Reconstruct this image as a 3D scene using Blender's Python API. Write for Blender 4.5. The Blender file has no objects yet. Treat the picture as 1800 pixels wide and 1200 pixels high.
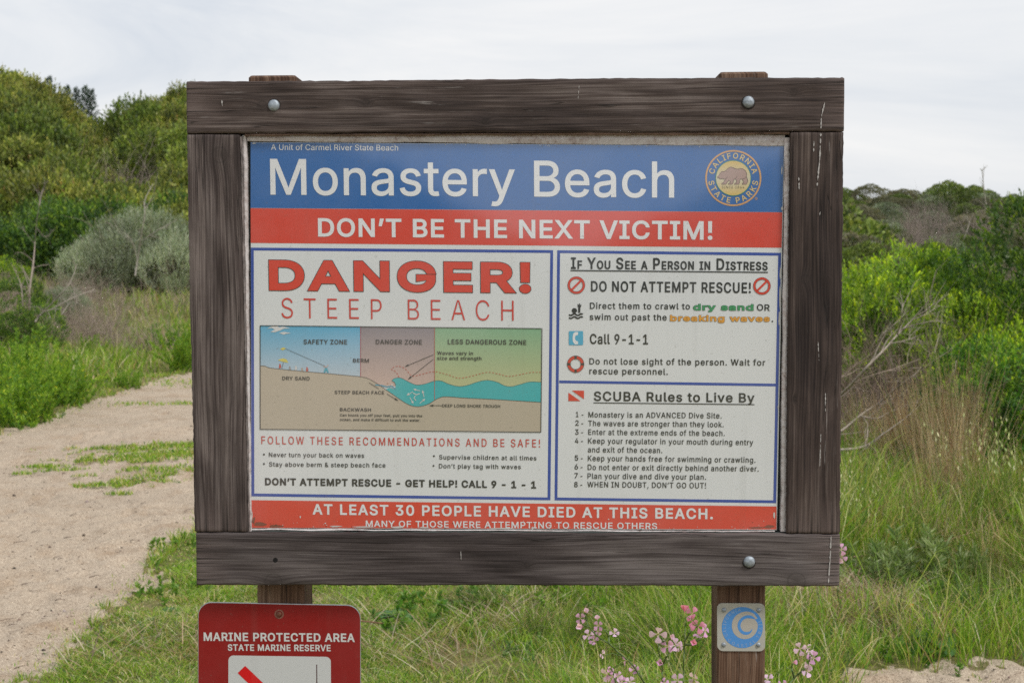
import bpy, bmesh, math, random
import numpy as np
from mathutils import Vector, Matrix
from mathutils.geometry import delaunay_2d_cdt

# ------------------------------------------------------------------ camera
C = bpy.context.scene.collection
SC = bpy.context.scene
FPX = 2400.0                       # focal length measured in photograph pixels (1800 wide)
EYE = 1.6
UPC = Vector((-0.00589, -0.06135, 0.99810)).normalized()      # world up seen in camera axes (right, forward, up)
FH = Vector((0, 1, 0)); FH = (FH - UPC * FH.dot(UPC)).normalized()
RH = FH.cross(UPC)
def cam_to_world(v): return Vector((v.dot(RH), v.dot(FH), v.dot(UPC)))
cd = bpy.data.cameras.new('camera'); cam = bpy.data.objects.new('camera', cd); C.objects.link(cam)
cd.sensor_width = 36.0; cd.lens = FPX / 1800 * 36.0
cd.clip_start = 0.05; cd.clip_end = 3000
cd.dof.use_dof = True; cd.dof.focus_distance = 2.58; cd.dof.aperture_fstop = 11.0
cx, cy, cz = cam_to_world(Vector((1, 0, 0))), cam_to_world(Vector((0, 0, 1))), cam_to_world(Vector((0, -1, 0)))
M = Matrix((cx, cy, cz)).transposed().to_4x4(); M.translation = (0, 0, EYE)
cam.matrix_world = M
SC.camera = cam

# ------------------------------------------------------------------ light
SUN_EL, SUN_AZ = math.radians(50), math.radians(128)         # azimuth clockwise from +Y: behind the viewer, to the right
w = bpy.data.worlds.new('World'); SC.world = w; w.use_nodes = True
nt = w.node_tree; nt.nodes.clear()
def N(nt, t, **k):
    n = nt.nodes.new(t)
    for a, b in k.items():
        if a.startswith('i_'):
            key = a[2:]; key = int(key) if key.isdigit() else key
            n.inputs[key].default_value = b
        else: setattr(n, a, b)
    return n
def ramp(nt, stops, interp='LINEAR'):
    r = nt.nodes.new('ShaderNodeValToRGB'); cr = r.color_ramp; cr.interpolation = interp
    while len(cr.elements) < len(stops): cr.elements.new(0.5)
    for e, (p, c) in zip(cr.elements, stops):
        e.position = p; e.color = (*c, 1) if len(c) == 3 else c
    return r
def mix(nt, fac, a, b, mode='MIX'):
    m = nt.nodes.new('ShaderNodeMix'); m.data_type = 'RGBA'; m.blend_type = mode
    for sock, v in ((m.inputs[0], fac), (m.inputs[6], a), (m.inputs[7], b)):
        if hasattr(v, 'is_linked') or isinstance(v, bpy.types.NodeSocket): nt.links.new(v, sock)
        else: sock.default_value = v if not isinstance(v, tuple) else ((*v, 1) if len(v) == 3 else v)
    return m.outputs[2]
def math_(nt, op, a, b=None, clamp=False):
    m = nt.nodes.new('ShaderNodeMath'); m.operation = op; m.use_clamp = clamp
    for i, v in enumerate((a, b)):
        if v is None: continue
        if isinstance(v, bpy.types.NodeSocket): nt.links.new(v, m.inputs[i])
        else: m.inputs[i].default_value = v
    return m.outputs[0]
sky = N(nt, 'ShaderNodeTexSky', sky_type='NISHITA', sun_disc=False, sun_elevation=SUN_EL, sun_rotation=SUN_AZ, dust_density=3.0)
tc = N(nt, 'ShaderNodeTexCoord')
mp = N(nt, 'ShaderNodeMapping'); mp.inputs['Scale'].default_value = (1.0, 1.2, 6.0); mp.inputs['Rotation'].default_value = (0, 0.12, 0.3)
nt.links.new(tc.outputs['Generated'], mp.inputs[0])
n1 = N(nt, 'ShaderNodeTexNoise'); n1.inputs['Scale'].default_value = 1.6; n1.inputs['Detail'].default_value = 8; n1.inputs['Roughness'].default_value = 0.62; n1.inputs['Distortion'].default_value = 0.6
nt.links.new(mp.outputs[0], n1.inputs['Vector'])
cr = ramp(nt, [(0.28, (0.42, 0.46, 0.52)), (0.5, (0.57, 0.585, 0.605)), (0.70, (0.665, 0.66, 0.655))])
nt.links.new(n1.outputs[0], cr.inputs[0])
skyc = mix(nt, 1.0, sky.outputs[0], (0.1, 0.1, 0.1), 'MULTIPLY')
cov = mix(nt, 0.93, skyc, cr.outputs[0])
bg = N(nt, 'ShaderNodeBackground'); bg.inputs[1].default_value = 1.0
nt.links.new(cov, bg.inputs[0])
wo = N(nt, 'ShaderNodeOutputWorld'); nt.links.new(bg.outputs[0], wo.inputs[0])
sl = bpy.data.lights.new('sun', 'SUN'); sl.energy = 1.5; sl.angle = math.radians(11); sl.color = (1.0, 0.965, 0.92)
so = bpy.data.objects.new('sun', sl); C.objects.link(so)
sd = Vector((math.sin(SUN_AZ) * math.cos(SUN_EL), math.cos(SUN_AZ) * math.cos(SUN_EL), math.sin(SUN_EL)))
so.rotation_euler = sd.to_track_quat('Z', 'Y').to_euler(); so.location = sd * 50
SC.view_settings.view_transform = 'Standard'; SC.view_settings.look = 'None'
SC.view_settings.gamma = 1.0; SC.view_settings.exposure = 0.55; SC.view_settings.use_curve_mapping = False
SC.cycles.max_bounces = 6; SC.cycles.diffuse_bounces = 3; SC.cycles.transmission_bounces = 3; SC.cycles.glossy_bounces = 3
SC.cycles.use_denoising = False      # a little sensor-like grain instead of smeared wood grain and sand

# ------------------------------------------------------------------ helpers
RNG = np.random.default_rng(7)
random.seed(7)
def ray(px, py):
    return cam_to_world(Vector(((px - 900) / FPX, 1.0, (600 - py) / FPX)))
def at(px, py, D):
    r = ray(px, py); return Vector((0, 0, EYE)) + r * (D / r.y)
def tag(o, label=None, cat=None, group=None, kind=None):
    if label: o['label'] = label
    if cat: o['category'] = cat
    if group: o['group'] = group
    if kind: o['kind'] = kind
    return o
def link(name, me, parent=None, m=None, loc=None):
    o = bpy.data.objects.new(name, me); C.objects.link(o)
    if parent: o.parent = parent
    if m and me is not None and not me.materials: me.materials.append(m)
    if loc is not None: o.location = loc
    return o
def empty(name, loc=(0, 0, 0), rz=0.0):
    o = bpy.data.objects.new(name, None); C.objects.link(o); o.location = loc; o.rotation_euler = (0, 0, rz); o.empty_display_size = 0.1
    return o
def copy_tree(o, parent=None):
    c = o.copy(); C.objects.link(c); c.parent = parent
    for ch in list(o.children): copy_tree(ch, c)
    return c
def pymesh(name, V, F, smooth=False, tint=None):
    me = bpy.data.meshes.new(name); me.from_pydata([tuple(v) for v in V], [], [tuple(f) for f in F]); me.update()
    if smooth: me.polygons.foreach_set('use_smooth', [True] * len(me.polygons))
    if tint is not None: set_tint(me, np.tile(np.array([*tint, 1.0], np.float32), (len(me.vertices), 1)))
    return me
def set_tint(me, cols):
    a = me.color_attributes.new('tint', 'FLOAT_COLOR', 'POINT')
    a.data.foreach_set('color', np.asarray(cols, np.float32).ravel())
def fastmesh(name, V, quads=None, tris=None, cols=None, smooth=False):
    me = bpy.data.meshes.new(name)
    nq = 0 if quads is None else len(quads); ntr = 0 if tris is None else len(tris)
    me.vertices.add(len(V)); me.vertices.foreach_set('co', np.asarray(V, np.float32).ravel())
    idx = []; st = []; tot = []
    if nq: idx.append(np.asarray(quads, np.int32).ravel()); st.append(np.arange(nq) * 4); tot.append(np.full(nq, 4))
    if ntr: idx.append(np.asarray(tris, np.int32).ravel()); st.append(nq * 4 + np.arange(ntr) * 3); tot.append(np.full(ntr, 3))
    idx = np.concatenate(idx)
    me.loops.add(len(idx)); me.loops.foreach_set('vertex_index', idx.astype(np.int32))
    me.polygons.add(nq + ntr)
    me.polygons.foreach_set('loop_start', np.concatenate(st).astype(np.int32))
    me.polygons.foreach_set('loop_total', np.concatenate(tot).astype(np.int32))
    if smooth: me.polygons.foreach_set('use_smooth', np.ones(nq + ntr, bool))
    me.update(calc_edges=True)
    if cols is not None:
        cols = np.asarray(cols, np.float32)
        if cols.shape[1] == 3: cols = np.c_[cols, np.ones(len(cols), np.float32)]
        set_tint(me, cols)
    return me
_ph = np.random.default_rng(3).uniform(0, 6.28, (40, 3)); _dr = np.random.default_rng(4).normal(size=(40, 2)); _dr /= np.linalg.norm(_dr, axis=1)[:, None]
def wob(x, y, s=1.0, o=0, n=8):
    """smooth pseudo noise about -1..1, feature size about s metres"""
    r = 0 * x
    for i in range(n):
        k = (o * 7 + i) % 40; f = 6.28 / s * (0.5 + 0.22 * i)
        r = r + np.sin((x * _dr[k, 0] + y * _dr[k, 1]) * f + _ph[k, 0] + 1.5 * np.sin((x * _dr[k, 1] - y * _dr[k, 0]) * f * 0.6 + _ph[k, 1])) / (1 + 0.25 * i)
    return r / (n * 0.33)

# ------------------------------------------------------------------ materials
def newmat(name):
    m = bpy.data.materials.new(name); m.use_nodes = True
    b = m.node_tree.nodes['Principled BSDF']; return m, m.node_tree, b
def mat_plain(name, col, rough=0.6, metal=0.0, var=0.15, scale=30.0, bump=0.0, spec=0.5):
    m, t, b = newmat(name)
    co = N(t, 'ShaderNodeTexCoord'); n = N(t, 'ShaderNodeTexNoise'); n.inputs['Scale'].default_value = scale; n.inputs['Detail'].default_value = 6
    t.links.new(co.outputs['Object'], n.inputs['Vector'])
    r = ramp(t, [(0.3, tuple(c * (1 - var) for c in col)), (0.7, tuple(min(1, c * (1 + var)) for c in col))])
    t.links.new(n.outputs[0], r.inputs[0]); t.links.new(r.outputs[0], b.inputs['Base Color'])
    b.inputs['Roughness'].default_value = rough; b.inputs['Metallic'].default_value = metal; b.inputs['Specular IOR Level'].default_value = spec
    if bump:
        bp = N(t, 'ShaderNodeBump'); bp.inputs['Strength'].default_value = bump; bp.inputs['Distance'].default_value = 0.002
        t.links.new(n.outputs[0], bp.inputs['Height']); t.links.new(bp.outputs[0], b.inputs['Normal'])
    return m
def mat_leaf(name, trans=0.35, rough=0.5, spec=0.35):
    m, t, b = newmat(name)
    a = N(t, 'ShaderNodeAttribute', attribute_name='tint')
    oi = N(t, 'ShaderNodeObjectInfo')
    hs = N(t, 'ShaderNodeHueSaturation'); t.links.new(a.outputs['Color'], hs.inputs['Color'])
    v = math_(t, 'MULTIPLY_ADD', oi.outputs['Random'], 0.5); v.node.inputs[2].default_value = 1.15
    t.links.new(v, hs.inputs['Value'])
    h = math_(t, 'MULTIPLY_ADD', oi.outputs['Random'], -0.018); h.node.inputs[2].default_value = 0.512
    t.links.new(h, hs.inputs['Hue'])
    t.links.new(hs.outputs[0], b.inputs['Base Color'])
    b.inputs['Roughness'].default_value = rough; b.inputs['Specular IOR Level'].default_value = spec
    tr = N(t, 'ShaderNodeBsdfTranslucent'); t.links.new(mix(t, 1.0, hs.outputs[0], (1.15, 1.25, 0.6, 1), 'MULTIPLY'), tr.inputs[0])
    ms = N(t, 'ShaderNodeMixShader'); ms.inputs[0].default_value = trans
    t.links.new(b.outputs[0], ms.inputs[1]); t.links.new(tr.outputs[0], ms.inputs[2])
    t.links.new(ms.outputs[0], t.nodes['Material Output'].inputs[0])
    return m
LEAF = mat_leaf('leaf_matter'); BLADE = mat_leaf('grass_blade', 0.4, 0.55, 0.25)
m, t, b = newmat('dry_twig'); DRY = m
a = N(t, 'ShaderNodeAttribute', attribute_name='tint'); n = N(t, 'ShaderNodeTexNoise'); n.inputs['Scale'].default_value = 25
co = N(t, 'ShaderNodeTexCoord'); t.links.new(co.outputs['Object'], n.inputs['Vector'])
t.links.new(mix(t, 1.0, a.outputs['Color'], ramp(t, [(0.3, (0.7, 0.68, 0.66)), (0.7, (1.15, 1.12, 1.1))]).outputs[0], 'MULTIPLY'), b.inputs['Base Color'])
rp = [x for x in t.nodes if x.type == 'VALTORGB'][0]; t.links.new(n.outputs[0], rp.inputs[0])
b.inputs['Roughness'].default_value = 0.85

def mat_wood(name, dark, mid, light, knots=(), white=0.0, bump=0.45, bias=0.0, length=0.0):
    """weathered board; UVMap = metres along the grain, metres across; knots in those metres (u, v, radius)"""
    m, t, b = newmat(name)
    uv = N(t, 'ShaderNodeUVMap', uv_map='UVMap'); oi = N(t, 'ShaderNodeObjectInfo')
    off = N(t, 'ShaderNodeCombineXYZ'); t.links.new(math_(t, 'MULTIPLY', oi.outputs['Random'], 37.0), off.inputs[0]); t.links.new(math_(t, 'MULTIPLY', oi.outputs['Random'], 11.0), off.inputs[1])
    add = N(t, 'ShaderNodeVectorMath', operation='ADD'); t.links.new(uv.outputs[0], add.inputs[0]); t.links.new(off.outputs[0], add.inputs[1])
    base = add.outputs[0]
    sep = N(t, 'ShaderNodeSeparateXYZ'); t.links.new(uv.outputs[0], sep.inputs[0])
    kd = None; kmask = None
    for (ku, kv, kr) in knots:
        du = math_(t, 'SUBTRACT', sep.outputs[0], ku); dv = math_(t, 'SUBTRACT', sep.outputs[1], kv)
        d = math_(t, 'SQRT', math_(t, 'ADD', math_(t, 'MULTIPLY', math_(t, 'MULTIPLY', du, du), 0.35), math_(t, 'MULTIPLY', dv, dv)))
        k = math_(t, 'DIVIDE', d, kr)
        kk = math_(t, 'SUBTRACT', 1.0, math_(t, 'DIVIDE', k, 2.6), clamp=True)
        kb = math_(t, 'POWER', kk, 2.0)
        kd = kb if kd is None else math_(t, 'MAXIMUM', kd, kb)
        # ring line
        rr = math_(t, 'SUBTRACT', 1.0, math_(t, 'MULTIPLY', math_(t, 'ABSOLUTE', math_(t, 'SUBTRACT', math_(t, 'SQRT', math_(t, 'ADD', math_(t, 'MULTIPLY', du, du), math_(t, 'MULTIPLY', dv, dv))), kr)), 500.0), clamp=True)
        kmask = rr if kmask is None else math_(t, 'MAXIMUM', kmask, rr)
    def noise(scale3, s, detail=6, rough=0.6, dist=0.0, src=None):
        mp = N(t, 'ShaderNodeMapping'); mp.inputs['Scale'].default_value = scale3
        t.links.new(src if src is not None else base, mp.inputs[0])
        n = N(t, 'ShaderNodeTexNoise'); n.inputs['Scale'].default_value = s; n.inputs['Detail'].default_value = detail
        n.inputs['Roughness'].default_value = rough; n.inputs['Distortion'].default_value = dist
        t.links.new(mp.outputs[0], n.inputs['Vector']); return n.outputs[0]
    warp = noise((1.6, 9.0, 1), 1.0, 2, 0.4)
    src = base
    wv = N(t, 'ShaderNodeCombineXYZ')
    wsum = math_(t, 'MULTIPLY', warp, 0.032)
    if kd is not None: wsum = math_(t, 'ADD', wsum, math_(t, 'MULTIPLY', kd, 0.009))
    t.links.new(wsum, wv.inputs[1])
    ad2 = N(t, 'ShaderNodeVectorMath', operation='ADD'); t.links.new(base, ad2.inputs[0]); t.links.new(wv.outputs[0], ad2.inputs[1]); src = ad2.outputs[0]
    fine = noise((6.0, 330.0, 1), 1.0, 2, 0.6, 0, src)
    med = noise((2.2, 95.0, 1), 1.0, 5, 0.65, 0.2, src)
    coarse = noise((4.0, 14.0, 1), 1.0, 6, 0.62, 0.5)
    big = noise((1.6, 5.0, 1), 1.0, 3, 0.5)
    g = math_(t, 'ADD', math_(t, 'MULTIPLY', fine, 0.38), math_(t, 'ADD', math_(t, 'MULTIPLY', med, 0.30), math_(t, 'MULTIPLY', coarse, 0.32)))
    g = math_(t, 'ADD', g, math_(t, 'MULTIPLY', math_(t, 'SUBTRACT', big, 0.5), 0.35))
    g = math_(t, 'ADD', g, bias)
    r = ramp(t, [(0.36, dark), (0.50, mid), (0.66, light)])
    t.links.new(g, r.inputs[0]); col = r.outputs[0]
    # dark growth lines
    ring = noise((0.9, 34.0, 1), 1.0, 2, 0.4, 0.0, src)
    rl = ramp(t, [(0.46, (1, 1, 1)), (0.49, (0.52, 0.49, 0.48)), (0.505, (0.60, 0.57, 0.56)), (0.53, (1.06, 1.05, 1.04))]); t.links.new(ring, rl.inputs[0])
    col = mix(t, 0.8, col, rl.outputs[0], 'MULTIPLY')
    # drying cracks, denser at the sawn ends
    ck = noise((0.75, 23.0, 1), 1.0, 4, 0.55, 0.15, src); ckf = math_(t, 'SUBTRACT', 1.0, math_(t, 'MULTIPLY', math_(t, 'ABSOLUTE', math_(t, 'SUBTRACT', ck, 0.56)), 170.0), clamp=True)
    ek = noise((3.0, 190.0, 1), 1.0, 3, 0.6, 0.1)
    eu = math_(t, 'SUBTRACT', 1.0, math_(t, 'DIVIDE', sep.outputs[0], 0.07), clamp=True)
    if length: eu = math_(t, 'MAXIMUM', eu, math_(t, 'SUBTRACT', 1.0, math_(t, 'DIVIDE', math_(t, 'SUBTRACT', length, sep.outputs[0]), 0.05), clamp=True))
    ef = math_(t, 'MULTIPLY', math_(t, 'MULTIPLY', math_(t, 'SUBTRACT', 0.50, ek, clamp=True), 7.0, clamp=True), eu, clamp=True)
    col = mix(t, math_(t, 'MULTIPLY', eu, 0.35), col, (0.20, 0.15, 0.135, 1))
    crack = math_(t, 'MAXIMUM', math_(t, 'MULTIPLY', ckf, 0.85), ef)
    col = mix(t, math_(t, 'MULTIPLY', crack, 0.85), col, (0.010, 0.008, 0.007, 1))
    # pale scuffs along the grain
    sc = noise((9.0, 160.0, 1), 1.0, 4, 0.7); gate = noise((5.0, 9.0, 1), 1.0, 3, 0.6)
    sf = math_(t, 'MULTIPLY', math_(t, 'MULTIPLY', math_(t, 'SUBTRACT', sc, 0.60, clamp=True), 9.0, clamp=True), math_(t, 'MULTIPLY', math_(t, 'SUBTRACT', gate, 0.52, clamp=True), 8.0, clamp=True), clamp=True)
    col = mix(t, math_(t, 'MULTIPLY', sf, 0.55 + white), col, (0.42, 0.39, 0.37, 1))
    if kd is not None:
        col = mix(t, math_(t, 'MULTIPLY', kd, 0.6), col, (0.028, 0.021, 0.018, 1))
        col = mix(t, math_(t, 'MULTIPLY', kmask, 0.30), col, (0.012, 0.01, 0.009, 1))
    t.links.new(col, b.inputs['Base Color'])
    b.inputs['Roughness'].default_value = 0.78; b.inputs['Specular IOR Level'].default_value = 0.3
    bp = N(t, 'ShaderNodeBump'); bp.inputs['Strength'].default_value = bump; bp.inputs['Distance'].default_value = 0.003
    t.links.new(math_(t, 'SUBTRACT', math_(t, 'ADD', math_(t, 'MULTIPLY', med, 1.0), math_(t, 'MULTIPLY', fine, 0.5)), math_(t, 'MULTIPLY', crack, 0.8)), bp.inputs['Height']); t.links.new(bp.outputs[0], b.inputs['Normal'])
    return m

def mat_ink(name, rough=0.14, coat=1.0, fade=0.0):
    """printed enamel / film: colour from the print itself, slight mottling and dust"""
    m, t, b = newmat(name)
    a = N(t, 'ShaderNodeAttribute', attribute_name='tint')
    co = N(t, 'ShaderNodeTexCoord'); n = N(t, 'ShaderNodeTexNoise'); n.inputs['Scale'].default_value = 5.0; n.inputs['Detail'].default_value = 7; n.inputs['Roughness'].default_value = 0.65
    t.links.new(co.outputs['Object'], n.inputs['Vector'])
    r = ramp(t, [(0.35, (0, 0, 0)), (0.75, (1, 1, 1))]); t.links.new(n.outputs[0], r.inputs[0])
    col = mix(t, math_(t, 'MULTIPLY', r.outputs[0], 0.10 + fade), a.outputs['Color'], (0.55, 0.55, 0.55, 1))
    # grime: rain streaks and specks
    mp = N(t, 'ShaderNodeMapping'); mp.inputs['Scale'].default_value = (55, 55, 2.2); t.links.new(co.outputs['Object'], mp.inputs[0])
    n2 = N(t, 'ShaderNodeTexNoise'); n2.inputs['Scale'].default_value = 1.0; n2.inputs['Detail'].default_value = 4; t.links.new(mp.outputs[0], n2.inputs['Vector'])
    st = math_(t, 'MULTIPLY', math_(t, 'MULTIPLY', math_(t, 'SUBTRACT', n2.outputs[0], 0.56, clamp=True), 5.0, clamp=True), 0.09)
    col = mix(t, st, col, (0.20, 0.18, 0.15, 1))
    n3 = N(t, 'ShaderNodeTexNoise'); n3.inputs['Scale'].default_value = 170.0; n3.inputs['Detail'].default_value = 2; t.links.new(co.outputs['Object'], n3.inputs['Vector'])
    sp_ = math_(t, 'MULTIPLY', math_(t, 'MULTIPLY', math_(t, 'SUBTRACT', n3.outputs[0], 0.70, clamp=True), 30.0, clamp=True), 0.28)
    col = mix(t, sp_, col, (0.16, 0.14, 0.11, 1))
    t.links.new(col, b.inputs['Base Color'])
    rr = N(t, 'ShaderNodeMapRange'); rr.inputs[3].default_value = rough; rr.inputs[4].default_value = rough + 0.12
    t.links.new(n.outputs[0], rr.inputs[0]); t.links.new(rr.outputs[0], b.inputs['Roughness'])
    b.inputs['IOR'].default_value = 1.58; b.inputs['Coat Weight'].default_value = coat; b.inputs['Coat Roughness'].default_value = 0.06; b.inputs['Coat IOR'].default_value = 1.8
    return m

# ------------------------------------------------------------------ terrain
PATH_L, PATH_R = -4.78, -1.86
def smooth(a, b, x):
    s = np.clip((x - a) / (b - a), 0, 1); return s * s * (3 - 2 * s)
def hgt(x, y):
    x = np.asarray(x, float); y = np.asarray(y, float)
    yy = np.maximum(y, 1.0)
    az = x / yy                                           # direction as seen from the viewer's side of the land
    left = smooth(-0.02, -0.23, az)
    zl = 1.15 * smooth(20, 32, y) + smooth(31, 52, y) * (4.0 + 1.6 * smooth(-0.30, -0.375, az) + 0.75 * np.exp(-((az + 0.245) / 0.025) ** 2))
    right = smooth(0.10, 0.22, az)
    zr = 1.0 * smooth(20, 34, y) + 3.45 * smooth(33, 84, y) - 0.5 * smooth(0.3, 0.4, az) * smooth(40, 84, y)
    z = left * zl + right * zr + (1 - left) * (1 - right) * 1.2 * smooth(25, 70, y)
    z = np.where(y > 0, z, 0)
    z = z * (1 - smooth(110, 200, y) * 0.9)
    # land behind the viewer: two banks with a gap between, mirrored in the gloss of the sign
    bk = smooth(-25, -80, y)
    z = z + bk * 8.5 * smooth(1.5, 16, np.abs(x - 0.5)) + bk * 0.8 * wob(x, y, 9, 3)
    far = smooth(1.5, 12, np.hypot(x, y - 2))
    z = z + far * (0.03 * wob(x, y, 4.0, 1)) + smooth(28, 50, np.abs(y)) * 0.35 * wob(x, y, 8.0, 2)
    return z
def path_mask(x, y):
    """1 inside the sandy path"""
    bend = 0.018 * np.maximum(y - 17, 0) ** 2; x = x - bend; far_ = 1 - smooth(17, 30, y) * 0.45
    l = PATH_L * 1.0 + (1 - far_) * 1.4 + 0.10 * wob(y * 0, y, 2.2, 4) + 0.10 * wob(x, y, 0.5, 5)
    r = PATH_R - (1 - far_) * 1.4 + 0.10 * wob(y * 0 + 9, y, 1.7, 6) + 0.09 * wob(x, y, 0.45, 7) + 0.04 * wob(x, y, 0.12, 2)
    inside = (x > l) & (x < r) & (y < 34) & (y > -30)
    x = x + bend
    patch = (x > 1.22 + 0.15 * wob(x, y, 0.6, 8)) & (x < 9) & (y < 5.23 + 0.10 * wob(x, y, 0.5, 9) + 0.05 * wob(x, y, 0.13, 3)) & (y > -3)
    patch2 = np.hypot((x - 1.50) / 0.20, (y - 6.2) / 0.26) < 1 + 0.45 * wob(x, y, 0.2, 10)
    return inside, patch | patch2
def micro(x, y):
    near = 1 - smooth(8, 22, np.hypot(x, y))
    return near * (0.014 * wob(x, y * 1.6, 0.42, 11) + 0.010 * wob(x, y * 1.5, 0.17, 12) + 0.022 * np.clip(wob(x, y, 0.7, 13) - 0.3, 0, 1))
azs = np.radians(np.concatenate([np.linspace(-180, -62, 60, endpoint=False), np.linspace(-62, -27, 60, endpoint=False), np.linspace(-27, 27, 560, endpoint=False), np.linspace(27, 62, 60, endpoint=False), np.linspace(62, 180, 61)]))
rs = np.concatenate([np.linspace(0.05, 3.0, 30, endpoint=False), np.geomspace(3.0, 30, 470, endpoint=False), np.geomspace(30, 1400, 90)])
A, R = np.meshgrid(azs, rs)
gx, gy = R * np.sin(A), R * np.cos(A)
pm, pp = path_mask(gx, gy)
# old footprints and scuffs in the sand
foot = 0 * gx; fr = np.random.default_rng(91)
for k in range(190):
    fx, fy = (fr.uniform(PATH_L, PATH_R), 4.6 + 9 * fr.random() ** 1.3) if k % 9 else (fr.uniform(1.3, 2.4), fr.uniform(4.6, 5.2))
    an = fr.uniform(-0.6, 0.6); wl, ww = fr.uniform(0.09, 0.17), fr.uniform(0.05, 0.09)
    r0, r1 = np.searchsorted(rs, max(fy - 0.5, 0.1)), np.searchsorted(rs, np.hypot(fx, fy) + 0.5)
    X_, Y_ = gx[r0:r1] - fx, gy[r0:r1] - fy; u_ = (X_ * math.sin(an) + Y_ * math.cos(an)) / wl; v_ = (X_ * math.cos(an) - Y_ * math.sin(an)) / ww; q_ = u_ * u_ + v_ * v_
    foot[r0:r1] += fr.uniform(0.5, 1.2) * (-0.032 * np.exp(-q_ * 1.3) + 0.015 * np.exp(-(np.sqrt(q_) - 1.35) ** 2 * 6)) * (0.25 if fx > 0 else 1)
gz = foot * np.where(pm | pp, 1, 0.2) + hgt(gx, gy) + micro(gx, gy) * np.where(pm | pp, 1.0, 0.6)
# the path is worn a little lower than the turf beside it
gz -= 0.018 * np.where(pm, 1, 0)
GV = np.c_[gx.ravel(), gy.ravel(), gz.ravel()]
nr, na = R.shape
i, j = np.meshgrid(np.arange(nr - 1), np.arange(na - 1), indexing='ij')
q = np.stack([i * na + j, i * na + j + 1, (i + 1) * na + j + 1, (i + 1) * na + j], -1).reshape(-1, 4)
qc = GV[q].mean(1)
ispath = path_mask(qc[:, 0], qc[:, 1])
sel = ispath[0]; sel2 = ispath[1] & ~sel
def sub(mask, name):
    qq = q[mask]; u, inv = np.unique(qq, return_inverse=True)
    return fastmesh(name, GV[u], quads=inv.reshape(-1, 4), smooth=True)
def mat_sand(name, base=(0.545, 0.455, 0.355)):
    m, t, b = newmat(name)
    co = N(t, 'ShaderNodeTexCoord')
    def nz(s, d=5, r=0.6):
        n = N(t, 'ShaderNodeTexNoise'); n.inputs['Scale'].default_value = s; n.inputs['Detail'].default_value = d; n.inputs['Roughness'].default_value = r
        t.links.new(co.outputs['Object'], n.inputs['Vector']); return n.outputs[0]
    r1 = ramp(t, [(0.3, tuple(c * 0.86 for c in base)), (0.6, base), (0.75, tuple(c * 1.12 for c in base))]); t.links.new(nz(0.9, 8, 0.7), r1.inputs[0])
    vo = N(t, 'ShaderNodeTexVoronoi'); vo.inputs['Scale'].default_value = 190; t.links.new(co.outputs['Object'], vo.inputs['Vector'])
    hs = N(t, 'ShaderNodeSeparateColor'); t.links.new(vo.outputs['Color'], hs.inputs[0])
    r2 = ramp(t, [(0.0, (0.42, 0.36, 0.32)), (0.16, (0.86, 0.82, 0.78)), (0.8, (1.05, 1.03, 1.0)), (1.0, (1.4, 1.4, 1.38))]); t.links.new(hs.outputs[0], r2.inputs[0])
    c = mix(t, 0.85, r1.outputs[0], r2.outputs[0], 'MULTIPLY')
    r3 = ramp(t, [(0.50, (1, 1, 1)), (0.68, (0.74, 0.64, 0.55))]); t.links.new(nz(2.6, 6, 0.7), r3.inputs[0])
    c = mix(t, 0.7, c, r3.outputs[0], 'MULTIPLY')
    t.links.new(c, b.inputs['Base Color']); b.inputs['Roughness'].default_value = 0.95; b.inputs['Specular IOR Level'].default_value = 0.15
    bp = N(t, 'ShaderNodeBump'); bp.inputs['Strength'].default_value = 0.9; bp.inputs['Distance'].default_value = 0.02
    h = math_(t, 'ADD', math_(t, 'MULTIPLY', nz(16, 6, 0.75), 1.0), math_(t, 'MULTIPLY', hs.outputs[1], 0.22)); t.links.new(h, bp.inputs['Height']); t.links.new(bp.outputs[0], b.inputs['Normal'])
    return m
SAND = mat_sand('coarse_sand')
m, t, b = newmat('turf_soil'); SOIL = m
co = N(t, 'ShaderNodeTexCoord')
def nz(s, d=6, r=0.65):
    n = N(t, 'ShaderNodeTexNoise'); n.inputs['Scale'].default_value = s; n.inputs['Detail'].default_value = d; n.inputs['Roughness'].default_value = r
    t.links.new(co.outputs['Object'], n.inputs['Vector']); return n.outputs[0]
r1 = ramp(t, [(0.36, (0.09, 0.10, 0.03)), (0.48, (0.17, 0.17, 0.055)), (0.58, (0.27, 0.22, 0.12)), (0.72, (0.38, 0.31, 0.22))]); t.links.new(math_(t, 'ADD', math_(t, 'MULTIPLY', nz(1.4), 0.5), math_(t, 'MULTIPLY', nz(22), 0.5)), r1.inputs[0])
dl = N(t, 'ShaderNodeVectorMath', operation='LENGTH'); t.links.new(co.outputs['Object'], dl.inputs[0])
scrub = math_(t, 'MULTIPLY', math_(t, 'SUBTRACT', dl.outputs['Value'], 27.0, clamp=False), 0.1, clamp=True)      # low scrub covers the far slopes
r2 = ramp(t, [(0.35, (0.025, 0.035, 0.014)), (0.65, (0.075, 0.085, 0.035))]); t.links.new(nz(1.2), r2.inputs[0])
t.links.new(mix(t, scrub, r1.outputs[0], r2.outputs[0]), b.inputs['Base Color']); b.inputs['Roughness'].default_value = 1.0; b.inputs['Specular IOR Level'].default_value = 0.1
bp = N(t, 'ShaderNodeBump'); bp.inputs['Strength'].default_value = 1.0; bp.inputs['Distance'].default_value = 0.03; t.links.new(nz(30), bp.inputs['Height']); t.links.new(bp.outputs[0], b.inputs['Normal'])
tag(link('ground', sub(~(sel | sel2), 'ground'), m=SOIL), kind='structure')
tag(link('path', sub(sel, 'path'), m=SAND), kind='structure')
tag(link('sand_clearing', sub(sel2, 'sand_clearing'), m=SAND), kind='structure')

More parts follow.
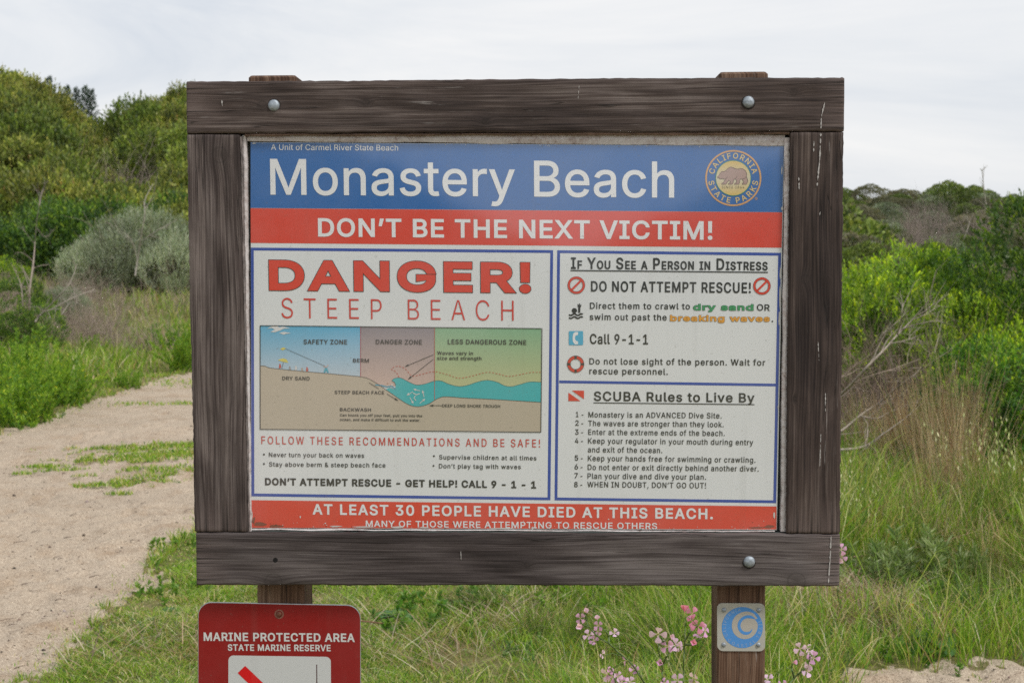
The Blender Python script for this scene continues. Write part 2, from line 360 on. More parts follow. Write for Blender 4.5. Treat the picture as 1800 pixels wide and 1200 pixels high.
# outlines of the sign lettering: character, advance | contours of 'x y [c1x c1y c2x c2y]' points
GLYPHS = r'''a389|160 -9 136 -9 114 -4,94 5 75 14 59 27,48 45 36 62 30 83,30 108 30 130 35 147,43 161 52 175 63 185,78 193 92 201 108 207,125 211,178 220,234 227 248 228 258 231,265 235 272 239 276 245,276 255,276 257 276 272 273 286,267 297 261 308 252 316,240 322 228 328 213 331,196 331 178 331 162 328,149 322 136 317 126 309,118 301 110 292 104 283,100 274,41 291 50 314 62 332,79 346 95 360 113 369,133 375 153 381 173 384,194 384 208 384 223 383,239 379 255 376 271 370,286 360 301 351 313 338,322 320 332 303 337 280,337 251,337 0,277 0,277 52,272 52 268 43 261 34,252 25 243 15 230 7,215 1 200 -5 182 -9/170 45 193 45 212 50,228 59 243 68 255 79,263 93 271 107 276 122,276 138,276 190 273 187 268 184,259 182,231 176,200 171,175 168,134 159 121 154 111 148,103 139 96 131 92 119,92 105 92 92 95 81,102 72 109 63 118 57,130 52 142 48 155 45
b424|229 -8 206 -8 187 -4,172 4 158 12 146 21,138 31,118 59,112 59,112 0,53 0,53 509,114 509,114 319,118 319,137 346 145 356 157 365,171 373 186 381 205 384,229 384 261 384 289 376,313 361 337 345 356 322,370 293 383 263 390 229,390 189 390 149 383 114,370 84 356 55 337 32,313 16 289 0 261 -8/220 47 244 47 263 53,279 66 295 78 308 95,316 117 324 138 328 162,328 189 328 216 324 240,316 261 308 282 296 299,280 311 264 324 244 330,220 330 197 330 177 324,161 312 145 300 133 284,125 263 117 242 113 217,113 189 113 161 117 136,125 115 133 94 146 77,162 65 178 53 197 47
c396|207 -8 173 -8 143 0,117 16 91 33 71 56,56 85 41 114 34 149,34 187 34 227 41 262,56 291 71 321 91 343,117 360 143 376 173 384,207 384 226 384 243 382,260 377 276 372 292 365,305 356 319 347 330 335,340 322 350 309 357 294,362 277,303 262 300 272 296 281,290 289 285 297 278 305,270 311 262 317 253 322,242 325 232 328 220 330,207 330 182 330 161 323,145 310 129 297 116 280,108 258 100 237 96 213,96 187 96 162 100 139,108 117 116 96 129 79,145 66 161 53 182 46,207 46 220 46 232 48,243 52 253 55 263 60,271 66 279 72 286 80,292 89,304 117,363 102 358 85 351 70,341 56 332 43 320 31,306 21 293 12 277 4,261 -1 244 -6 226 -8
d424|195 -8 164 -8 136 0,111 16 87 32 68 55,55 84 41 114 34 149,34 189 34 229 41 263,55 293 69 322 88 345,112 361 136 376 164 384,196 384 219 384 238 381,253 373 268 365 279 356,287 346 296 336 302 327,306 319,311 319,311 509,372 509,372 0,313 0,313 59,307 59,287 31 278 21 267 12,252 4 238 -4 219 -8/205 47 227 47 247 53,263 65 279 77 291 94,299 115 308 136 312 161,312 189 312 217 308 242,300 263 292 284 279 300,263 312 247 324 228 330,205 330 181 330 161 324,145 311 129 299 116 282,108 261 100 240 96 216,96 189 96 162 100 138,109 117 117 95 129 78,145 66 161 53 181 47
e404|212 -8 175 -8 143 0,117 16 90 33 70 56,56 85 41 114 34 148,34 187 34 226 41 260,55 290 69 319 89 343,115 359 141 376 171 384,205 384 226 384 246 381,266 374 285 367 303 356,319 341 335 326 348 306,357 282 366 258 371 228,371 194,371 169,75 169,75 221,338 221,310 202 310 227 306 249,298 269 290 288 278 303,263 314 247 325 228 330,205 330 182 330 163 325,146 313 130 302 118 288,109 270 100 251 96 232,96 211,96 178 96 150 101 126,110 106 120 87 134 72,151 61 168 51 189 46,212 46 228 46 241 48,254 53 266 57 277 64,285 73 294 82 301 93,306 105,365 91 359 71 349 54,335 39 321 24 303 13,283 4 262 -4 238 -8
f254|228 379,228 327,6 327,6 379/81 0,81 432 81 453 86 471,96 486 106 500 119 511,135 519 152 526 169 530,187 530,222 527,243 521,227 468,215 472,195 474 176 474 163 469,154 460 146 451 142 437,142 419,142 0
g425|207 -151 179 -151 155 -147,134 -140 113 -132 96 -123,82 -110 69 -98 58 -84,51 -69,101 -41,122 -66 130 -75 141 -82,154 -88 168 -94 186 -97,207 -97 238 -97 263 -90,282 -75 302 -60 311 -37,311 -6,311 68,306 68,287 41 278 32 267 23,252 16 238 8 219 5,195 5 164 5 137 12,113 27 88 41 69 62,55 90 41 118 34 152,34 191 34 230 41 264,55 293 69 322 88 345,112 361 137 376 165 384,196 384 220 384 239 381,253 373 268 365 280 356,288 346,308 319,313 319,313 379,372 379,372 -9 372 -42 365 -69,350 -90 335 -111 316 -126,291 -136 266 -146 238 -151/205 59 228 59 248 64,264 75 280 86 292 101,300 121 308 141 312 165,312 193 312 220 308 243,300 264 292 284 280 301,264 312 248 324 228 330,205 330 181 330 161 324,145 312 129 299 117 283,109 262 100 242 96 219,96 193 96 166 100 143,109 123 117 103 129 87,145 76 162 65 181 59
h410|114 227,114 0,53 0,53 509,114 509,114 287,102 287 114 322 131 347,152 362 174 377 199 384,227 384 253 384 276 379,295 369 315 358 330 342,341 321 352 299 357 273,357 240,357 0,296 0,296 235 296 265 288 288,273 304 258 321 237 329,210 329 192 329 175 325,161 317 146 309 135 298,126 283 118 267 114 249
i167|53 0,53 379,114 379,114 0/84 443 72 443 62 447,54 455 45 462 41 472,41 483 41 494 45 504,54 512 62 520 72 524,84 524 95 524 106 520,114 512 122 504 126 494,126 483 126 472 122 462,114 455 106 447 95 443
j167|53 379,114 379,114 -30 114 -53 110 -73,102 -90 93 -107 81 -120,65 -129 48 -138 28 -143,4 -143,-10 -143,-10 -87,2 -87 20 -87 32 -82,40 -72 49 -62 53 -48,53 -29/83 443 72 443 62 447,53 455 45 462 41 472,41 483 41 494 45 504,53 512 62 520 72 524,83 524 95 524 105 520,114 512 122 504 126 494,126 483 126 472 122 462,114 455 105 447 95 443
k381|110 137,110 212,121 212,284 379,360 379,184 199,177 199/53 0,53 509,114 509,114 0/294 0,148 186,191 229,372 0
l189|139 -2 110 -2 88 5,74 20 60 35 53 57,53 84,53 509,114 509,114 99 114 81 116 69,120 62 125 55 133 52,146 52,160 53,170 54,181 3,162 -1
m610|53 0,53 379,112 379,112 295,108 295 113 316 121 332,132 346 144 359 157 369,172 376 187 383 203 386,219 386 247 386 270 378,287 361 305 344 316 322,321 295,312 295 317 313 325 329,337 343 349 357 364 367,381 375 398 382 416 386,437 386 459 386 479 381,497 372 515 362 530 348,541 328 551 309 557 285,557 255,557 0,496 0,496 254 496 281 488 301,473 313 457 325 439 330,419 330 402 330 387 327,374 320 362 313 352 303,345 290 339 278 335 263,335 247,335 0,274 0,274 260 274 281 267 298,253 311 239 324 221 330,199 330 185 330 171 327,158 320 144 313 134 303,126 289 118 276 114 258,114 238,114 0
n410|114 227,114 0,53 0,53 379,112 379,112 287,102 287 114 322 131 347,152 362 174 377 199 384,227 384 253 384 276 379,295 369 314 358 330 342,341 321 352 299 357 273,357 240,357 0,296 0,296 235 296 265 288 288,273 304 258 321 237 329,210 329 192 329 175 325,161 317 146 309 135 298,126 283 118 267 114 249
o415|207 -8 173 -8 143 0,117 16 91 33 71 56,56 85 41 114 34 149,34 187 34 227 41 262,56 291 71 321 91 343,117 360 143 376 173 384,207 384 242 384 273 376,299 360 325 343 345 321,359 291 374 262 381 227,381 187 381 149 374 114,359 85 345 56 325 33,299 16 273 0 242 -8/207 46 233 46 254 53,270 66 287 79 299 96,307 117 315 139 319 162,319 187 319 213 315 236,307 258 299 280 287 297,270 310 254 323 233 330,207 330 182 330 161 323,145 310 129 297 116 280,108 258 100 237 96 213,96 187 96 162 100 139,108 117 116 96 129 79,145 66 161 53 182 46
p424|53 -143,53 379,112 379,112 319,118 319,137 346 145 356 157 365,171 373 186 381 205 384,229 384 261 384 289 376,313 361 337 345 356 322,370 293 383 263 390 229,390 189 390 149 383 114,370 84 356 55 337 32,313 16 289 0 261 -8,229 -8 206 -8 187 -4,173 4 158 12 146 21,138 31,118 59,114 59,114 -143/220 47 244 47 263 53,279 66 295 78 308 95,316 117 324 138 328 162,328 189 328 216 324 240,316 261 308 282 296 299,280 311 264 324 244 330,220 330 197 330 177 324,161 312 145 300 133 284,125 263 117 242 113 217,113 189 113 161 117 136,125 115 133 94 146 77,162 65 178 53 197 47
q424|372 -143,311 -143,311 59,306 59,287 31 278 21 267 12,252 4 238 -4 219 -8,195 -8 164 -8 136 0,111 16 87 32 68 55,55 84 41 114 34 149,34 189 34 229 41 263,55 293 69 322 88 345,112 361 136 376 164 384,196 384 219 384 238 381,253 373 268 365 279 356,287 346,307 319,313 319,313 379,372 379/205 47 227 47 247 53,263 65 279 77 291 94,299 115 308 136 312 161,312 189 312 217 308 242,300 263 292 284 279 300,263 312 247 324 228 330,205 330 181 330 161 324,145 311 129 299 116 282,108 261 100 240 96 216,96 189 96 162 100 138,109 117 117 95 129 78,145 66 161 53 181 47
r259|53 0,53 379,112 379,112 321,115 321 122 340 135 355,152 367 170 379 190 385,213 385,229 384,243 384,243 322,230 324,207 326 189 326 173 322,159 315 145 307 134 297,126 284 118 270 114 255,114 237,114 0
s365|182 -8 156 -8 133 -4,112 3 92 11 75 23,62 38 49 53 40 72,36 94,94 107 99 86 109 70,124 60 139 50 158 45,181 45 208 45 229 51,244 62 260 74 268 87,268 103 268 116 263 127,254 136 245 144 231 151,212 155,149 170 115 178 89 191,72 208 55 225 47 247,47 274 47 296 53 315,65 332 77 348 94 361,115 370 136 380 160 384,187 384 213 384 235 380,254 372 272 365 287 353,299 339 310 325 319 309,324 290,268 277 263 292 255 304,243 316 230 327 212 333,187 333 165 333 146 327,131 317 116 306 109 293,109 277 109 263 114 252,124 243 134 235 150 228,172 223,229 209 264 201 290 188,306 171 323 154 331 133,331 107 331 84 325 64,312 47 300 30 282 16,260 6 237 -3 211 -8
t227|204 379,204 327,6 327,6 379/65 471,126 471,126 98 126 81 129 69,136 61 143 54 154 50,170 50,185 51,202 54,213 2,192 -3,168 -4 136 -4 110 4,92 21 74 38 65 62,65 93
u410|182 -5 157 -5 134 0,115 11 95 21 80 37,69 59 58 80 53 107,53 139,53 379,114 379,114 144 114 114 121 91,137 75 152 58 173 50,200 50 218 50 235 54,249 62 264 70 275 81,283 97 292 112 296 131,296 153,296 379,357 379,357 0,298 0,298 92,307 92 295 57 279 32,257 17 235 2 211 -5
v389|163 0,17 379,84 379,165 155,187 87,206 21,184 21,203 87,224 155,305 379,371 379,226 0
w567|138 0,23 379,87 379,133 214,154 137,175 41,165 41,186 135,206 214,252 379,316 379,362 214,382 136,402 41,391 41,413 135,434 214,480 379,545 379,429 0,368 0,319 172,305 225,291 280,277 338,291 338,277 280,263 225,248 172,199 0
x379|21 0,171 218,171 171,29 379,100 379,147 306,179 253,207 206,175 206,202 253,233 306,282 379,352 379,209 169,209 214,358 0,287 0,231 85,200 136,173 182,205 182,178 136,148 85,91 0
y389|47 -139,61 -86,71 -87 83 -90 94 -91,104 -89 114 -87 122 -82,130 -74 138 -66 145 -53,151 -36,163 -1,17 379,84 379,165 155,187 87,206 21,184 21,202 87,224 155,305 379,371 379,204 -58 196 -78 187 -94,177 -107 166 -120 153 -129,139 -136 125 -142 109 -145,91 -145,65 -143
z380|42 0,42 46,254 320,254 323,48 323,48 379,333 379,333 331,126 60,126 56,339 56,339 0
A480|16 0,201 509,276 509,463 0,395 0,287 302,264 372,232 478,245 478,213 371,191 302,85 0/110 142,110 199,370 199,370 142
B456|60 0,60 509,241 509 276 509 306 503,329 491 352 479 369 462,381 442 392 422 398 399,398 374 398 352 394 334,387 320 379 306 369 294,356 286 344 277 330 271,315 267,315 262 331 261 347 255,363 245 379 235 392 221,402 203 413 185 418 163,418 136 418 111 412 87,400 67 388 46 370 30,344 18 319 6 287 0,247 0/125 57,245 57 284 57 313 65,330 80 347 95 355 114,355 137 355 154 351 170,342 184 334 198 321 209,306 218 290 227 271 231,248 231,125 231/125 285,238 285 257 285 273 289,288 296 303 303 315 313,323 326 332 339 336 355,336 372 336 395 328 414,313 429 297 444 273 452,240 452,125 452
C510|267 -7 223 -7 184 4,150 25 116 46 89 76,70 115 50 154 40 201,40 254 40 308 50 354,70 393 89 432 116 462,150 484 184 505 223 516,267 516 293 516 317 512,340 504 363 497 384 486,402 471 420 457 436 439,448 418 460 398 468 374,473 348,408 348 404 366 398 381,389 395 381 408 370 419,357 428 345 438 331 444,315 449 300 454 284 456,267 456 236 456 208 448,184 432 159 417 139 394,125 364 111 334 103 297,103 254 103 211 111 175,125 145 140 115 159 92,184 76 209 61 236 53,267 53 284 53 300 55,315 60 331 65 345 71,357 81 370 90 381 101,389 114 398 128 404 143,408 160,473 160 469 135 460 111,448 91 436 70 421 52,402 38 384 23 363 12,341 5 318 -3 293 -7
D502|219 0,96 0,96 57,215 57 256 57 291 65,318 81 345 97 366 119,379 149 392 179 399 214,399 255 399 296 392 331,379 361 366 390 346 412,320 428 293 444 260 452,221 452,93 452,93 509,225 509 275 509 317 499,353 478 388 458 415 429,433 391 452 353 462 308,462 255 462 202 452 157,433 119 414 81 387 51,351 31 314 10 271 0/125 509,125 0,60 0,60 509
E419|60 0,60 509,372 509,372 452,125 452,125 286,355 286,355 229,125 229,125 57,375 57,375 0
F410|60 0,60 509,369 509,369 452,125 452,125 278,346 278,346 221,125 221,125 0
G520|269 -7 223 -7 184 4,149 25 115 46 88 77,69 116 50 155 40 201,40 254 40 308 50 354,69 393 88 432 115 462,149 484 183 505 221 516,265 516 292 516 317 512,340 504 364 496 385 484,403 469 422 454 437 437,449 416 461 396 470 373,474 349,408 349 403 365 396 380,387 393 379 406 368 417,356 427 344 436 330 444,315 448 300 453 283 456,265 456 235 456 208 448,183 432 159 417 139 394,125 364 111 334 103 297,103 254 103 211 111 175,125 145 140 115 159 92,184 76 209 61 237 53,269 53 297 53 323 59,345 71 367 83 384 101,396 123 409 146 415 172,415 202,434 199,283 199,283 256,478 256,478 200 478 158 469 122,451 91 433 60 408 36,377 19 345 2 309 -7
H517|60 0,60 509,125 509,125 289,392 289,392 509,457 509,457 0,392 0,392 232,125 232,125 0
I300|31 0,31 57,118 57,118 452,31 452,31 509,269 509,269 452,183 452,183 57,269 57,269 0
J396|185 -7 140 -7 104 6,75 33 47 59 33 97,33 145,33 173,98 173,98 145 98 114 106 91,122 74 137 58 159 50,185 50 211 50 232 58,248 74 264 91 272 114,272 145,272 509,336 509,336 145 336 97 322 59,294 33 266 6 230 -7
K467|104 145,104 216,139 261,174 303,212 344,364 509,448 509,231 276,228 276/60 0,60 509,125 509,125 334,124 225,125 193,125 0/372 0,188 259,228 309,449 0
L393|60 0,60 509,125 509,125 57,361 57,361 0
M628|60 0,60 509,152 509,277 187,287 159,299 123,311 84,322 49,307 49,318 83,330 121,342 158,352 187,476 509,568 509,568 0,504 0,504 291,504 327,505 369,506 413,507 457,513 457,498 409,482 363,467 322,456 291,342 0,286 0,170 291,159 321,145 361,129 408,112 457,119 457,120 416,121 372,122 328,122 291,122 0
N523|60 0,60 509,136 509,343 183,363 151,388 107,414 55,405 54,401 108,399 157,399 195,399 509,463 509,463 0,387 0,202 290,177 331,148 381,108 452,119 454,122 384,124 328,125 291,125 0
O533|267 -7 223 -7 184 4,150 25 116 46 90 76,70 115 50 154 40 201,40 254 40 308 50 354,70 393 90 432 116 462,150 484 184 505 223 516,267 516 311 516 350 505,384 484 418 462 444 432,464 393 483 354 493 308,493 254 493 201 483 154,464 115 444 76 418 46,384 25 350 4 311 -7/267 53 297 53 325 61,349 76 374 91 394 114,408 144 423 174 430 211,430 254 430 298 423 335,408 365 394 395 374 417,349 433 325 448 297 456,267 456 236 456 209 448,184 433 159 417 140 394,125 364 111 334 103 297,103 254 103 211 111 174,125 144 140 114 159 92,184 76 209 61 236 53
P445|60 0,60 509,235 509 274 509 307 502,332 487 358 473 377 454,390 430 402 405 409 378,409 348 409 317 402 290,390 265 377 241 358 222,332 207 307 193 274 186,235 186,109 186,109 242,233 242 259 242 281 247,297 256 313 265 325 278,333 294 341 310 344 328,344 348 344 368 341 386,333 402 325 417 313 430,297 439 280 448 259 452,232 452,125 452,125 0
Q533|245 159,313 159,369 85,384 65,468 -48,401 -48,346 27,331 46/267 -7 223 -7 184 4,150 25 116 46 90 76,70 115 50 154 40 201,40 254 40 308 50 354,70 393 90 432 116 462,150 484 184 505 223 516,267 516 311 516 350 505,384 484 418 462 444 432,464 393 483 354 493 308,493 254 493 201 483 154,464 115 444 76 418 46,384 25 350 4 311 -7/267 53 297 53 325 61,349 76 374 91 394 114,408 144 423 174 430 211,430 254 430 298 423 335,408 365 394 395 374 417,349 433 325 448 297 456,267 456 236 456 209 448,184 433 159 417 140 394,125 364 111 334 103 297,103 254 103 211 111 174,125 144 140 114 159 92,184 76 209 61 236 53
R449|60 0,60 509,236 509 275 509 307 502,333 489 359 475 378 457,390 433 403 410 409 382,409 352 409 321 403 295,390 271 378 248 359 230,333 217 307 204 275 198,236 198,96 198,96 255,234 255 260 255 281 259,298 267 314 275 326 286,334 300 341 315 345 332,345 352 345 372 341 390,334 405 326 420 314 431,298 440 281 448 259 452,233 452,125 452,125 0/353 0,230 229,303 229,428 0
S447|224 -9 187 -9 155 -3,128 9 100 21 79 38,64 60 49 82 40 107,38 137,104 137 106 117 112 101,123 88 134 75 149 65,166 59 184 52 203 49,224 49 247 49 268 53,286 60 304 68 319 78,329 92 340 105 346 121,346 139 346 155 341 169,332 179 323 189 311 198,296 205,245 222,184 239 142 251 109 268,86 289 63 311 52 339,52 372 52 401 60 426,75 448 90 469 111 486,138 498 164 510 194 516,227 516 261 516 290 510,316 498 342 486 362 469,377 449 392 428 400 404,401 378,337 378 335 403 323 423,302 437 281 451 256 459,225 459 203 459 184 455,167 448 151 441 138 431,129 418 120 406 115 391,115 376 115 358 120 344,131 334 142 323 154 314,169 308,212 293,264 279,312 264 328 257 344 248,359 238 373 227 385 214,395 198 404 181 408 162,408 139 408 111 401 86,386 64 372 41 351 24,323 11 296 -2 263 -9
T449|32 452,32 509,417 509,417 452,257 452,257 0,193 0,193 452
U517|259 -8 219 -8 184 0,154 15 124 31 101 53,85 80 68 107 60 138,60 173,60 509,124 509,124 178 124 154 130 132,141 113 152 94 167 79,187 68 207 57 231 52,259 52 287 52 311 57,331 68 351 79 366 94,377 113 387 132 393 154,393 178,393 509,457 509,457 173 457 138 449 107,433 80 416 53 393 31,363 15 334 0 299 -8
V480|204 0,16 509,84 509,192 206,215 137,248 31,235 31,267 138,290 206,395 509,463 509,278 0
W686|155 0,16 509,82 509,163 196,175 145,187 94,197 40,189 40,200 94,211 145,224 196,306 509,380 509,462 196,474 145,486 94,497 40,488 40,499 94,510 145,523 196,603 509,670 509,530 0,455 0,368 323,351 391,336 475,350 475,335 395,318 323,230 0
X474|18 0,217 284,217 236,29 509,104 509,178 400,204 361,223 329,243 292,232 292,252 329,272 361,298 400,374 509,446 509,259 239,259 287,456 0,382 0,292 129,268 165,250 195,230 231,244 231,225 196,206 166,182 129,91 0
Y472|203 0,203 208,16 509,91 509,192 344,222 292,250 230,224 230,251 293,280 344,381 509,455 509,268 208,268 0
Z438|42 0,42 46,273 385,306 431,341 476,348 454,285 452,223 452,40 452,40 509,397 509,397 462,169 129,134 81,97 33,90 54,152 57,214 57,399 57,399 0
0453|227 -7 189 -7 157 3,130 24 103 45 83 74,69 113 55 152 48 199,48 254 48 309 55 356,69 395 83 434 104 464,130 484 157 505 189 516,227 516 264 516 296 505,323 484 350 464 370 434,384 395 398 356 405 309,405 254 405 199 398 152,384 113 370 74 350 45,323 24 297 3 264 -7/227 50 252 50 273 58,290 74 308 90 321 113,330 144 339 174 344 211,344 254 344 297 339 334,330 365 321 395 308 419,290 435 273 451 252 460,227 460 202 460 180 451,163 435 146 419 132 395,123 365 114 334 109 297,109 254 109 211 114 174,123 144 132 113 146 90,163 74 180 58 202 50
1453|76 0,76 55,391 55,391 0/276 509,276 0,212 0,212 448,209 448,86 358,86 427,198 509
2453|64 0,64 47,234 229,282 282 295 298 304 313,311 327 317 341 320 356,320 371 320 390 316 405,308 419 299 432 288 442,273 449 259 456 242 460,224 460 204 460 187 456,172 447 158 439 147 428,139 413 131 399 127 382,127 362,66 362 66 392 72 419,86 442 100 465 119 483,143 496 167 509 194 516,225 516 255 516 282 509,306 497 329 484 348 467,361 445 374 424 381 399,381 372 381 354 378 335,371 318 364 300 353 280,336 259 319 237 296 211,267 180,153 60,153 57,389 57,389 0
3453|218 -7 187 -7 158 -1,133 10 107 21 86 37,70 57 54 78 46 103,44 132,109 132 111 114 117 99,126 87 136 75 149 65,165 59 181 53 199 50,219 50 239 50 258 53,275 61 292 68 305 79,315 93 324 107 329 124,329 145 329 163 325 181,316 196 307 212 293 224,275 234 256 243 231 248,201 248,157 248,157 299,288 448,288 452,70 452,70 509,372 509,372 461,211 278,211 289 249 293 281 288,308 276 335 263 356 246,371 222 386 199 393 173,393 145 393 115 385 89,370 66 355 43 335 25,309 12 282 0 252 -7
4453|40 105,40 158,247 509,311 509,109 166,109 163,413 163,413 105/282 0,282 121,282 146,282 318,343 318,343 0
5453|221 -7 191 -7 164 -1,140 11 116 23 97 39,83 60 69 81 61 104,60 130,122 130 124 115 129 101,138 89 147 77 159 67,173 60 188 53 204 50,221 50 242 50 260 55,276 64 292 74 305 87,314 104 323 121 328 141,328 162 328 184 323 204,314 221 304 238 291 252,275 262 258 272 239 277,218 277 201 277 184 274,167 268 151 263 138 255,128 246,67 253,96 509,366 509,366 452,151 452,134 301,136 301 147 311 161 319,178 325 194 331 211 334,229 334 253 334 274 329,294 321 313 313 331 301,345 285 359 270 371 252,379 231 387 210 391 188,391 163 391 130 384 101,369 76 354 50 334 30,309 15 283 1 254 -7
6453|226 -7 195 -7 167 0,142 15 118 29 98 49,84 74 71 100 64 129,64 162 64 186 69 212,80 239 91 266 110 300,137 340,252 509,322 509,151 261,145 261 150 271 157 280,165 288 174 296 184 302,196 307 207 312 221 314,235 314 266 314 293 308,316 295 339 282 357 263,370 240 382 216 389 189,389 157 389 125 382 97,368 73 354 48 334 28,310 14 286 0 258 -7/226 48 246 48 264 53,279 63 294 72 306 85,314 101 323 118 327 136,327 157 327 178 323 197,314 213 306 230 294 242,279 251 264 261 246 265,226 265 207 265 189 261,174 252 159 243 147 230,138 214 129 198 125 179,125 158 125 137 129 118,138 102 147 85 159 72,174 63 189 53 207 48
7453|97 0,323 448,323 452,62 452,62 509,391 509,391 449,165 0
8453|226 -7 192 -7 162 -1,136 11 109 24 89 40,74 62 59 83 52 108,52 135 52 157 56 177,65 195 74 213 86 229,101 241 116 253 133 261,153 265,153 267 128 273 108 287,93 308 78 329 70 353,70 380 70 406 77 429,90 450 104 470 122 486,146 498 169 510 196 516,226 516 256 516 283 510,306 498 329 486 348 470,361 450 375 429 382 406,382 380 382 353 374 329,359 308 344 287 325 273,300 267,300 265 319 261 336 253,351 241 366 229 378 213,387 195 396 177 401 157,401 135 401 108 393 83,378 62 364 40 343 24,317 11 291 -1 260 -7/226 49 249 49 268 53,285 60 301 68 314 78,323 91 332 105 337 121,337 139 337 158 332 174,322 189 313 203 300 214,283 223 266 231 247 235,226 235 205 235 186 231,169 223 152 214 139 203,130 189 120 174 115 158,115 139 115 121 120 105,129 91 138 78 151 68,167 60 184 53 204 49/226 290 244 290 260 293,274 300 288 307 299 318,307 330 315 343 319 358,319 376 319 393 315 407,308 420 300 433 289 443,275 449 261 456 245 460,226 460 208 460 191 456,177 449 163 443 152 433,145 420 137 407 133 393,133 376 133 358 137 343,145 330 152 318 163 307,178 300 192 293 208 290
9453|226 516 258 516 286 508,310 494 335 480 354 460,368 434 382 409 389 380,389 347 389 323 383 297,373 270 362 243 343 209,315 168,200 0,130 0,301 248,307 248 303 238 296 229,287 221 279 213 269 207,257 202 245 197 232 195,218 195 187 195 160 201,137 214 114 227 96 245,83 269 70 292 64 320,64 352 64 384 71 412,85 436 99 461 118 480,143 494 167 508 195 516/226 460 207 460 189 456,174 446 159 437 147 424,138 407 130 391 125 372,125 352 125 330 130 312,138 295 147 279 159 266,174 257 189 248 207 243,226 243 246 243 263 248,279 257 294 266 306 279,314 295 323 311 327 330,327 350 327 372 323 391,314 407 306 424 294 437,279 446 264 456 246 460
!196|67 160,63 509,132 509,128 160/98 -4 85 -4 75 0,66 9 57 18 52 28,52 41 52 53 57 64,66 73 75 82 85 86,98 86 111 86 121 82,130 73 139 64 143 53,143 41 143 28 139 18,130 9 121 0 111 -4
.188|95 -4 83 -4 72 0,63 9 54 18 50 28,50 41 50 54 54 65,63 73 72 82 83 87,95 87 108 87 119 82,128 73 137 65 141 54,141 41 141 28 137 18,128 9 119 0 108 -4
,188|38 -119,68 71,137 71,84 -119
-453|337 244,337 188,114 188,114 244
&448|197 -7 163 -7 135 -1,110 12 86 24 67 41,54 62 41 83 34 107,34 133 34 155 39 174,47 189 56 205 69 220,85 235,140 279,216 335,237 352 244 359 250 366,255 375 259 384 262 394,262 405 262 421 256 434,245 445 235 456 220 461,201 461 189 461 178 458,168 453 158 448 151 441,145 431 140 422 137 411,137 399 137 386 140 374,145 363,169 327,204 284,438 0,364 0,171 231,121 293 107 310 95 327,87 344 79 361 75 379,75 398 75 421 81 441,91 458 101 475 116 489,134 499 153 509 175 513,200 513 225 513 247 509,266 499 284 489 298 476,308 459 319 443 324 424,324 404 324 389 321 375,315 362 309 348 302 336,291 325,256 293,154 217 133 202 119 188,110 174 101 161 97 147,97 131 97 115 101 100,109 87 117 75 129 65,143 57 158 50 174 46,193 46 213 46 233 51,251 59 270 68 286 80,301 95 316 111 328 130,336 151 345 173 349 197,349 224,408 224 408 192 404 165,397 144 389 122 381 105,371 92,345 62,333 47 316 29 296 16,271 7 246 -2 221 -7
'206|78 318,70 509,136 509,128 318
’177|52 318,82 509,151 509,98 318
(273|89 207 89 244 93 283,101 324 108 364 119 404,132 441 145 479 160 511,177 539,236 539 219 504 204 467,191 428 178 389 168 351,161 313 155 276 151 240,151 207 151 176 154 146,160 115 166 83 176 51,188 16 201 -18 217 -56,236 -96,177 -96 148 -47 126 3,111 55 97 106 89 156
)273|37 -96 57 -55 73 -17,86 18 98 53 107 85,113 116 119 147 122 177,122 207 122 240 118 276,112 313 105 351 95 389,82 428 70 467 55 504,37 539,97 539 113 511 128 479,142 441 155 404 165 364,173 323 180 283 184 244,184 207 184 156 177 104,161 53 146 2 125 -48,97 -96
•389|194 93 174 93 156 97,139 107 123 117 109 130,100 147 90 163 85 182,85 202 85 222 90 240,100 257 109 273 123 287,139 296 156 306 174 311,194 311 215 311 233 306,249 296 266 287 279 273,289 257 299 240 304 222,304 202 304 182 299 163,289 147 279 130 266 117,249 107 233 97 215 93
®463|231 118 204 118 179 123,154 134 130 144 109 158,91 177 73 195 59 216,48 240 38 264 33 290,33 317 33 344 38 370,48 394 59 418 73 439,91 457 109 475 130 490,154 500 179 510 204 516,231 516 259 516 285 510,309 500 333 490 354 475,372 457 390 439 405 418,415 394 425 370 430 344,430 317 430 290 425 264,415 240 405 216 390 195,372 177 354 158 333 144,309 134 285 123 259 118/231 166 259 166 285 173,307 187 330 200 348 218,362 241 375 264 382 289,382 317 382 345 375 370,362 393 348 415 330 434,307 447 285 461 259 467,231 467 204 467 179 461,156 447 133 434 115 415,101 393 88 370 81 345,81 317 81 289 88 264,101 241 115 218 133 200,156 187 179 173 204 166/273 226,228 312,273 312,319 226/161 226,161 409,253 409 261 409 270 407,279 402 288 398 296 391,302 383 308 374 311 363,311 350 311 337 308 325,302 316 295 307 287 299,278 295 268 290 259 287,250 287,185 287,185 319,239 319 245 319 251 321,257 327 264 332 267 340,267 350 267 361 263 368,257 372 251 376 245 378,239 378,203 378,203 226
 188|
'''

# ------------------------------------------------------------------ the notice board: its plane, measured from the photograph
SP0 = cam_to_world(Vector((-0.59721233, 2.50141291, 0.47631071)))
_x = cam_to_world(Vector((1.19973064, -0.02531025, 0.00240247))); _x.z = 0; _x.normalize()
_y = Vector((-_x.y, _x.x, 0))                                  # away from the viewer
_mid = SP0 + _x * 0.6
SROOT = Vector((_mid.x, _mid.y, 0.0)); SYAW = math.atan2(_x.y, _x.x)
def S(px, py, d=0.0):
    """point (metres right, metres up) on the plane d metres behind the front of the frame"""
    r = ray(px, py); o = Vector((0, 0, EYE)) - SROOT
    k = (d - o.dot(_y)) / r.dot(_y); p = o + r * k
    return Vector((p.dot(_x), p.z))
def SV(px, py, d): p = S(px, py, d); return Vector((p.x, d, p.y))

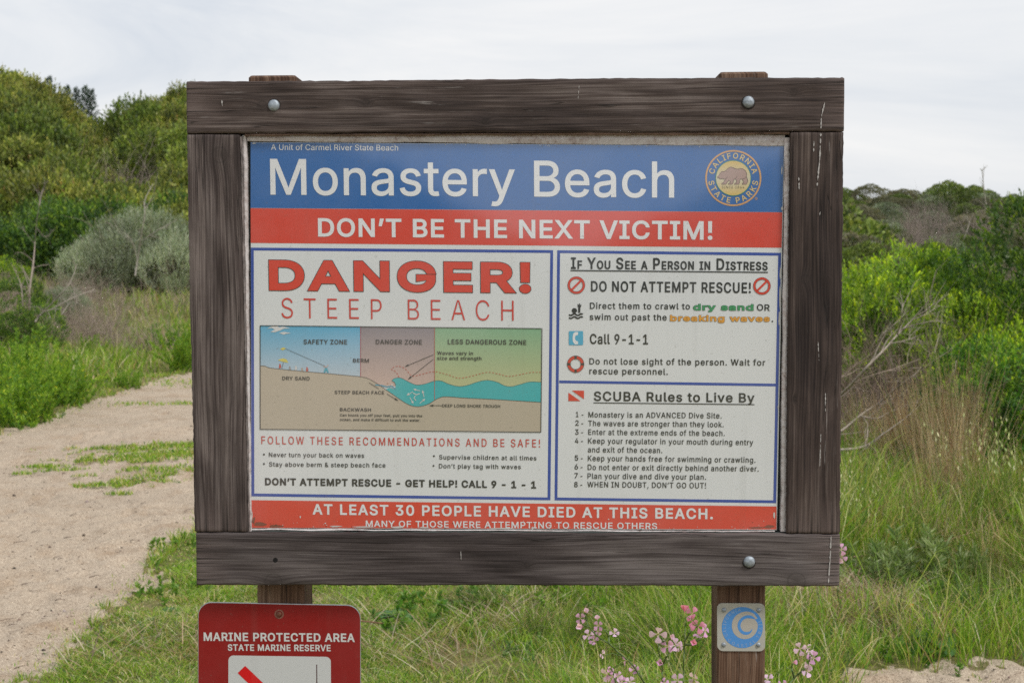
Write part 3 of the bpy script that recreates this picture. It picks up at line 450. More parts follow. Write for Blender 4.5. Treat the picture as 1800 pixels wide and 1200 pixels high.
GL = {}
for line in GLYPHS.strip('\n').split('\n'):
    ch = line[0]; adv, body = line[1:].split('|')
    sp = []
    for s in (body.split('/') if body else []):
        sp.append([[int(v) for v in seg.split()] for seg in s.split(',')])
    if ch == '!': sp[0][0][1] = sp[0][3][1] = 205          # open the gap above the dot so that it survives the bold cut
    GL[ch] = (int(adv), sp)
CAP = 509.0; SCL = 40.0
def offset_loop(P, d):
    """push a closed contour outwards (to the left of a clockwise walk) by d, mitred"""
    Pn = np.roll(P, -1, 0); E = Pn - P; L = np.hypot(E[:, 0], E[:, 1]); E = E / L[:, None]
    Nn = np.c_[-E[:, 1], E[:, 0]]; Np = np.roll(Nn, 1, 0); m = Nn + Np; l2 = (m ** 2).sum(1); m = m * (2 / np.maximum(l2, 0.55))[:, None]
    return P + m * d
def curve_mesh(splines, offset=0.0, res=4):
    """splines: closed contours of points [x, y, (c1x, c1y, c2x, c2y)] -> filled flat mesh in XY (non-zero winding)"""
    groups = []; loops = []
    for gi, s in ((gi, s) for gi, gl in enumerate(splines) for s in gl):
        n = len(s); pts = []
        for i, p in enumerate(s):
            pts.append((p[0], p[1])); q = s[(i + 1) % n]
            if len(p) >= 6:
                for k in range(1, res):
                    t = k / res; u = 1 - t
                    pts.append(tuple(u ** 3 * p[a] + 3 * u * u * t * p[2 + a] + 3 * u * t * t * p[4 + a] + t ** 3 * q[a] for a in (0, 1)))
        P = np.array(pts); keep = np.hypot(*(np.roll(P, -1, 0) - P).T) > 1e-5; P = P[keep]
        area = 0.5 * np.sum(P[:, 0] * np.roll(P[:, 1], -1) - P[:, 1] * np.roll(P[:, 0], -1))
        loops.append((P, area, gi))
    for gi in range(len(splines)):
        g = sorted((k for k in range(len(loops)) if loops[k][2] == gi), key=lambda k: -abs(loops[k][1]))
        if g: groups.append(g)
    VV = []; FF = []
    for g in groups:
        sgn = -1 if loops[g[0]][1] > 0 else 1
        LP = [offset_loop(loops[j][0], offset * sgn) if offset else loops[j][0] for j in g]
        vs = []; es = []
        for P in LP:
            b0 = len(vs); vs += [Vector((float(x), float(y))) for x, y in P]; es += [(b0 + k, b0 + (k + 1) % len(P)) for k in range(len(P))]
        r = delaunay_2d_cdt(vs, es, [], 0, 1e-7); V = np.array([tuple(v) for v in r[0]]); F = np.array(r[2]); cen = V[F].mean(1)
        wn = np.zeros(len(F))
        for P in LP:
            A = P; B = np.roll(P, -1, 0)
            x, y = cen[:, 0:1], cen[:, 1:2]
            left_ = (B[:, 0] - A[:, 0]) * (y - A[:, 1]) - (x - A[:, 0]) * (B[:, 1] - A[:, 1])
            wn += ((A[:, 1] <= y) & (B[:, 1] > y) & (left_ > 0)).sum(1) - ((A[:, 1] > y) & (B[:, 1] <= y) & (left_ < 0)).sum(1)
        ok = wn * -sgn > 0.5
        b0 = len(VV); VV += [(x, y, 0.0) for x, y in V]; FF += [tuple(int(k) + b0 for k in f) for f in F[ok]]
    me = bpy.data.meshes.new('outline'); me.from_pydata(VV, [], FF); me.update(); return me
def layout(s, bold=0.0, track=0.0, small=0.0, wide=1.0):
    """glyph splines in cap-height units; returns (splines, ink_left, ink_right)"""
    x = 0.0; out = []; xs = []
    for ch in s:
        k = 1.0; c = ch
        if small and ch.islower(): k = small; c = ch.upper()
        adv, sp = GL[c]; out.append([])
        for q in sp:
            pts = []
            for p in q:
                v = []
                for a in range(0, len(p), 2): v += [x + p[a] / CAP * k * wide, p[a + 1] / CAP * k]
                pts.append(v); xs.append(v[0])
            out[-1].append(pts)
        x += (adv / CAP * wide + 2 * bold * 0.9 + track) * k
    return out, min(xs), max(xs)
def finish_print(me, mat, col, fn, name, parent, grad=None):
    for v in me.vertices: v.co = fn(v.co.x, v.co.y)
    for p in me.polygons: p.use_smooth = False
    if len(me.color_attributes) == 0: set_tint(me, np.tile(np.array([*col, 1.0], np.float32), (len(me.vertices), 1)))
    me.materials.clear(); me.materials.append(mat); me.update()
    return link(name, me, parent)
LIFT = 0.00022
def T(s, x0, y0, x1, y1, cap, col, bold=0.0, track=0.0, depth=0.016, layer=3, parent=None, small=0.0, mat=None, outline=None, name='lettering', wide=1.0):
    """one line of print: baseline from (x0,y0) to (x1,y1), cap height in the same measure"""
    parent = parent or PANEL; mat = mat or INK
    a, b = S(x0, y0, depth), S(x1, y1, depth)
    e = (b - a); L = e.length; e.normalize()
    c = (S(x0, y0 - cap, depth) - a).length
    sp, l, r = layout(s, bold, track, small, wide)
    l -= bold; r += bold
    kx = L / ((r - l) * c)
    hb = 1.0 - 2 * bold
    def fn_(lay):
        def fn(x, y):
            p = a + e * ((x - l) * c * kx) + Vector((-e.y * 0, 1.0)) * ((y * hb + bold) * c)
            return Vector((p.x, depth - LIFT * lay, p.y))
        return fn
    if outline is not None:
        finish_print(curve_mesh(sp, bold + outline[1]), mat, outline[0], fn_(layer), name, parent); layer += 1
    return finish_print(curve_mesh(sp, bold), mat, col, fn_(layer), name, parent)
def POLY(pts, col, layer=2, depth=0.016, parent=None, mat=None, name='print_shape', cols=None):
    """flat printed shape through photograph-measured corners"""
    parent = parent or PANEL
    me = pymesh(name, [SV(px, py, depth - LIFT * layer) for px, py in pts], [range(len(pts))])
    if cols is None: set_tint(me, np.tile(np.array([*col, 1.0], np.float32), (len(pts), 1)))
    else: set_tint(me, np.array([[*c, 1.0] for c in cols], np.float32))
    return link(name, me, parent, mat or INK)
def STROKE(pts, wpx, col, layer=3, depth=0.016, parent=None, mat=None, name='print_line', closed=False, dash=None):
    """printed line of width wpx along points"""
    parent = parent or PANEL
    P = [Vector(p) for p in pts]
    if dash:
        Q = []; acc = 0.0
        for a, b in zip(P[:-1], P[1:]):
            n = max(1, int((b - a).length / 0.5))
            for k in range(n): Q.append(a.lerp(b, k / n))
        segs = []; cur = []; d = 0.0
        for k, p in enumerate(Q):
            if k: d += (p - Q[k - 1]).length
            if (d % (dash[0] + dash[1])) < dash[0]: cur.append(p)
            else:
                if len(cur) > 1: segs.append(cur)
                cur = []
        if len(cur) > 1: segs.append(cur)
    else: segs = [P + ([P[0]] if closed else [])]
    V = []; F = []
    for sg in segs:
        n = len(sg); b0 = len(V)
        for k, p in enumerate(sg):
            if closed:
                t_ = sg[(k + 1) % (n - 1)] - sg[(k - 1) % (n - 1)]
            else: t_ = sg[min(k + 1, n - 1)] - sg[max(k - 1, 0)]
            t_ = t_.normalized() if t_.length else Vector((1, 0)); nn = Vector((-t_.y, t_.x)) * wpx / 2
            for q in (p + nn, p - nn): V.append(SV(q.x, q.y, depth - LIFT * layer))
        for k in range(n - 1): F.append((b0 + 2 * k, b0 + 2 * k + 1, b0 + 2 * k + 3, b0 + 2 * k + 2))
    me = pymesh(name, V, F, tint=col); return link(name, me, parent, mat or INK)
def RING(cx_, cy_, r0, r1, col, layer=3, seg=64, a0=0, a1=360, **k):
    depth = k.get('depth', 0.016); parent = k.get('parent') or PANEL
    V = []; F = []; full = abs(a1 - a0) >= 360
    n = seg
    for i in range(n + (0 if full else 1)):
        a = math.radians(a0 + (a1 - a0) * i / n)
        for rr in (r0, r1): V.append(SV(cx_ + rr * math.cos(a), cy_ + rr * math.sin(a), depth - LIFT * layer))
    m_ = len(V) // 2
    for i in range(n): j = (i + 1) % m_; F.append((2 * i, 2 * i + 1, 2 * j + 1, 2 * j))
    me = pymesh('ring', V, F, tint=col); return link(k.get('name', 'print_ring'), me, parent, k.get('mat') or INK)
def DISC(cx_, cy_, r, col, layer=3, seg=48, **k):
    return POLY([(cx_ + r * math.cos(2 * math.pi * i / seg), cy_ + r * math.sin(2 * math.pi * i / seg)) for i in range(seg)], col, layer, **k)
def ARC(s, cx_, cy_, r, a0, a1, cap, col, bold, layer=3, inward=False, parent=None, mat=None, depth=0.016, name='lettering'):
    """letters round a circle; angles in degrees, 0 = right, 90 = up; a0,a1 = centres of first and last letter"""
    allsp = []; k = cap
    ws = [GL[c][0] / CAP for c in s]; cen = []; x = 0
    for w_ in ws: cen.append(x + w_ / 2); x += w_ + 0.12
    for c, ce, w_ in zip(s, cen, ws):
        f = (ce - cen[0]) / (cen[-1] - cen[0]); ang = math.radians(a0 + (a1 - a0) * f)
        up = -1 if inward else 1
        # local axes in photo pixels (y down)
        ux, uy = math.cos(ang) * up, -math.sin(ang) * up
        rx, ry = math.sin(ang) * up, math.cos(ang) * up
        bx, by = cx_ + r * math.cos(ang), cy_ - r * math.sin(ang)
        allsp.append([])
        for q in GL[c][1]:
            pts = []
            for p in q:
                v = []
                for a in range(0, len(p), 2):
                    gx_, gy_ = p[a] / CAP - w_ / 2, p[a + 1] / CAP - 0.5
                    v += [bx + (rx * gx_ + ux * gy_) * k, -(by + (ry * gx_ + uy * gy_) * k)]
                pts.append(v)
            allsp[-1].append(pts)
    me = curve_mesh(allsp, bold * k)
    return finish_print(me, mat or INK, col, lambda X, Y: SV(X, -Y, depth - LIFT * layer), name, parent or PANEL)

INK = mat_ink('printed_film')
WOOD_D, WOOD_M, WOOD_L = (0.018, 0.012, 0.011), (0.074, 0.054, 0.047), (0.20, 0.165, 0.15)

# a board: front outline given by four measured corners, a rounded edge all round, slightly uneven arrises
def plank(name, c4, d0, d1, mat, parent, vertical=False, seed=0, nlen=120, rough=0.0012, cnr=0.004):
    tl, tr, br, bl = [S(x, y, d0) for x, y in c4]
    if vertical: ends = ((tl, bl), (tr, br)); a0, a1, b0, b1 = bl, tl, br, tr      # length runs up
    else: a0, a1, b0, b1 = bl, br, tl, tr                                          # length runs right
    L = (a1 - a0).length; W_ = (b0 - a0).length; rg = np.random.default_rng(seed)
    c = cnr / W_; D = d1 - d0
    prof = [(0, D), (0, D * 0.5), (0, cnr), (c * 0.3, cnr * 0.3), (c, 0)] + [(x, 0) for x in np.linspace(c, 1 - c, 12)[1:-1]] + [(1 - c, 0), (1 - c * 0.3, cnr * 0.3), (1, cnr), (1, D * 0.5), (1, D)]
    prof = [prof[0]] + prof[1:]
    K = len(prof); V = []; UV = []
    s_list = [0, 0.0015 / L, 0.004 / L] + list(np.linspace(0.008 / L, 1 - 0.008 / L, nlen)) + [1 - 0.004 / L, 1 - 0.0015 / L, 1]
    lo = np.cumsum(rg.normal(0, 1, len(s_list))); hi = np.cumsum(rg.normal(0, 1, len(s_list)))
    def det(z): z = z - np.linspace(z[0], z[-1], len(z)); z = z / (np.abs(z).max() + 1e-9); return z + rg.normal(0, 0.35, len(z))
    lo, hi = det(lo) * rough, det(hi) * rough
    for si, s in enumerate(s_list):
        inset = (0.0025, 0.0008, 0)[min(si, 2)] if si < 3 else ((0.0025, 0.0008, 0)[min(len(s_list) - 1 - si, 2)] if si > len(s_list) - 4 else 0)
        pa = a0.lerp(a1, s); pb = b0.lerp(b1, s)
        for (t_, d) in prof:
            wgt = (1 - min(t_ / 0.1, 1)) * lo[si] + (1 - min((1 - t_) / 0.1, 1)) * hi[si]
            p = pa.lerp(pb, t_); dirn = (pb - pa).normalized(); p = p + dirn * wgt
            dd = d + (inset if d < D * 0.3 else 0)
            if 0.02 < t_ < 0.98: dd += 0.0006 * math.sin(s * L * 40 + t_ * 9 + seed) + rg.normal(0, 0.00012)
            V.append((p.x, d0 + dd, p.y))
            UV.append((s * L, t_ * W_ + (d if t_ > 0.5 else -d)))
    F = []
    ns = len(s_list)
    for i_ in range(ns - 1):
        for k in range(K - 1): F.append((i_ * K + k, i_ * K + k + 1, (i_ + 1) * K + k + 1, (i_ + 1) * K + k))
        F.append((i_ * K + K - 1, i_ * K, (i_ + 1) * K, (i_ + 1) * K + K - 1))
    F.append(tuple(range(K))[::-1]); F.append(tuple((ns - 1) * K + k for k in range(K)))
    me = pymesh(name, V, F, smooth=True)
    uvl = me.uv_layers.new(name='UVMap')
    for lp in me.loops: uvl.data[lp.index].uv = UV[lp.vertex_index]
    me.polygons[-1].use_smooth = me.polygons[-2].use_smooth = False
    return link(name, me, parent, mat)

SIGN = tag(empty('notice_board', SROOT, SYAW), 'large warning notice board in a dark timber frame on two posts beside the path', 'sign')
# corners traced on the photograph
top = plank('frame_board', [(327, 143), (1485, 136), (1484, 231), (328, 235)], 0, 0.038, mat_wood('weathered_timber_top', WOOD_D, WOOD_M, WOOD_L, [(0.14, 0.05, 0.008), (0.33, 0.055, 0.006), (1.11, 0.07, 0.006), (0.55, 0.02, 0.006)], length=1.2), SIGN, seed=1, rough=0.0011)
bot = plank('frame_board', [(344, 935.6), (1477, 939), (1476, 1030), (345, 1028)], 0, 0.038, mat_wood('weathered_timber_bottom', WOOD_D, (0.064, 0.051, 0.049), (0.165, 0.142, 0.135), [(0.145, 0.006, 0.016), (1.12, 0.01, 0.016), (0.62, 0.04, 0.005)], bias=0.01, length=1.175), SIGN, seed=2)
lef = plank('frame_board', [(328, 236), (421, 236), (436, 935), (342, 934.5)], 0.0012, 0.038, mat_wood('weathered_timber_left', WOOD_D, (0.064, 0.048, 0.044), WOOD_L, [(0.70, 0.062, 0.014)], white=0.2), SIGN, vertical=True, seed=3)
rig = plank('frame_board', [(1390, 232), (1484, 232), (1477, 938), (1382, 937)], 0.0012, 0.038, mat_wood('weathered_timber_right', WOOD_D, (0.064, 0.045, 0.038), (0.165, 0.13, 0.112), [(0.47, 0.03, 0.008), (0.25, 0.012, 0.004)], white=0.15), SIGN, vertical=True, seed=4)

# posts behind, of redder timber
PW = mat_wood('post_timber', (0.035, 0.018, 0.011), (0.115, 0.062, 0.038), (0.24, 0.16, 0.11), white=0.35, bump=0.5)
def post(xl, xr, topy, sd_, tip=0.0):
    d0, d1 = 0.0385, 0.1275
    a = S(xl, 1045, d0); b = S(xr, 1045, d0); zt = S(xl, topy, d0).y
    rg = np.random.default_rng(sd_)
    V = []; UV = []; F = []
    W_ = (b - a).length; W = b.x - a.x; ring_ = []
    c = 0.004
    prof = [(0, d1), (0, d0 + c), (c, d0), (W / 2, d0), (W - c, d0), (W, d0 + c), (W, d1), (W - c, d1 + c), (c, d1 + c)]
    per = [0, 0.09, 0.094, 0.14, 0.18, 0.184, 0.27, 0.28, 0.36]
    zs = np.concatenate([np.linspace(-0.4, zt - 0.01, 90), [zt - 0.004, zt]])
    lean = a.x
    for zi, z in enumerate(zs):
        ins = 0.004 if zi == len(zs) - 1 else 0
        for k, (x_, d) in enumerate(prof):
            V.append((lean + (x_ if x_ < W / 2 else x_) + (ins if x_ < W / 2 else -ins) * (zi == len(zs) - 1) + rg.normal(0, 0.0003), d + rg.normal(0, 0.0003) + (ins if d < 0.08 else -ins), z))
            UV.append((z, per[k]))
    K = len(prof)
    for i_ in range(len(zs) - 1):
        for k in range(K): F.append((i_ * K + k, i_ * K + (k + 1) % K, (i_ + 1) * K + (k + 1) % K, (i_ + 1) * K + k))
    F.append(tuple((len(zs) - 1) * K + k for k in range(K)))
    me = pymesh('post', V, F); uvl = me.uv_layers.new(name='UVMap')
    for lp in me.loops: uvl.data[lp.index].uv = UV[lp.vertex_index]
    return link('post', me, SIGN, PW)
post(452, 535, 132.5, 21); post(1261, 1345.5, 126.5, 22)

# recessed panel
BACK = mat_plain('backing_board', (0.035, 0.045, 0.04), 0.8, scale=20)
me = pymesh('backing_board', [SV(x, y, d) for d in (0.026, 0.036) for x, y in ((418, 232), (1392, 230), (1386, 940), (432, 938))],
            [(0, 1, 2, 3), (7, 6, 5, 4), (0, 4, 5, 1), (1, 5, 6, 2), (2, 6, 7, 3), (3, 7, 4, 0)]); link('backing_board', me, SIGN, BACK)
PT = [(440.5, 250), (1378.5, 256.5), (1365.5, 931), (441.5, 927.5)]
WHITE = (0.70, 0.72, 0.725)
me = pymesh('panel', [SV(x, y, 0.016) for x, y in PT] + [SV(x, y, 0.0255) for x, y in PT], [(3, 2, 1, 0), (4, 5, 6, 7), (0, 1, 5, 4), (1, 2, 6, 5), (2, 3, 7, 6), (3, 0, 4, 7)], tint=WHITE)
PANEL = link('panel', me, SIGN, INK)
PANEL['label'] = 'glossy white panel printed in blue, red and black'
# stop mouldings of worn white paint
m, t, b = newmat('worn_white_paint'); PAINT = m
co = N(t, 'ShaderNodeTexCoord')
def nz2(s, d=8, r=0.75):
    n = N(t, 'ShaderNodeTexNoise'); n.inputs['Scale'].default_value = s; n.inputs['Detail'].default_value = d; n.inputs['Roughness'].default_value = r
    t.links.new(co.outputs['Object'], n.inputs['Vector']); return n.outputs[0]
rr = ramp(t, [(0.36, (0.14, 0.10, 0.085)), (0.43, (0.42, 0.35, 0.33)), (0.52, (0.58, 0.54, 0.53)), (0.75, (0.70, 0.67, 0.66))]); t.links.new(math_(t, 'ADD', math_(t, 'MULTIPLY', nz2(12), 0.5), math_(t, 'MULTIPLY', nz2(140), 0.5)), rr.inputs[0])
t.links.new(rr.outputs[0], b.inputs['Base Color']); b.inputs['Roughness'].default_value = 0.6
bp = N(t, 'ShaderNodeBump'); bp.inputs['Strength'].default_value = 0.6; bp.inputs['Distance'].default_value = 0.001; t.links.new(nz2(160), bp.inputs['Height']); t.links.new(bp.outputs[0], b.inputs['Normal'])
def strip(name, a, b, wa, wb, d0, d1, mat, parent, n=90, rough=0.0006, seed=0, vertical=True, label=None):
    """thin moulding from a to b (measured), wa/wb its near and far widths towards +x (vertical) or +y (horizontal)"""
    rg = np.random.default_rng(seed); V = []; F = []
    j1, j2 = [np.convolve(rg.normal(0, 1, n + 4), [0.2, 0.2, 0.2, 0.2, 0.2], 'valid') * rough * 2 for _ in range(2)]
    for k in range(n):
        f = k / (n - 1); x = a[0] + (b[0] - a[0]) * f; y = a[1] + (b[1] - a[1]) * f; ww = wa + (wb - wa) * f
        P = (x, y), ((x + ww, y) if vertical else (x, y + ww))
        p, q_ = S(*P[0], d0), S(*P[1], d0)
        if vertical: p.x += j1[k]; q_.x += j2[k]
        else: p.y += j1[k]; q_.y += j2[k]
        mid_ = p.lerp(q_, 0.5)
        V += [(p.x, d1, p.y), (p.x, d0 + 0.002, p.y), (mid_.x, d0 + rg.normal(0, 0.0003), mid_.y), (q_.x, d0 + 0.002, q_.y), (q_.x, d1, q_.y)]
    for k in range(n - 1):
        for c_ in range(4): F.append((k * 5 + c_, k * 5 + c_ + 1, k * 5 + c_ + 6, k * 5 + c_ + 5))
    F += [(4, 3, 2, 1, 0), tuple((n - 1) * 5 + c_ for c_ in range(5))]
    return link(name, pymesh(name, V, F, smooth=False), parent, mat)
GREYP = mat_plain('grey_cracked_edge', (0.17, 0.145, 0.135), 0.8, var=0.55, scale=60, bump=0.8)
strip('moulding', (424, 238), (437, 934), 9, 4.5, 0.010, 0.0258, PAINT, SIGN, seed=1)
strip('edge_splinter', (421.2, 240), (436.2, 934), 3.5, 2.5, 0.003, 0.02, GREYP, SIGN, seed=2)
strip('moulding', (1380, 242), (1373, 934), 9.5, 8, 0.008, 0.0258, PAINT, SIGN, seed=3)
strip('moulding', (434, 237.5), (1380, 236), 11, 20, 0.012, 0.0258, PAINT, SIGN, seed=4, vertical=False)
strip('edge_splinter', (430, 235.2), (1388, 231.6), 3, 4.5, 0.004, 0.02, mat_plain('pinkish_split_edge', (0.20, 0.13, 0.10), 0.8, var=0.4, scale=50, bump=0.8), SIGN, seed=5, vertical=False)
strip('moulding', (441, 929.5), (1362, 933), 2.6, 2.4, 0.0135, 0.0258, PAINT, SIGN, seed=6, vertical=False)
strip('dark_line', (441, 932.5), (1382, 936), 2.8, 2.6, 0.010, 0.0258, BACK, SIGN, seed=7, vertical=False)  # thin dark strip along the foot of the panel

# galvanised dome bolts, one missing: its dark hole
ZINC = mat_plain('galvanised_steel', (0.34, 0.38, 0.42), 0.58, 0.6, var=0.25, scale=180, bump=0.3)
def dome(name, px, py, d, rad, hgt_, parent, mat, seg=28):
    p = S(px, py, d); V = []; F = []
    for i_ in range(7):
        a = i_ / 6 * math.pi / 2; rr_ = rad * math.cos(a) ** 0.8 if i_ < 6 else 0.0005
        for k in range(seg): th = 2 * math.pi * k / seg; V.append((p.x + rr_ * math.cos(th), d - hgt_ * math.sin(a), p.y + rr_ * math.sin(th)))
    for i_ in range(6):
        for k in range(seg): F.append((i_ * seg + k, i_ * seg + (k + 1) % seg, (i_ + 1) * seg + (k + 1) % seg, (i_ + 1) * seg + k))
    F.append(tuple(6 * seg + k for k in range(seg)))
    return link(name, pymesh(name, V, F, smooth=True), parent, mat)
STAIN = mat_plain('bolt_stain', (0.022, 0.016, 0.013), 0.95, var=0.4, scale=120)
for px, py in ((481.5, 185.5), (1315.5, 179.5), (1317, 986.5)):
    dome('stain', px, py + 0.5, 0.0002, 0.0132, 0.0009, SIGN, STAIN); dome('bolt', px, py, 0.0003, 0.0108, 0.0065, SIGN, ZINC)
HOLE = mat_plain('bolt_hole_shade', (0.006, 0.005, 0.005), 1.0)
dome('bolt_hole', 484, 984.5, 0.0004, 0.0056, 0.0010, SIGN, HOLE)
# stains and bird lime
LIME = mat_plain('bird_lime', (0.42, 0.40, 0.38), 0.9, var=0.4, scale=250)
def lime(pts, wd, parent, d=0.0, seed=0):
    rg = np.random.default_rng(seed); V = []; F = []; P = [Vector(p) for p in pts]; Q = []
    for a, b in zip(P[:-1], P[1:]):
        n = max(2, int((b - a).length / 3))
        for k in range(n): Q.append(a.lerp(b, k / n))
    runs = []; cur = []
    for q_ in Q:
        if rg.random() < 0.13 and len(cur) > 1: runs.append(cur); cur = []
        cur.append(q_)
    runs.append(cur)
    for r_ in runs:
        b0 = len(V); n = len(r_)
        for k, q_ in enumerate(r_):
            ww = wd * rg.uniform(0.25, 1.0) * (0.35 if k in (0, n - 1) else 1)
            x = q_.x + rg.normal(0, 0.12)
            V += [SV(x - ww / 2, q_.y, d - 0.0014), SV(x + ww / 2, q_.y, d - 0.0014)]
        for k in range(n - 1): F.append((b0 + 2 * k, b0 + 2 * k + 1, b0 + 2 * k + 3, b0 + 2 * k + 2))
    if F: link('bird_lime', pymesh('bird_lime', V, F), parent, LIME)
lime([(1450, 180), (1444, 205), (1443, 229)], 3, top, 0, 1); lime([(1443, 234), (1441, 280), (1436, 330)], 3.2, rig, 0.0012, 2)
lime([(1431, 248), (1430, 270)], 3, rig, 0.0012, 3); lime([(1404, 312), (1405, 336)], 2.6, rig, 0.0012, 4); lime([(1442, 372), (1440, 382)], 3, rig, 0.0012, 5)
lime([(1451, 690), (1451, 726)], 2, rig, 0.0012, 6); lime([(1443, 762), (1441, 822)], 1.8, rig, 0.0012, 7)
lime([(1461, 942), (1459, 985), (1456, 1027)], 3.2, bot, 0, 8); lime([(390, 176), (391, 190)], 3, top, 0, 9); lime([(810, 968), (811, 986)], 1.6, bot, 0, 10)
lime([(1018, 150), (1016, 178)], 1.6, top, 0, 11); lime([(1438, 600), (1440, 640)], 1.5, rig, 0.0012, 12)

# ---- print of the panel
BLUE, RED, BLK, LBL = (0.020, 0.125, 0.385), (0.66, 0.060, 0.038), (0.022, 0.024, 0.028), (0.03, 0.075, 0.36)
WT = (0.75, 0.76, 0.77)
POLY([(440.5, 250.5), (1378, 257), (1375.3, 373), (440.5, 365.5)], BLUE, 1, name='title_band')
POLY([(440.5, 366), (1375.3, 373.4), (1374, 435.5), (440.8, 427)], RED, 1, name='red_band')
POLY([(441.3, 878.5), (1365, 889.5), (1365, 930), (441.5, 927)], RED, 1, name='red_band')
def box(c, w_, name='box_outline'):
    (x0, y0), (x1, y1), (x2, y2), (x3, y3) = c
    q_ = [(x0 + w_, y0 + w_), (x1 - w_, y1 + w_), (x2 - w_, y2 - w_), (x3 + w_, y3 - w_)]
    V = [SV(x, y, 0.016 - LIFT) for x, y in list(c) + q_]
    link(name, pymesh(name, V, [(0, 1, 5, 4), (1, 2, 6, 5), (2, 3, 7, 6), (3, 0, 4, 7)], tint=LBL), PANEL, INK)
box([(441, 435.2), (972.3, 439.6), (967.5, 878.7), (442, 871.8)], 5.0)
box([(979.5, 439.8), (1373, 444.4), (1364.3, 883.8), (974.8, 878.8)], 5.0)
STROKE([(983, 670.8), (1364.5, 676.4)], 4.8, LBL, 1)
T('A Unit of Carmel River State Beach', 476.7, 263.8, 700, 265, 10, WT, 0.01)
T('Monastery Beach', 475.6, 342.3, 1185, 347.6, 63, WT, 0.013)
T('DON’T BE THE NEXT VICTIM!', 559.3, 416, 1252.3, 421.7, 32.7, WT, 0.038)
T('DANGER!', 473.5, 510.8, 933, 515.6, 54.5, RED, 0.078, 0.03, outline=(BLK, 0.022), wide=1.55)
T('STEEP BEACH', 495, 558.8, 903, 563.6, 35, (0.60, 0.05, 0.04), -0.012, 0.42, wide=0.8)
z3 = lambda x, y: (440 + x / 3.4615, 560 + y / 3.4615)
# diagram
def G(c): return c
skyT, skyB = (0.10, 0.40, 0.62), (0.46, 0.55, 0.62)
def vgrad(x0, x1, y0, y1, cT, cB, layer, n=6, name='diagram_zone'):
    V = []; F = []; cols = []
    for k in range(n + 1):
        f = k / n; y = y0 + (y1 - y0) * f; sl_ = (18.0 / 1715)
        for x in (x0, x1): V.append(SV(*z3(x, y + (x - 60) * sl_ * (1 - f)), 0.016 - LIFT * layer)); cols.append([*(np.array(cT) * (1 - f) + np.array(cB) * f), 1])
    for k in range(n): F.append((2 * k, 2 * k + 1, 2 * k + 3, 2 * k + 2))
    me = pymesh(name, V, F); set_tint(me, np.array(cols, np.float32)); link(name, me, PANEL, INK)
vgrad(61, 671, 43, 360, skyT, skyB, 1); vgrad(671, 1120, 43, 410, (0.24, 0.22, 0.25), (0.56, 0.42, 0.36), 1); vgrad(1120, 1770, 43, 470, (0.22, 0.42, 0.26), (0.52, 0.50, 0.26), 1)
SANDC = (0.47, 0.41, 0.32)
def cat(pts, n=6):
    P = [Vector(p) for p in pts]; P = [P[0] * 2 - P[1]] + P + [P[-1] * 2 - P[-2]]; out = []
    for i_ in range(1, len(P) - 2):
        for k in range(n):
            t_ = k / n; a, b, c_, d = P[i_ - 1:i_ + 3]
            out.append(0.5 * ((2 * b) + (c_ - a) * t_ + (2 * a - 5 * b + 4 * c_ - d) * t_ ** 2 + (3 * b - a - 3 * c_ + d) * t_ ** 3))
    out.append(P[-2]); return [tuple(p) for p in out]
prof_ = cat([(61, 285), (90, 288), (130, 300), (280, 316), (440, 330), (600, 345), (680, 354), (740, 375), (850, 448), (950, 515), (1015, 534), (1080, 520), (1125, 493), (1165, 476), (1210, 474), (1300, 481), (1500, 491), (1769, 508)])
POLY([z3(*p) for p in prof_] + [z3(1768, 690), z3(61, 672)], SANDC, 2, name='diagram_sand')
SEA, SEAD = (0.05, 0.42, 0.44), (0.015, 0.33, 0.36)
surf = cat([(820, 432), (850, 420), (878, 428), (884, 405), (876, 385), (862, 376), (880, 362), (915, 360), (960, 382), (1010, 402), (1060, 397), (1120, 379), (1160, 378), (1210, 398), (1265, 411), (1320, 405), (1380, 385), (1440, 374), (1500, 385), (1550, 408), (1590, 412), (1640, 400), (1700, 384), (1769, 386)])
bed = [p for p in prof_ if p[0] > 815]
POLY([z3(*p) for p in surf] + [z3(*p) for p in reversed(bed)], SEA, 3, name='diagram_sea')
STROKE([z3(*p) for p in surf[18:]], 0.6, (0.05, 0.12, 0.12), 4)
STROKE([z3(*p) for p in prof_], 0.7, (0.05, 0.05, 0.05), 4)
STROKE([z3(760, 402), z3(800, 406), z3(830, 414), z3(860, 410), z3(885, 428)], 2.0, (0.06, 0.3, 0.42), 4)
DISC(*z3(862, 402), 1.6, (0.62, 0.62, 0.6), 5, 12); DISC(*z3(836, 392), 1.0, (0.5, 0.3, 0.2), 5, 12)
STROKE([z3(*p) for p in cat([(905, 358), (895, 335), (880, 318), (858, 306), (880, 292), (910, 290), (945, 306), (985, 348), (1040, 338), (1120, 322), (1200, 340), (1270, 361), (1340, 350), (1440, 326), (1510, 336), (1570, 350), (1640, 340), (1700, 327), (1768, 326)])], 0.9, (0.5, 0.06, 0.04), 4, dash=(4.0, 2.0))
STROKE([z3(671, 50), z3(671, 354)], 0.9, (0.45, 0.06, 0.05), 4); STROKE([z3(1121, 55), z3(1121, 493)], 0.9, (0.45, 0.10, 0.08), 4)
for pts in ([(60, 42), (1775, 60)], [(1775, 60), (1768, 690)], [(1768, 690), (60, 672)], [(60, 672), (60, 42)]): STROKE([z3(*p) for p in pts], 1.3, BLK, 5)
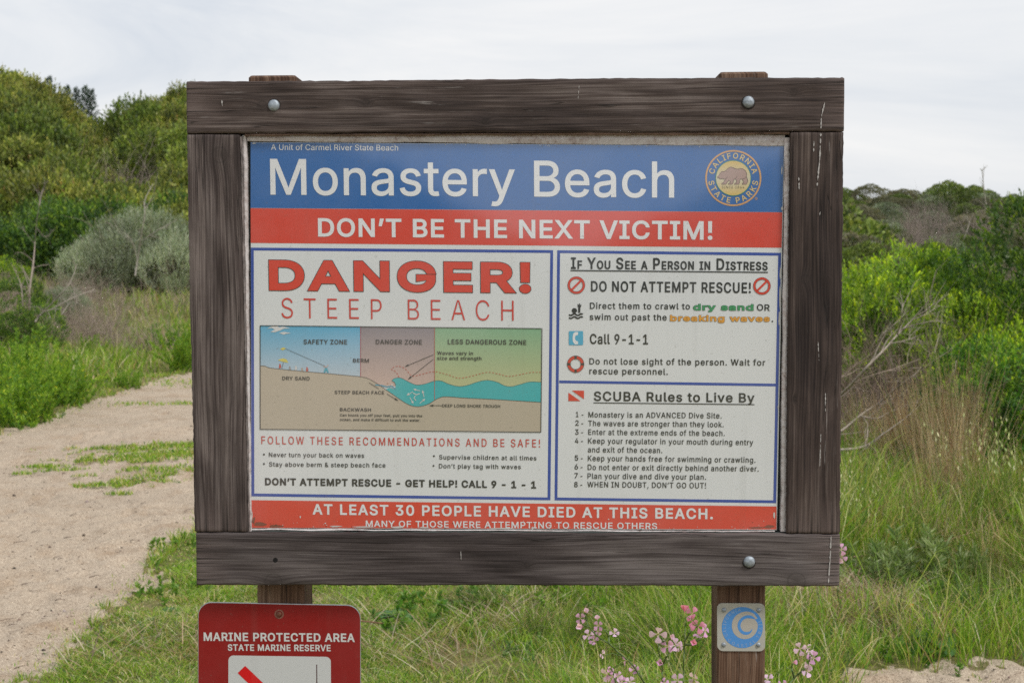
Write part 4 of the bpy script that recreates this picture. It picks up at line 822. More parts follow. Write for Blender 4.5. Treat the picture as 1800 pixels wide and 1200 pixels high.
def arrow(a, b, w_=0.9, head=7.5, hw=3.6, col=BLK, layer=5):
    a, b = Vector(z3(*a)), Vector(z3(*b)); d = (b - a).normalized(); n_ = Vector((-d.y, d.x)); h = b - d * head
    STROKE([tuple(a), tuple(h)], w_, col, layer); POLY([tuple(b), tuple(h + n_ * hw / 2), tuple(h - n_ * hw / 2)], col, layer, name='arrow_head')
arrow((1113, 219), (938, 292)); arrow((1113, 247), (958, 370)); arrow((831, 457), (902, 500)); arrow((1168, 528), (1087, 528)); STROKE([z3(723, 389), z3(782, 426)], 0.9, BLK, 5)
for (x, y, a_) in ((1012, 433, 195), (970, 455, 150), (1052, 455, 255), (982, 498, 60), (1048, 500, -40)):
    a_ = math.radians(a_); d = Vector((math.cos(a_), math.sin(a_))) * 22
    arrow((x - d.x, y - d.y * 1), (x + d.x, y + d.y), 1.1, 5.0, 4.6, (0.62, 0.62, 0.6), 5)
STROKE([z3(990, 452), z3(1012, 462), z3(1030, 455)], 1.6, (0.6, 0.6, 0.58), 5); STROKE([z3(1005, 468), z3(995, 482), z3(1008, 497)], 1.4, (0.6, 0.6, 0.58), 5)
for s_, x0, y0, x1, y1, c_, b_ in (('SAFETY ZONE', 325, 154, 590, 156, 28, .03), ('DANGER ZONE', 764, 154, 1045, 157, 28, .03), ('LESS DANGEROUS ZONE', 1202, 154, 1680, 159, 29, .03),
        ('BERM', 626, 265, 722, 266, 23, .03), ('DRY SAND', 195, 373, 362, 375, 23, .03), ('STEEP BEACH FACE', 514, 457, 815, 460, 21, .028), ('BACKWASH', 546, 562, 735, 564, 21, .028),
        ('Can knock you off your feet, pull you into the', 546, 593, 1046, 598, 16, .03), ('ocean, and make it difficult to exit the water.', 546, 620, 1035, 625, 16, .03),
        ('Waves vary in', 1137, 219, 1355, 221, 22, .03), ('size and strength', 1137, 250, 1407, 252, 22, .03), ('DEEP LONG SHORE TROUGH', 1168, 537, 1521, 541, 18, .026)):
    T(s_, *z3(x0, y0), *z3(x1, y1), c_ / 3.4615, BLK, b_, 0.03, layer=5)
# gulls, kite, parasol, beach goers
for pts in ([(102, 62), (130, 45), (155, 36), (175, 52), (200, 48), (245, 58), (205, 60), (180, 72), (150, 82), (122, 80), (150, 66), (128, 56)], [(175, 86), (205, 80), (248, 88), (215, 92), (205, 97)]): POLY([z3(*p) for p in pts], (0.66, 0.66, 0.66), 3, name='gull_print')
POLY([z3(*p) for p in ((180, 184), (200, 174), (218, 181), (198, 192))], (0.62, 0.55, 0.12), 3, name='kite_print'); STROKE([z3(216, 183), z3(455, 288)], 0.6, BLK, 4)
POLY([z3(*p) for p in ((167, 252), (185, 244), (200, 241), (220, 247), (232, 268), (200, 262))], (0.62, 0.55, 0.12), 3, name='parasol_print'); STROKE([z3(202, 262), z3(192, 304)], 0.6, BLK, 4)
for x, y, c_ in ((180, 285, (0.5, 0.08, 0.06)), (240, 300, (0.3, 0.3, 0.3)), (277, 296, (0.6, 0.6, 0.6)), (315, 308, (0.4, 0.35, 0.3)), (345, 304, (0.5, 0.1, 0.08))):
    POLY([z3(x - 7, y + 16), z3(x - 3, y - 12), z3(x + 4, y - 8), z3(x + 9, y + 14)], c_, 3, name='figure_print')
POLY([z3(*p) for p in ((455, 300), (468, 298), (470, 310), (478, 328), (468, 328), (462, 314), (455, 328), (445, 328))], (0.05, 0.35, 0.45), 3, name='figure_print'); STROKE([z3(446, 288), z3(462, 296), z3(474, 280)], 1.6, (0.55, 0.4, 0.35), 4)
z4 = lambda x, y: (430 + x / 3.2727, 750 + y / 3.2727)
T('FOLLOW THESE RECOMMENDATIONS AND BE SAFE!', *z4(97, 98), *z4(1700, 117), 45 / 3.27, (0.55, 0.045, 0.035), 0.012, 0.22, wide=0.85)
for s_, x0, y0, x1, y1 in (('Never turn your back on waves', 140, 172, 688, 177), ('Stay above berm & steep beach face', 141, 227, 811, 233), ('Supervise children at all times', 1119, 186, 1679, 192), ('Don’t play tag with waves', 1118, 237, 1589, 242)):
    T(s_, *z4(x0, y0), *z4(x1, y1), 26 / 3.27, BLK, 0.022, 0.06)
for x, y in ((111, 158), (111, 212), (1089, 167), (1087, 223)): DISC(*z4(x, y), 1.7, BLK, 3, 12)
T('DON’T ATTEMPT RESCUE - GET HELP! CALL 9 - 1 - 1', *z4(118, 335), *z4(1677, 354), 43 / 3.27, BLK, 0.07, 0.0, wide=1.1)
T('AT LEAST 30 PEOPLE HAVE DIED AT THIS BEACH.', 549.8, 903.7, 1253, 912, 18.7, WT, 0.045, 0.06)
T('MANY OF THOSE WERE ATTEMPTING TO RESCUE OTHERS', 643, 925.2, 1155, 929.6, 11.2, WT, 0.03, 0.05)
z5 = lambda x, y: (960 + x / 4.186, 430 + y / 4.186)
T('If You See a Person in Distress'.replace(' a ', ' a ').replace(' in ', ' in '), *z5(183, 179), *z5(1630, 190), 86 / 4.186, BLK, 0.035, 0.04, small=0.72, wide=0.85)
STROKE([z5(180, 190), z5(1632, 204)], 2.0, BLK, 3)
T('DO NOT ATTEMPT RESCUE!', *z5(330, 345), *z5(1506, 357), 78 / 4.186, BLK, 0.035, 0.03, wide=0.88)
for cx_, cy_ in ((222, 298), (1588, 304)):
    x, y = z5(cx_, cy_); RING(x, y, 11.4, 15.1, RED, 3); STROKE([(x - 9, y + 9), (x + 9, y - 9)], 3.6, RED, 4)
    RING(x, y, 11.0, 11.5, (0.15, 0.02, 0.02), 4); RING(x, y, 14.9, 15.3, (0.15, 0.02, 0.02), 4)
T('Direct them to crawl to', *z5(322, 472), *z5(1058, 477), 47 / 4.186, BLK, 0.028, 0.06)
T('dry sand', *z5(1082, 483), *z5(1525, 485), 48 / 4.186, (0.05, 0.30, 0.12), 0.075, outline=(BLK, 0.03), wide=1.25)
T('OR', *z5(1550, 485), *z5(1645, 487), 48 / 4.186, BLK, 0.03)
T('swim out past the', *z5(320, 554), *z5(887, 558), 47 / 4.186, BLK, 0.028, 0.06)
T('breaking waves', *z5(912, 562), *z5(1645, 567), 46 / 4.186, (0.70, 0.33, 0.05), 0.07, outline=(BLK, 0.03), wide=1.25)
DISC(*z5(1665, 564), 1.4, BLK, 3, 12)
T('Call 9-1-1', *z5(322, 730), *z5(750, 734), 75 / 4.186, BLK, 0.035, 0.03)
T('Do not lose sight of the person. Wait for', *z5(318, 880), *z5(1612, 890), 47 / 4.186, BLK, 0.028, 0.06)
T('rescue personnel.', *z5(318, 952), *z5(895, 957), 47 / 4.186, BLK, 0.028, 0.06)
DISC(*z5(208, 485), 4.6, BLK, 3, 24)
POLY([z5(*p) for p in ((236, 502), (236, 462), (230, 440), (236, 436), (242, 450), (243, 432), (249, 432), (251, 448), (256, 438), (259, 444), (252, 468), (250, 500))], BLK, 3, name='arm_print')
for yy in (508, 530): STROKE([z5(x, yy + 6 + 6 * math.sin((x - 168) / 104 * 4 * math.pi)) for x in range(168, 273, 6)], 2.8, BLK, 3)
(x0, y0), (x1, y1) = z5(167, 635), z5(272, 738); r_ = 1.6
POLY([(cx_ + r_ * math.cos(math.radians(a)), cy_ + r_ * math.sin(math.radians(a))) for cx_, cy_, s0 in ((x1 - r_, y1 - r_, 0), (x0 + r_, y1 - r_, 90), (x0 + r_, y0 + r_, 180), (x1 - r_, y0 + r_, 270)) for a in range(s0, s0 + 91, 15)], (0.08, 0.40, 0.60), 3, name='phone_sign')
POLY([z5(*p) for p in cat([(213, 642), (200, 655), (195, 687), (200, 718), (213, 732)], 4)] + [z5(*p) for p in ((235, 732), (235, 710), (222, 708), (215, 700), (212, 687), (215, 672), (222, 666), (235, 664), (235, 642))], WT, 4, name='handset_print')
x, y = z5(217, 878)
RING(x, y, 9.2, 14.6, (0.60, 0.06, 0.04), 3)
RING(x, y, 8.9, 9.4, BLK, 4); RING(x, y, 14.4, 14.9, BLK, 4)
for a in (0, 90, 180, 270): RING(x, y, 8.9, 15.0, (0.05, 0.05, 0.05), 5, 6, a - 9, a + 9)
z6 = lambda x, y: (960 + x / 3.2426, 670 + y / 3.2426)
T('SCUBA Rules to Live By', *z6(272, 111), *z6(1187, 121), 54 / 3.2426, BLK, 0.035, 0.04); STROKE([z6(270, 122), z6(1188, 132)], 1.6, BLK, 3)
POLY([z6(*p) for p in ((146, 52), (216, 53), (216, 101))], RED, 3, name='dive_flag'); POLY([z6(*p) for p in ((127, 64), (196, 112), (127, 112))], RED, 3, name='dive_flag')
for k, (s_, x0, y0, x1, y1) in enumerate((('Monastery is an ADVANCED Dive Site.', 241, 205, 1000, 211), ('The waves are stronger than they look.', 240, 254, 1012, 261), ('Enter at the extreme ends of the beach.', 240, 304, 1018, 311),
        ('Keep your regulator in your mouth during entry', 239, 354, 1180, 363), ('and exit of the ocean.', 238, 404, 662, 408), ('Keep your hands free for swimming or crawling.', 238, 453, 1193, 463),
        ('Do not enter or exit directly behind another diver.', 237, 504, 1211, 513), ('Plan your dive and dive your plan.', 236, 554, 911, 560), ('WHEN IN DOUBT, DON’T GO OUT!', 235, 602, 911, 609))):
    T(s_, *z6(x0, y0), *z6(x1, y1), 32 / 3.2426, BLK, 0.022, 0.06)
for n_, x0, y0 in ((1, 167, 203), (2, 166, 252), (3, 165, 303), (4, 164, 353), (5, 163, 451), (6, 162, 501), (7, 161, 552), (8, 160, 602)):
    T(f'{n_}', *z6(x0 + (3 if n_ == 1 else 0), y0), *z6(x0 + 20 - (3 if n_ == 1 else 0), y0), 31 / 3.2426, BLK, 0.03); STROKE([z6(x0 + 35, y0 - 11), z6(x0 + 46, y0 - 11)], 1.4, BLK, 3)
# worn edge of the print: chips, peeled film and soot along the frame
rgc_ = np.random.default_rng(44)
def chip(x, y, w_, h_, col, layer=4):
    POLY([(x + w_ / 2 * math.cos(a) * rgc_.uniform(0.6, 1.2), y + h_ / 2 * math.sin(a) * rgc_.uniform(0.6, 1.2)) for a in np.arange(0, 6.28, 0.7)], col, layer, name='chip')
CW, CD = (0.60, 0.58, 0.56), (0.05, 0.03, 0.025)
for x, y, w_, h_ in ((528, 908, 2.5, 5), (572, 919, 3, 3), (590, 924.5, 22, 3), (640, 925.5, 40, 2.6), (700, 926, 26, 3.4), (745, 926.5, 20, 2.2), (1070, 912, 2.5, 3), (880, 928, 46, 2.2), (936, 928, 4, 6), (1030, 929, 30, 2.0), (1372, 480, 3, 26), (1371, 520, 3.5, 44), (1370, 560, 3, 30), (1368, 716, 2, 12), (1374.5, 300, 2.5, 20), (1375, 367, 4, 8), (447, 252, 9, 2.5), (620, 251.8, 2.5, 2), (900, 254, 2, 2), (1205, 255.4, 2.5, 2), (1064, 254.6, 2, 2), (1361, 905, 3, 14), (443, 905, 2, 16)): chip(x, y, w_, h_, CW)
for x, y, w_, h_ in ((456, 921, 24, 8), (484, 924, 32, 5), (1352, 925, 18, 6), (1330, 927, 30, 3), (446, 914, 6, 12)): chip(x, y, w_, h_, (0.22, 0.06, 0.04), 3)
for k in range(60): chip(rgc_.uniform(450, 1360), 930 - abs(rgc_.normal(0, 9)), rgc_.uniform(0.8, 2.2), rgc_.uniform(0.8, 2.0), CW if k % 3 else CD, 5)
for k in range(50): x = rgc_.uniform(445, 1376); chip(x, 251.5 + (x - 440) * 0.0069 + abs(rgc_.normal(0, 1.5)), rgc_.uniform(0.8, 3), rgc_.uniform(0.7, 1.4), CD if k % 3 else CW, 5)
# state park emblem
z8 = lambda x, y: (1220 + x / 9.229, 250 + y / 9.229)
ecx, ecy = z8(637, 583); OR_ = (0.62, 0.34, 0.13)
RING(ecx, ecy, 46.4, 49.3, OR_, 3, 96, name='emblem_ring')
RING(ecx, ecy, 30.2, 31.4, (0.03, 0.25, 0.16), 3, 72, name='emblem_ring')
n = 40; V = []; cols = []
for i_ in range(n):
    a = 2 * math.pi * i_ / n; V.append(SV(ecx + 30.3 * math.cos(a), ecy + 30.3 * math.sin(a), 0.016 - LIFT * 3)); s_ = abs(math.sin(a)); cols.append([*(np.array((0.60, 0.55, 0.38)) * (1 - s_) + np.array((0.66, 0.46, 0.12)) * s_), 1])
V.append(SV(ecx, ecy, 0.016 - LIFT * 3)); cols.append([0.60, 0.58, 0.46, 1])
me = pymesh('emblem_disc', V, [(i_, (i_ + 1) % n, n) for i_ in range(n)]); set_tint(me, np.array(cols, np.float32)); link('emblem_disc', me, PANEL, INK)
bear = [(378, 568), (400, 548), (418, 520), (440, 485), (455, 470), (468, 478), (490, 475), (515, 462), (545, 430), (572, 410), (600, 403), (632, 412), (665, 428), (705, 437), (750, 428), (790, 430), (825, 455), (848, 490), (855, 530), (850, 560), (862, 590), (873, 635), (858, 668), (850, 682), (780, 682), (782, 668), (808, 655), (800, 628), (775, 600), (755, 595), (742, 620), (738, 655), (728, 682), (655, 682), (662, 668), (688, 655), (690, 620), (675, 600), (650, 598), (640, 640), (630, 672), (618, 682), (555, 682), (562, 668), (590, 655), (582, 628), (560, 625), (540, 650), (522, 678), (515, 682), (443, 682), (450, 668), (478, 655), (505, 610), (508, 600), (480, 598), (455, 590), (430, 598), (415, 590), (405, 580), (388, 578)]
POLY([z8(*p) for p in bear], (0.40, 0.27, 0.23), 4, name='bear_print')
STROKE([z8(*p) for p in bear], 0.7, (0.13, 0.07, 0.06), 5, closed=True, name='bear_outline')
STROKE([z8(700, 545), z8(690, 580), z8(660, 598)], 0.6, (0.13, 0.07, 0.06), 5); STROKE([z8(850, 560), z8(825, 585), z8(780, 600)], 0.6, (0.13, 0.07, 0.06), 5); STROKE([z8(545, 560), z8(520, 590), z8(505, 600)], 0.6, (0.13, 0.07, 0.06), 5)
LT = (0.66, 0.50, 0.22)
ARC('CALIFORNIA', ecx, ecy, 39.3, 162, 19, 9.5, LT, 0.03)
ARC('STATE PARKS', ecx, ecy, 39.3, 192.5, 347.5, 9.5, LT, 0.03, inward=True)
T('SINCE 1864', *z8(450, 752), *z8(812, 752), 42 / 9.229, (0.16, 0.13, 0.05), 0.0, 0.2, layer=4)
RING(1329.3, 349.3, 1.9, 2.4, OR_, 3, 20); T('R', 1328.2, 350.4, 1330.6, 350.4, 2.2, OR_, 0.02)

# ------------------------------------------------------------------ red marine notice on the left post
RD = 0.0352
def rounded(c, r, n=8):
    """rounded quad in measured coordinates"""
    out = []
    for k in range(4):
        p = Vector(c[k]); a = (Vector(c[k - 1]) - p).normalized(); b = (Vector(c[(k + 1) % 4]) - p).normalized()
        ce = p + a * r + b * r
        for i_ in range(n + 1):
            th = math.pi / 2 * i_ / n; out.append(tuple(ce - b * r * math.cos(th) - a * r * math.sin(th)))
    return out
def plate(name, pts, d0, thick, col, mat, parent, layer=0):
    n = len(pts); F_ = [SV(x, y, d0) for x, y in pts]; B_ = [v + Vector((0, thick, 0)) for v in F_]
    ce = sum(F_, Vector()) / n; In = [v.lerp(ce, 0.004) + Vector((0, -0.0004, 0)) for v in F_]
    V = In + F_ + B_
    F = [tuple(range(n))] + [(k, (k + 1) % n, n + (k + 1) % n, n + k) for k in range(n)] + [(n + k, n + (k + 1) % n, 2 * n + (k + 1) % n, 2 * n + k) for k in range(n)] + [tuple(range(2 * n, 3 * n))[::-1]]
    return link(name, pymesh(name, V, F, tint=col), parent, mat)
INK2 = mat_ink('enamel_print', 0.42, 0.0, -0.06); INK2.node_tree.nodes['Principled BSDF'].inputs['Specular IOR Level'].default_value = 0.25; ALU = mat_plain('bare_aluminium', (0.45, 0.46, 0.47), 0.4, 0.7, var=0.1, scale=90)
MS = tag(empty('marine_notice', SROOT, SYAW), 'dark red marine notice with rounded corners and white lettering bolted low on the left post', 'sign')
rc = [(348, 1057), (634, 1063), (635, 1468), (347, 1466)]
pl = plate('aluminium_plate', rounded(rc, 24), RD, 0.002, (0.5, 0.5, 0.5), ALU, MS)
inner = [(349.2, 1058.6), (632.8, 1064.4), (633.8, 1466), (348.2, 1464)]
k_ = dict(depth=RD - 0.0006, mat=INK2, parent=pl)
DR = (0.25, 0.004, 0.003)
POLY(rounded(inner, 23), DR, 0, name='red_print', **k_)
z7 = lambda x, y: (330 + x / 4.865, 1020 + y / 4.865)
T('MARINE PROTECTED AREA', *z7(137, 513), *z7(1428, 523), 73 / 4.865, (0.62, 0.62, 0.60), 0.045, layer=2, wide=0.9, **k_)
T('STATE MARINE RESERVE', *z7(343, 597), *z7(1223, 602), 56 / 4.865, (0.62, 0.62, 0.60), 0.045, layer=2, wide=0.9, **k_)
POLY(rounded([(401.5, 1151), (581.5, 1153.5), (582.5, 1335), (401, 1333)], 9), (0.56, 0.57, 0.56), 1, name='white_print', **k_)
POLY([z7(*p) for p in ((427, 788), (491, 727), (1290, 1490), (1226, 1551))], (0.62, 0.002, 0.004), 3, name='red_slash', **k_)
STROKE([z7(1103, 716), z7(1104, 900), z7(1106, 1300)], 1.6, (0.06, 0.01, 0.01), 2, name='mast_print', **k_)
DISC(*z7(1104, 885), 3.2, (0.06, 0.01, 0.01), 2, 16, **k_)
POLY([z7(*p) for p in ((800, 1260), (1190, 1250), (1130, 1400), (850, 1400))], (0.06, 0.01, 0.01), 2, name='hull_print', **k_)
RING(*z7(782, 285), 5.8, 8.3, (0.24, 0.10, 0.07), 2, 32, name='washer', **k_)
dome('bolt_head', *z7(780, 287), RD - 0.001, 0.0056, 0.003, MS, mat_plain('rusty_bolt', (0.16, 0.06, 0.035), 0.6, 0.4, var=0.4, scale=200))

# ------------------------------------------------------------------ coast trail plaque on the right post
CP = tag(empty('trail_plaque', SROOT, SYAW), 'small square plaque with a blue wave spiral screwed to the right post', 'plaque')
zc = lambda x, y: (980 + x / 3.75, 1020 + y / 3.75)
PD = 0.0362
PG = mat_ink('plaque_print', 0.35, 0.2)
pq = plate('plate', rounded([zc(1052, 147), zc(1368, 149), zc(1369, 465), zc(1053, 463)], 10), PD, 0.002, (0.44, 0.43, 0.38), PG, CP)
k_ = dict(depth=PD - 0.0005, mat=PG, parent=pq)
pcx, pcy = zc(1218, 308); PR = 137 / 3.75; PB = (0.06, 0.27, 0.66)
DISC(pcx, pcy, PR * 0.985, PB, 1, 64, name='blue_disc', **k_)
# pale curl: outline traced on the photograph
curl = cat([(1318, 248), (1300, 218), (1262, 205), (1220, 207), (1180, 228), (1155, 262), (1150, 305), (1162, 345), (1192, 374), (1230, 384), (1270, 376), (1300, 352), (1317, 318), (1319, 285), (1305, 258), (1283, 245), (1255, 240), (1225, 250), (1206, 272), (1201, 300), (1212, 325), (1235, 340), (1262, 338), (1280, 322), (1286, 314), (1276, 340), (1252, 352), (1222, 348), (1198, 328), (1188, 298), (1194, 264), (1216, 240), (1250, 230), (1285, 232), (1308, 244)], 4)
outer = cat([(1318, 248), (1295, 218), (1258, 203), (1216, 207), (1178, 228), (1154, 264), (1150, 308), (1163, 346), (1194, 374), (1234, 384), (1274, 375), (1304, 348), (1319, 312), (1318, 280), (1302, 256)], 5)
POLY([zc(*p) for p in outer], (0.44, 0.41, 0.36), 2, name='pale_curl', **k_)
def spiral():
    cen = cat([(1304, 252), (1280, 240), (1248, 237), (1217, 252), (1198, 283), (1200, 315), (1220, 340), (1250, 346), (1272, 336), (1284, 316)], 5)
    n = len(cen); L_ = []; R_ = []
    for i_, p in enumerate(cen):
        a = Vector(cen[max(i_ - 1, 0)]); b = Vector(cen[min(i_ + 1, n - 1)]); t_ = (b - a).normalized(); nn = Vector((-t_.y, t_.x)); f = i_ / (n - 1)
        w_ = 9.5 * min(1, f * 6 + 0.25) * min(1, (1 - f) * 4 + 0.1); L_.append(Vector(p) + nn * w_); R_.append(Vector(p) - nn * w_)
    V = []; F = []
    for a, b in zip(L_, R_): V += [SV(*zc(*a), PD - 0.0005 - LIFT * 3), SV(*zc(*b), PD - 0.0005 - LIFT * 3)]
    for i_ in range(n - 1): F.append((2 * i_, 2 * i_ + 1, 2 * i_ + 3, 2 * i_ + 2))
    link('blue_spiral', pymesh('blue_spiral', V, F, tint=PB), pq, PG)
spiral()
PL_ = (0.30, 0.42, 0.62)
ARC('CALIFORNIA', pcx, pcy, 31.5, 205, 100, 5.2, PL_, 0.01, 2, mat=PG, parent=pq, depth=PD - 0.0005)
ARC('COASTAL TRAIL', pcx, pcy, 31.8, 225, 380, 5.2, PL_, 0.01, 2, mat=PG, parent=pq, depth=PD - 0.0005, inward=True)
for x, y in ((1098, 192), (1327, 194), (1096, 421), (1324, 422)): dome('screw', *zc(x, y), PD - 0.0008, 0.0044, 0.0028, CP, ZINC, 18)

# ------------------------------------------------------------------ grass
def blades(name, X, Y, H, Wd, lean, cols, mat, kind='stuff', label=None, droop=0.35, rg=RNG, parent=None, z=None):
    n = len(X); Z = hgt(X, Y) if z is None else z
    a = rg.uniform(0, 2 * np.pi, n); dx, dy = np.cos(a), np.sin(a)             # lean direction
    b = rg.uniform(0, 2 * np.pi, n); sx, sy = np.cos(b), np.sin(b)             # blade's flat side
    V = np.empty((n, 7, 3), np.float32)
    for k, (f, ww) in enumerate(((0, 1.0), (0.4, 0.9), (0.75, 0.6))):
        off = lean * H * (f * 0.5 + droop * f * f); zz = H * (f - 0.5 * droop * lean * f * f)
        for s_, c in ((-1, 0), (1, 1)):
            V[:, 2 * k + c, 0] = X + dx * off + s_ * sx * Wd * ww / 2
            V[:, 2 * k + c, 1] = Y + dy * off + s_ * sy * Wd * ww / 2
            V[:, 2 * k + c, 2] = Z - 0.01 + zz
    off = lean * H * (0.5 + droop * 1.6)
    V[:, 6, 0] = X + dx * off; V[:, 6, 1] = Y + dy * off; V[:, 6, 2] = Z - 0.01 + H * (1 - 0.8 * droop * lean)
    base = (np.arange(n) * 7)[:, None]
    q = np.concatenate([base + np.array([0, 1, 3, 2]), base + np.array([2, 3, 5, 4])])
    tr = base + np.array([4, 5, 6])
    colv = np.repeat(cols[:, None, :], 7, 1).reshape(-1, 3)
    me = fastmesh(name, V.reshape(-1, 3), quads=q, tris=tr, cols=colv)
    o = link(name, me, parent, mat)
    if label: o['label'] = label
    if kind: o['kind'] = kind
    return o
def pal(n, P, probs, rg=RNG, var=0.18):
    P = np.array(P, float); k = rg.choice(len(P), n, p=np.array(probs) / np.sum(probs)); c = P[k]
    return np.clip(c * rg.uniform(1 - var, 1 + var, (n, 1)) * rg.uniform(0.93, 1.07, (n, 3)), 0, 1)
GR = [(0.205, 0.310, 0.022), (0.135, 0.240, 0.026), (0.27, 0.325, 0.050), (0.060, 0.125, 0.034), (0.50, 0.42, 0.22), (0.34, 0.21, 0.11), (0.58, 0.52, 0.36)]
NB = 600000
az = RNG.uniform(math.radians(-29), math.radians(31), NB)
D = np.exp(RNG.uniform(math.log(4.3), math.log(31), NB))
X, Y = D * np.tan(az), D
ne = 90000                                         # the turf along the near edge of the path is tighter
X[ne:ne + 50000] = RNG.uniform(-4.3, -1.9, 50000); Y[ne:ne + 50000] = RNG.uniform(8.3, 11.8, 50000); D[ne:ne + 50000] = Y[ne:ne + 50000]
X[:ne] = RNG.uniform(PATH_R - 0.05, PATH_R + 1.5, ne); Y[:ne] = RNG.uniform(4.4, 8.6, ne); D[:ne] = Y[:ne]
inp, inp2 = path_mask(X, Y)
# how wild the growth is at each place: 0 bare, then short lawn, then tall meadow
soft = np.minimum(np.abs(X - PATH_R), np.abs(X - PATH_L))
lawn = smooth(0.55, -0.25, X + 0.35 * wob(X, Y, 1.2, 14)) * (X > PATH_R) * smooth(9.5, 7.2, Y)
leftband = smooth(PATH_L - 1.0, PATH_L - 0.25, X) * (X < PATH_L)
brown = smooth(17.5, 22, Y + 0.8 * wob(X, Y, 3, 16)) * (X < -3)
tallR = smooth(1.0, 2.0, X) * smooth(5.4, 7.2, Y)
H = 0.13 + 0.10 * smooth(-0.3, 0.8, X) + 0.12 * tallR
H = np.where(lawn > 0, H * (1 - lawn) + 0.055 * lawn, H)
H = np.where(X < PATH_L, 0.38 * (1 - leftband) + 0.09 * leftband, H)
H = np.where(brown > 0.5, 0.24, H)
H = H * np.clip(1 + 0.45 * wob(X, Y, 0.7, 15), 0.35, 2)
clear2 = np.hypot((X - 1.6) / 0.55, (Y - 6.1) / 0.55)
dens = np.full(NB, 1.0)
dens *= np.where((X > 0.95) & (Y < 5.75), 0.45, 1); dens *= np.where(clear2 < 1, 0.35, 1)
dens *= np.where(brown > 0.5, 0.55, 1)
hc = np.hypot((X - 1.9) / 0.6, (Y - 6.35) / 0.5) < 1; dens *= np.where(hc, 0.5, 1); H = np.where(hc, H * 0.55, H)
dry2 = np.clip(wob(X, Y, 1.6, 23) - 0.35, 0, 1) * (X > -0.3); dens *= 1 - 0.55 * dry2; H = H * (1 - 0.3 * dry2)
dens *= np.clip(0.92 + 0.5 * wob(X, Y, 0.9, 17), 0.25, 1)
# tufts growing out on the path
pt = np.zeros(NB)
for (px, py, rx, ry) in ((295, 803, 0.75, 0.30), (325, 828, 0.45, 0.22), (215, 852, 0.22, 0.10), (238, 845, 0.2, 0.1), (262, 838, 0.15, 0.1), (275, 845, 0.2, 0.08), (250, 812, 0.2, 0.12), (65, 817, 0.18, 0.12), (110, 824, 0.22, 0.07), (88, 806, 0.07, 0.05), (140, 808, 0.1, 0.05), (152, 836, 0.08, 0.05), (175, 852, 0.2, 0.08), (210, 866, 0.1, 0.05), (55, 1190, 0.10, 0.05), (205, 1070, 0.09, 0.05), (38, 829, .07, .04), (320, 706, 0.8, 0.35), (345, 672, 0.8, 0.5), (335, 785, 0.9, 0.3)):
    p = at(px, py, 1.0); k = 1.6 / (1.6 - p.z); gx0, gy0 = p.x * k, k
    e_ = np.hypot((X - gx0) / rx, (Y - gy0) / ry) + 0.55 * wob(X, Y, 0.20, 18)
    pt = np.maximum(pt, smooth(1.1, 0.55, e_))
dens *= np.where((np.abs(X / Y + 0.005) < 0.2) & (Y > 7.8), 0.3, 1)      # thinner where only a side view would show it
keep = RNG.random(NB) < dens
onp = inp | inp2
fringe = smooth(0.22, 0.0, np.abs(X - PATH_R)) * 0.16 + smooth(0.25, 0.0, np.abs(X - PATH_L)) * 0.2
keep &= (~onp) | (RNG.random(NB) < np.maximum(pt, fringe)) | (inp2 & (Y > 5.5) & (RNG.random(NB) < 0.25)) | (inp2 & (Y > 5.1) & (RNG.random(NB) < 0.10)) | (inp2 & ~path_mask(X, Y + 0.09)[1] & (RNG.random(NB) < 0.75)) | (inp2 & ~path_mask(X - 0.09, Y)[1] & (RNG.random(NB) < 0.75))
H = np.where(onp, 0.012 + 0.015 * RNG.random(NB) + 0.012 * pt, H)
H *= RNG.uniform(0.45, 1.35, NB)
edge = smooth(0.35, 0.0, soft) * (~onp)
H *= 1 - 0.55 * edge
X, Y, H, D, brown, lawn, leftband, tallR, onp, edge = [v[keep] for v in (X, Y, H, D, brown, lawn, leftband, tallR, onp, edge)]
n = len(X)
lush = np.clip(0.5 + 0.55 * wob(X, Y, 1.1, 19), 0, 1); dryp = np.clip(0.25 + 0.6 * wob(X, Y, 0.8, 20), 0, 1)
cA = pal(n, GR, [5, 4, 2.5, 0.8, 0.5, 0.1, 0.15]); cB = pal(n, GR, [2, 2.0, 2, 2.2, 1.6, 0.6, 0.5]); cD = pal(n, GR, [0.8, 0.8, 1.6, 0.5, 3.5, 1.5, 1.2]); cBr = pal(n, [(0.26, 0.19, 0.13), (0.40, 0.32, 0.22), (0.17, 0.21, 0.06), (0.16, 0.12, 0.09), (0.22, 0.26, 0.07)], [2, 3, 3, 1, 2])
u = RNG.random(n)
cols = np.where((u < lush * 0.85)[:, None], cA, cB)
u = RNG.random(n); cols = np.where((u < dryp * (0.14 + 0.26 * tallR + 0.35 * edge + 0.2 * lawn))[:, None], cD, cols)
u = RNG.random(n); cols = np.where((u < brown * 0.48)[:, None], cBr, cols)
ne = 0
farw = np.maximum(0.0036, D * 0.0007)
blades('meadow_grass', X, Y, H, farw * RNG.uniform(0.6, 1.25, n), RNG.uniform(0.15, 1.1, n) + lawn * 0.4, cols, BLADE, label='mixed green and straw coloured grass beside the sandy path and behind the notice board')

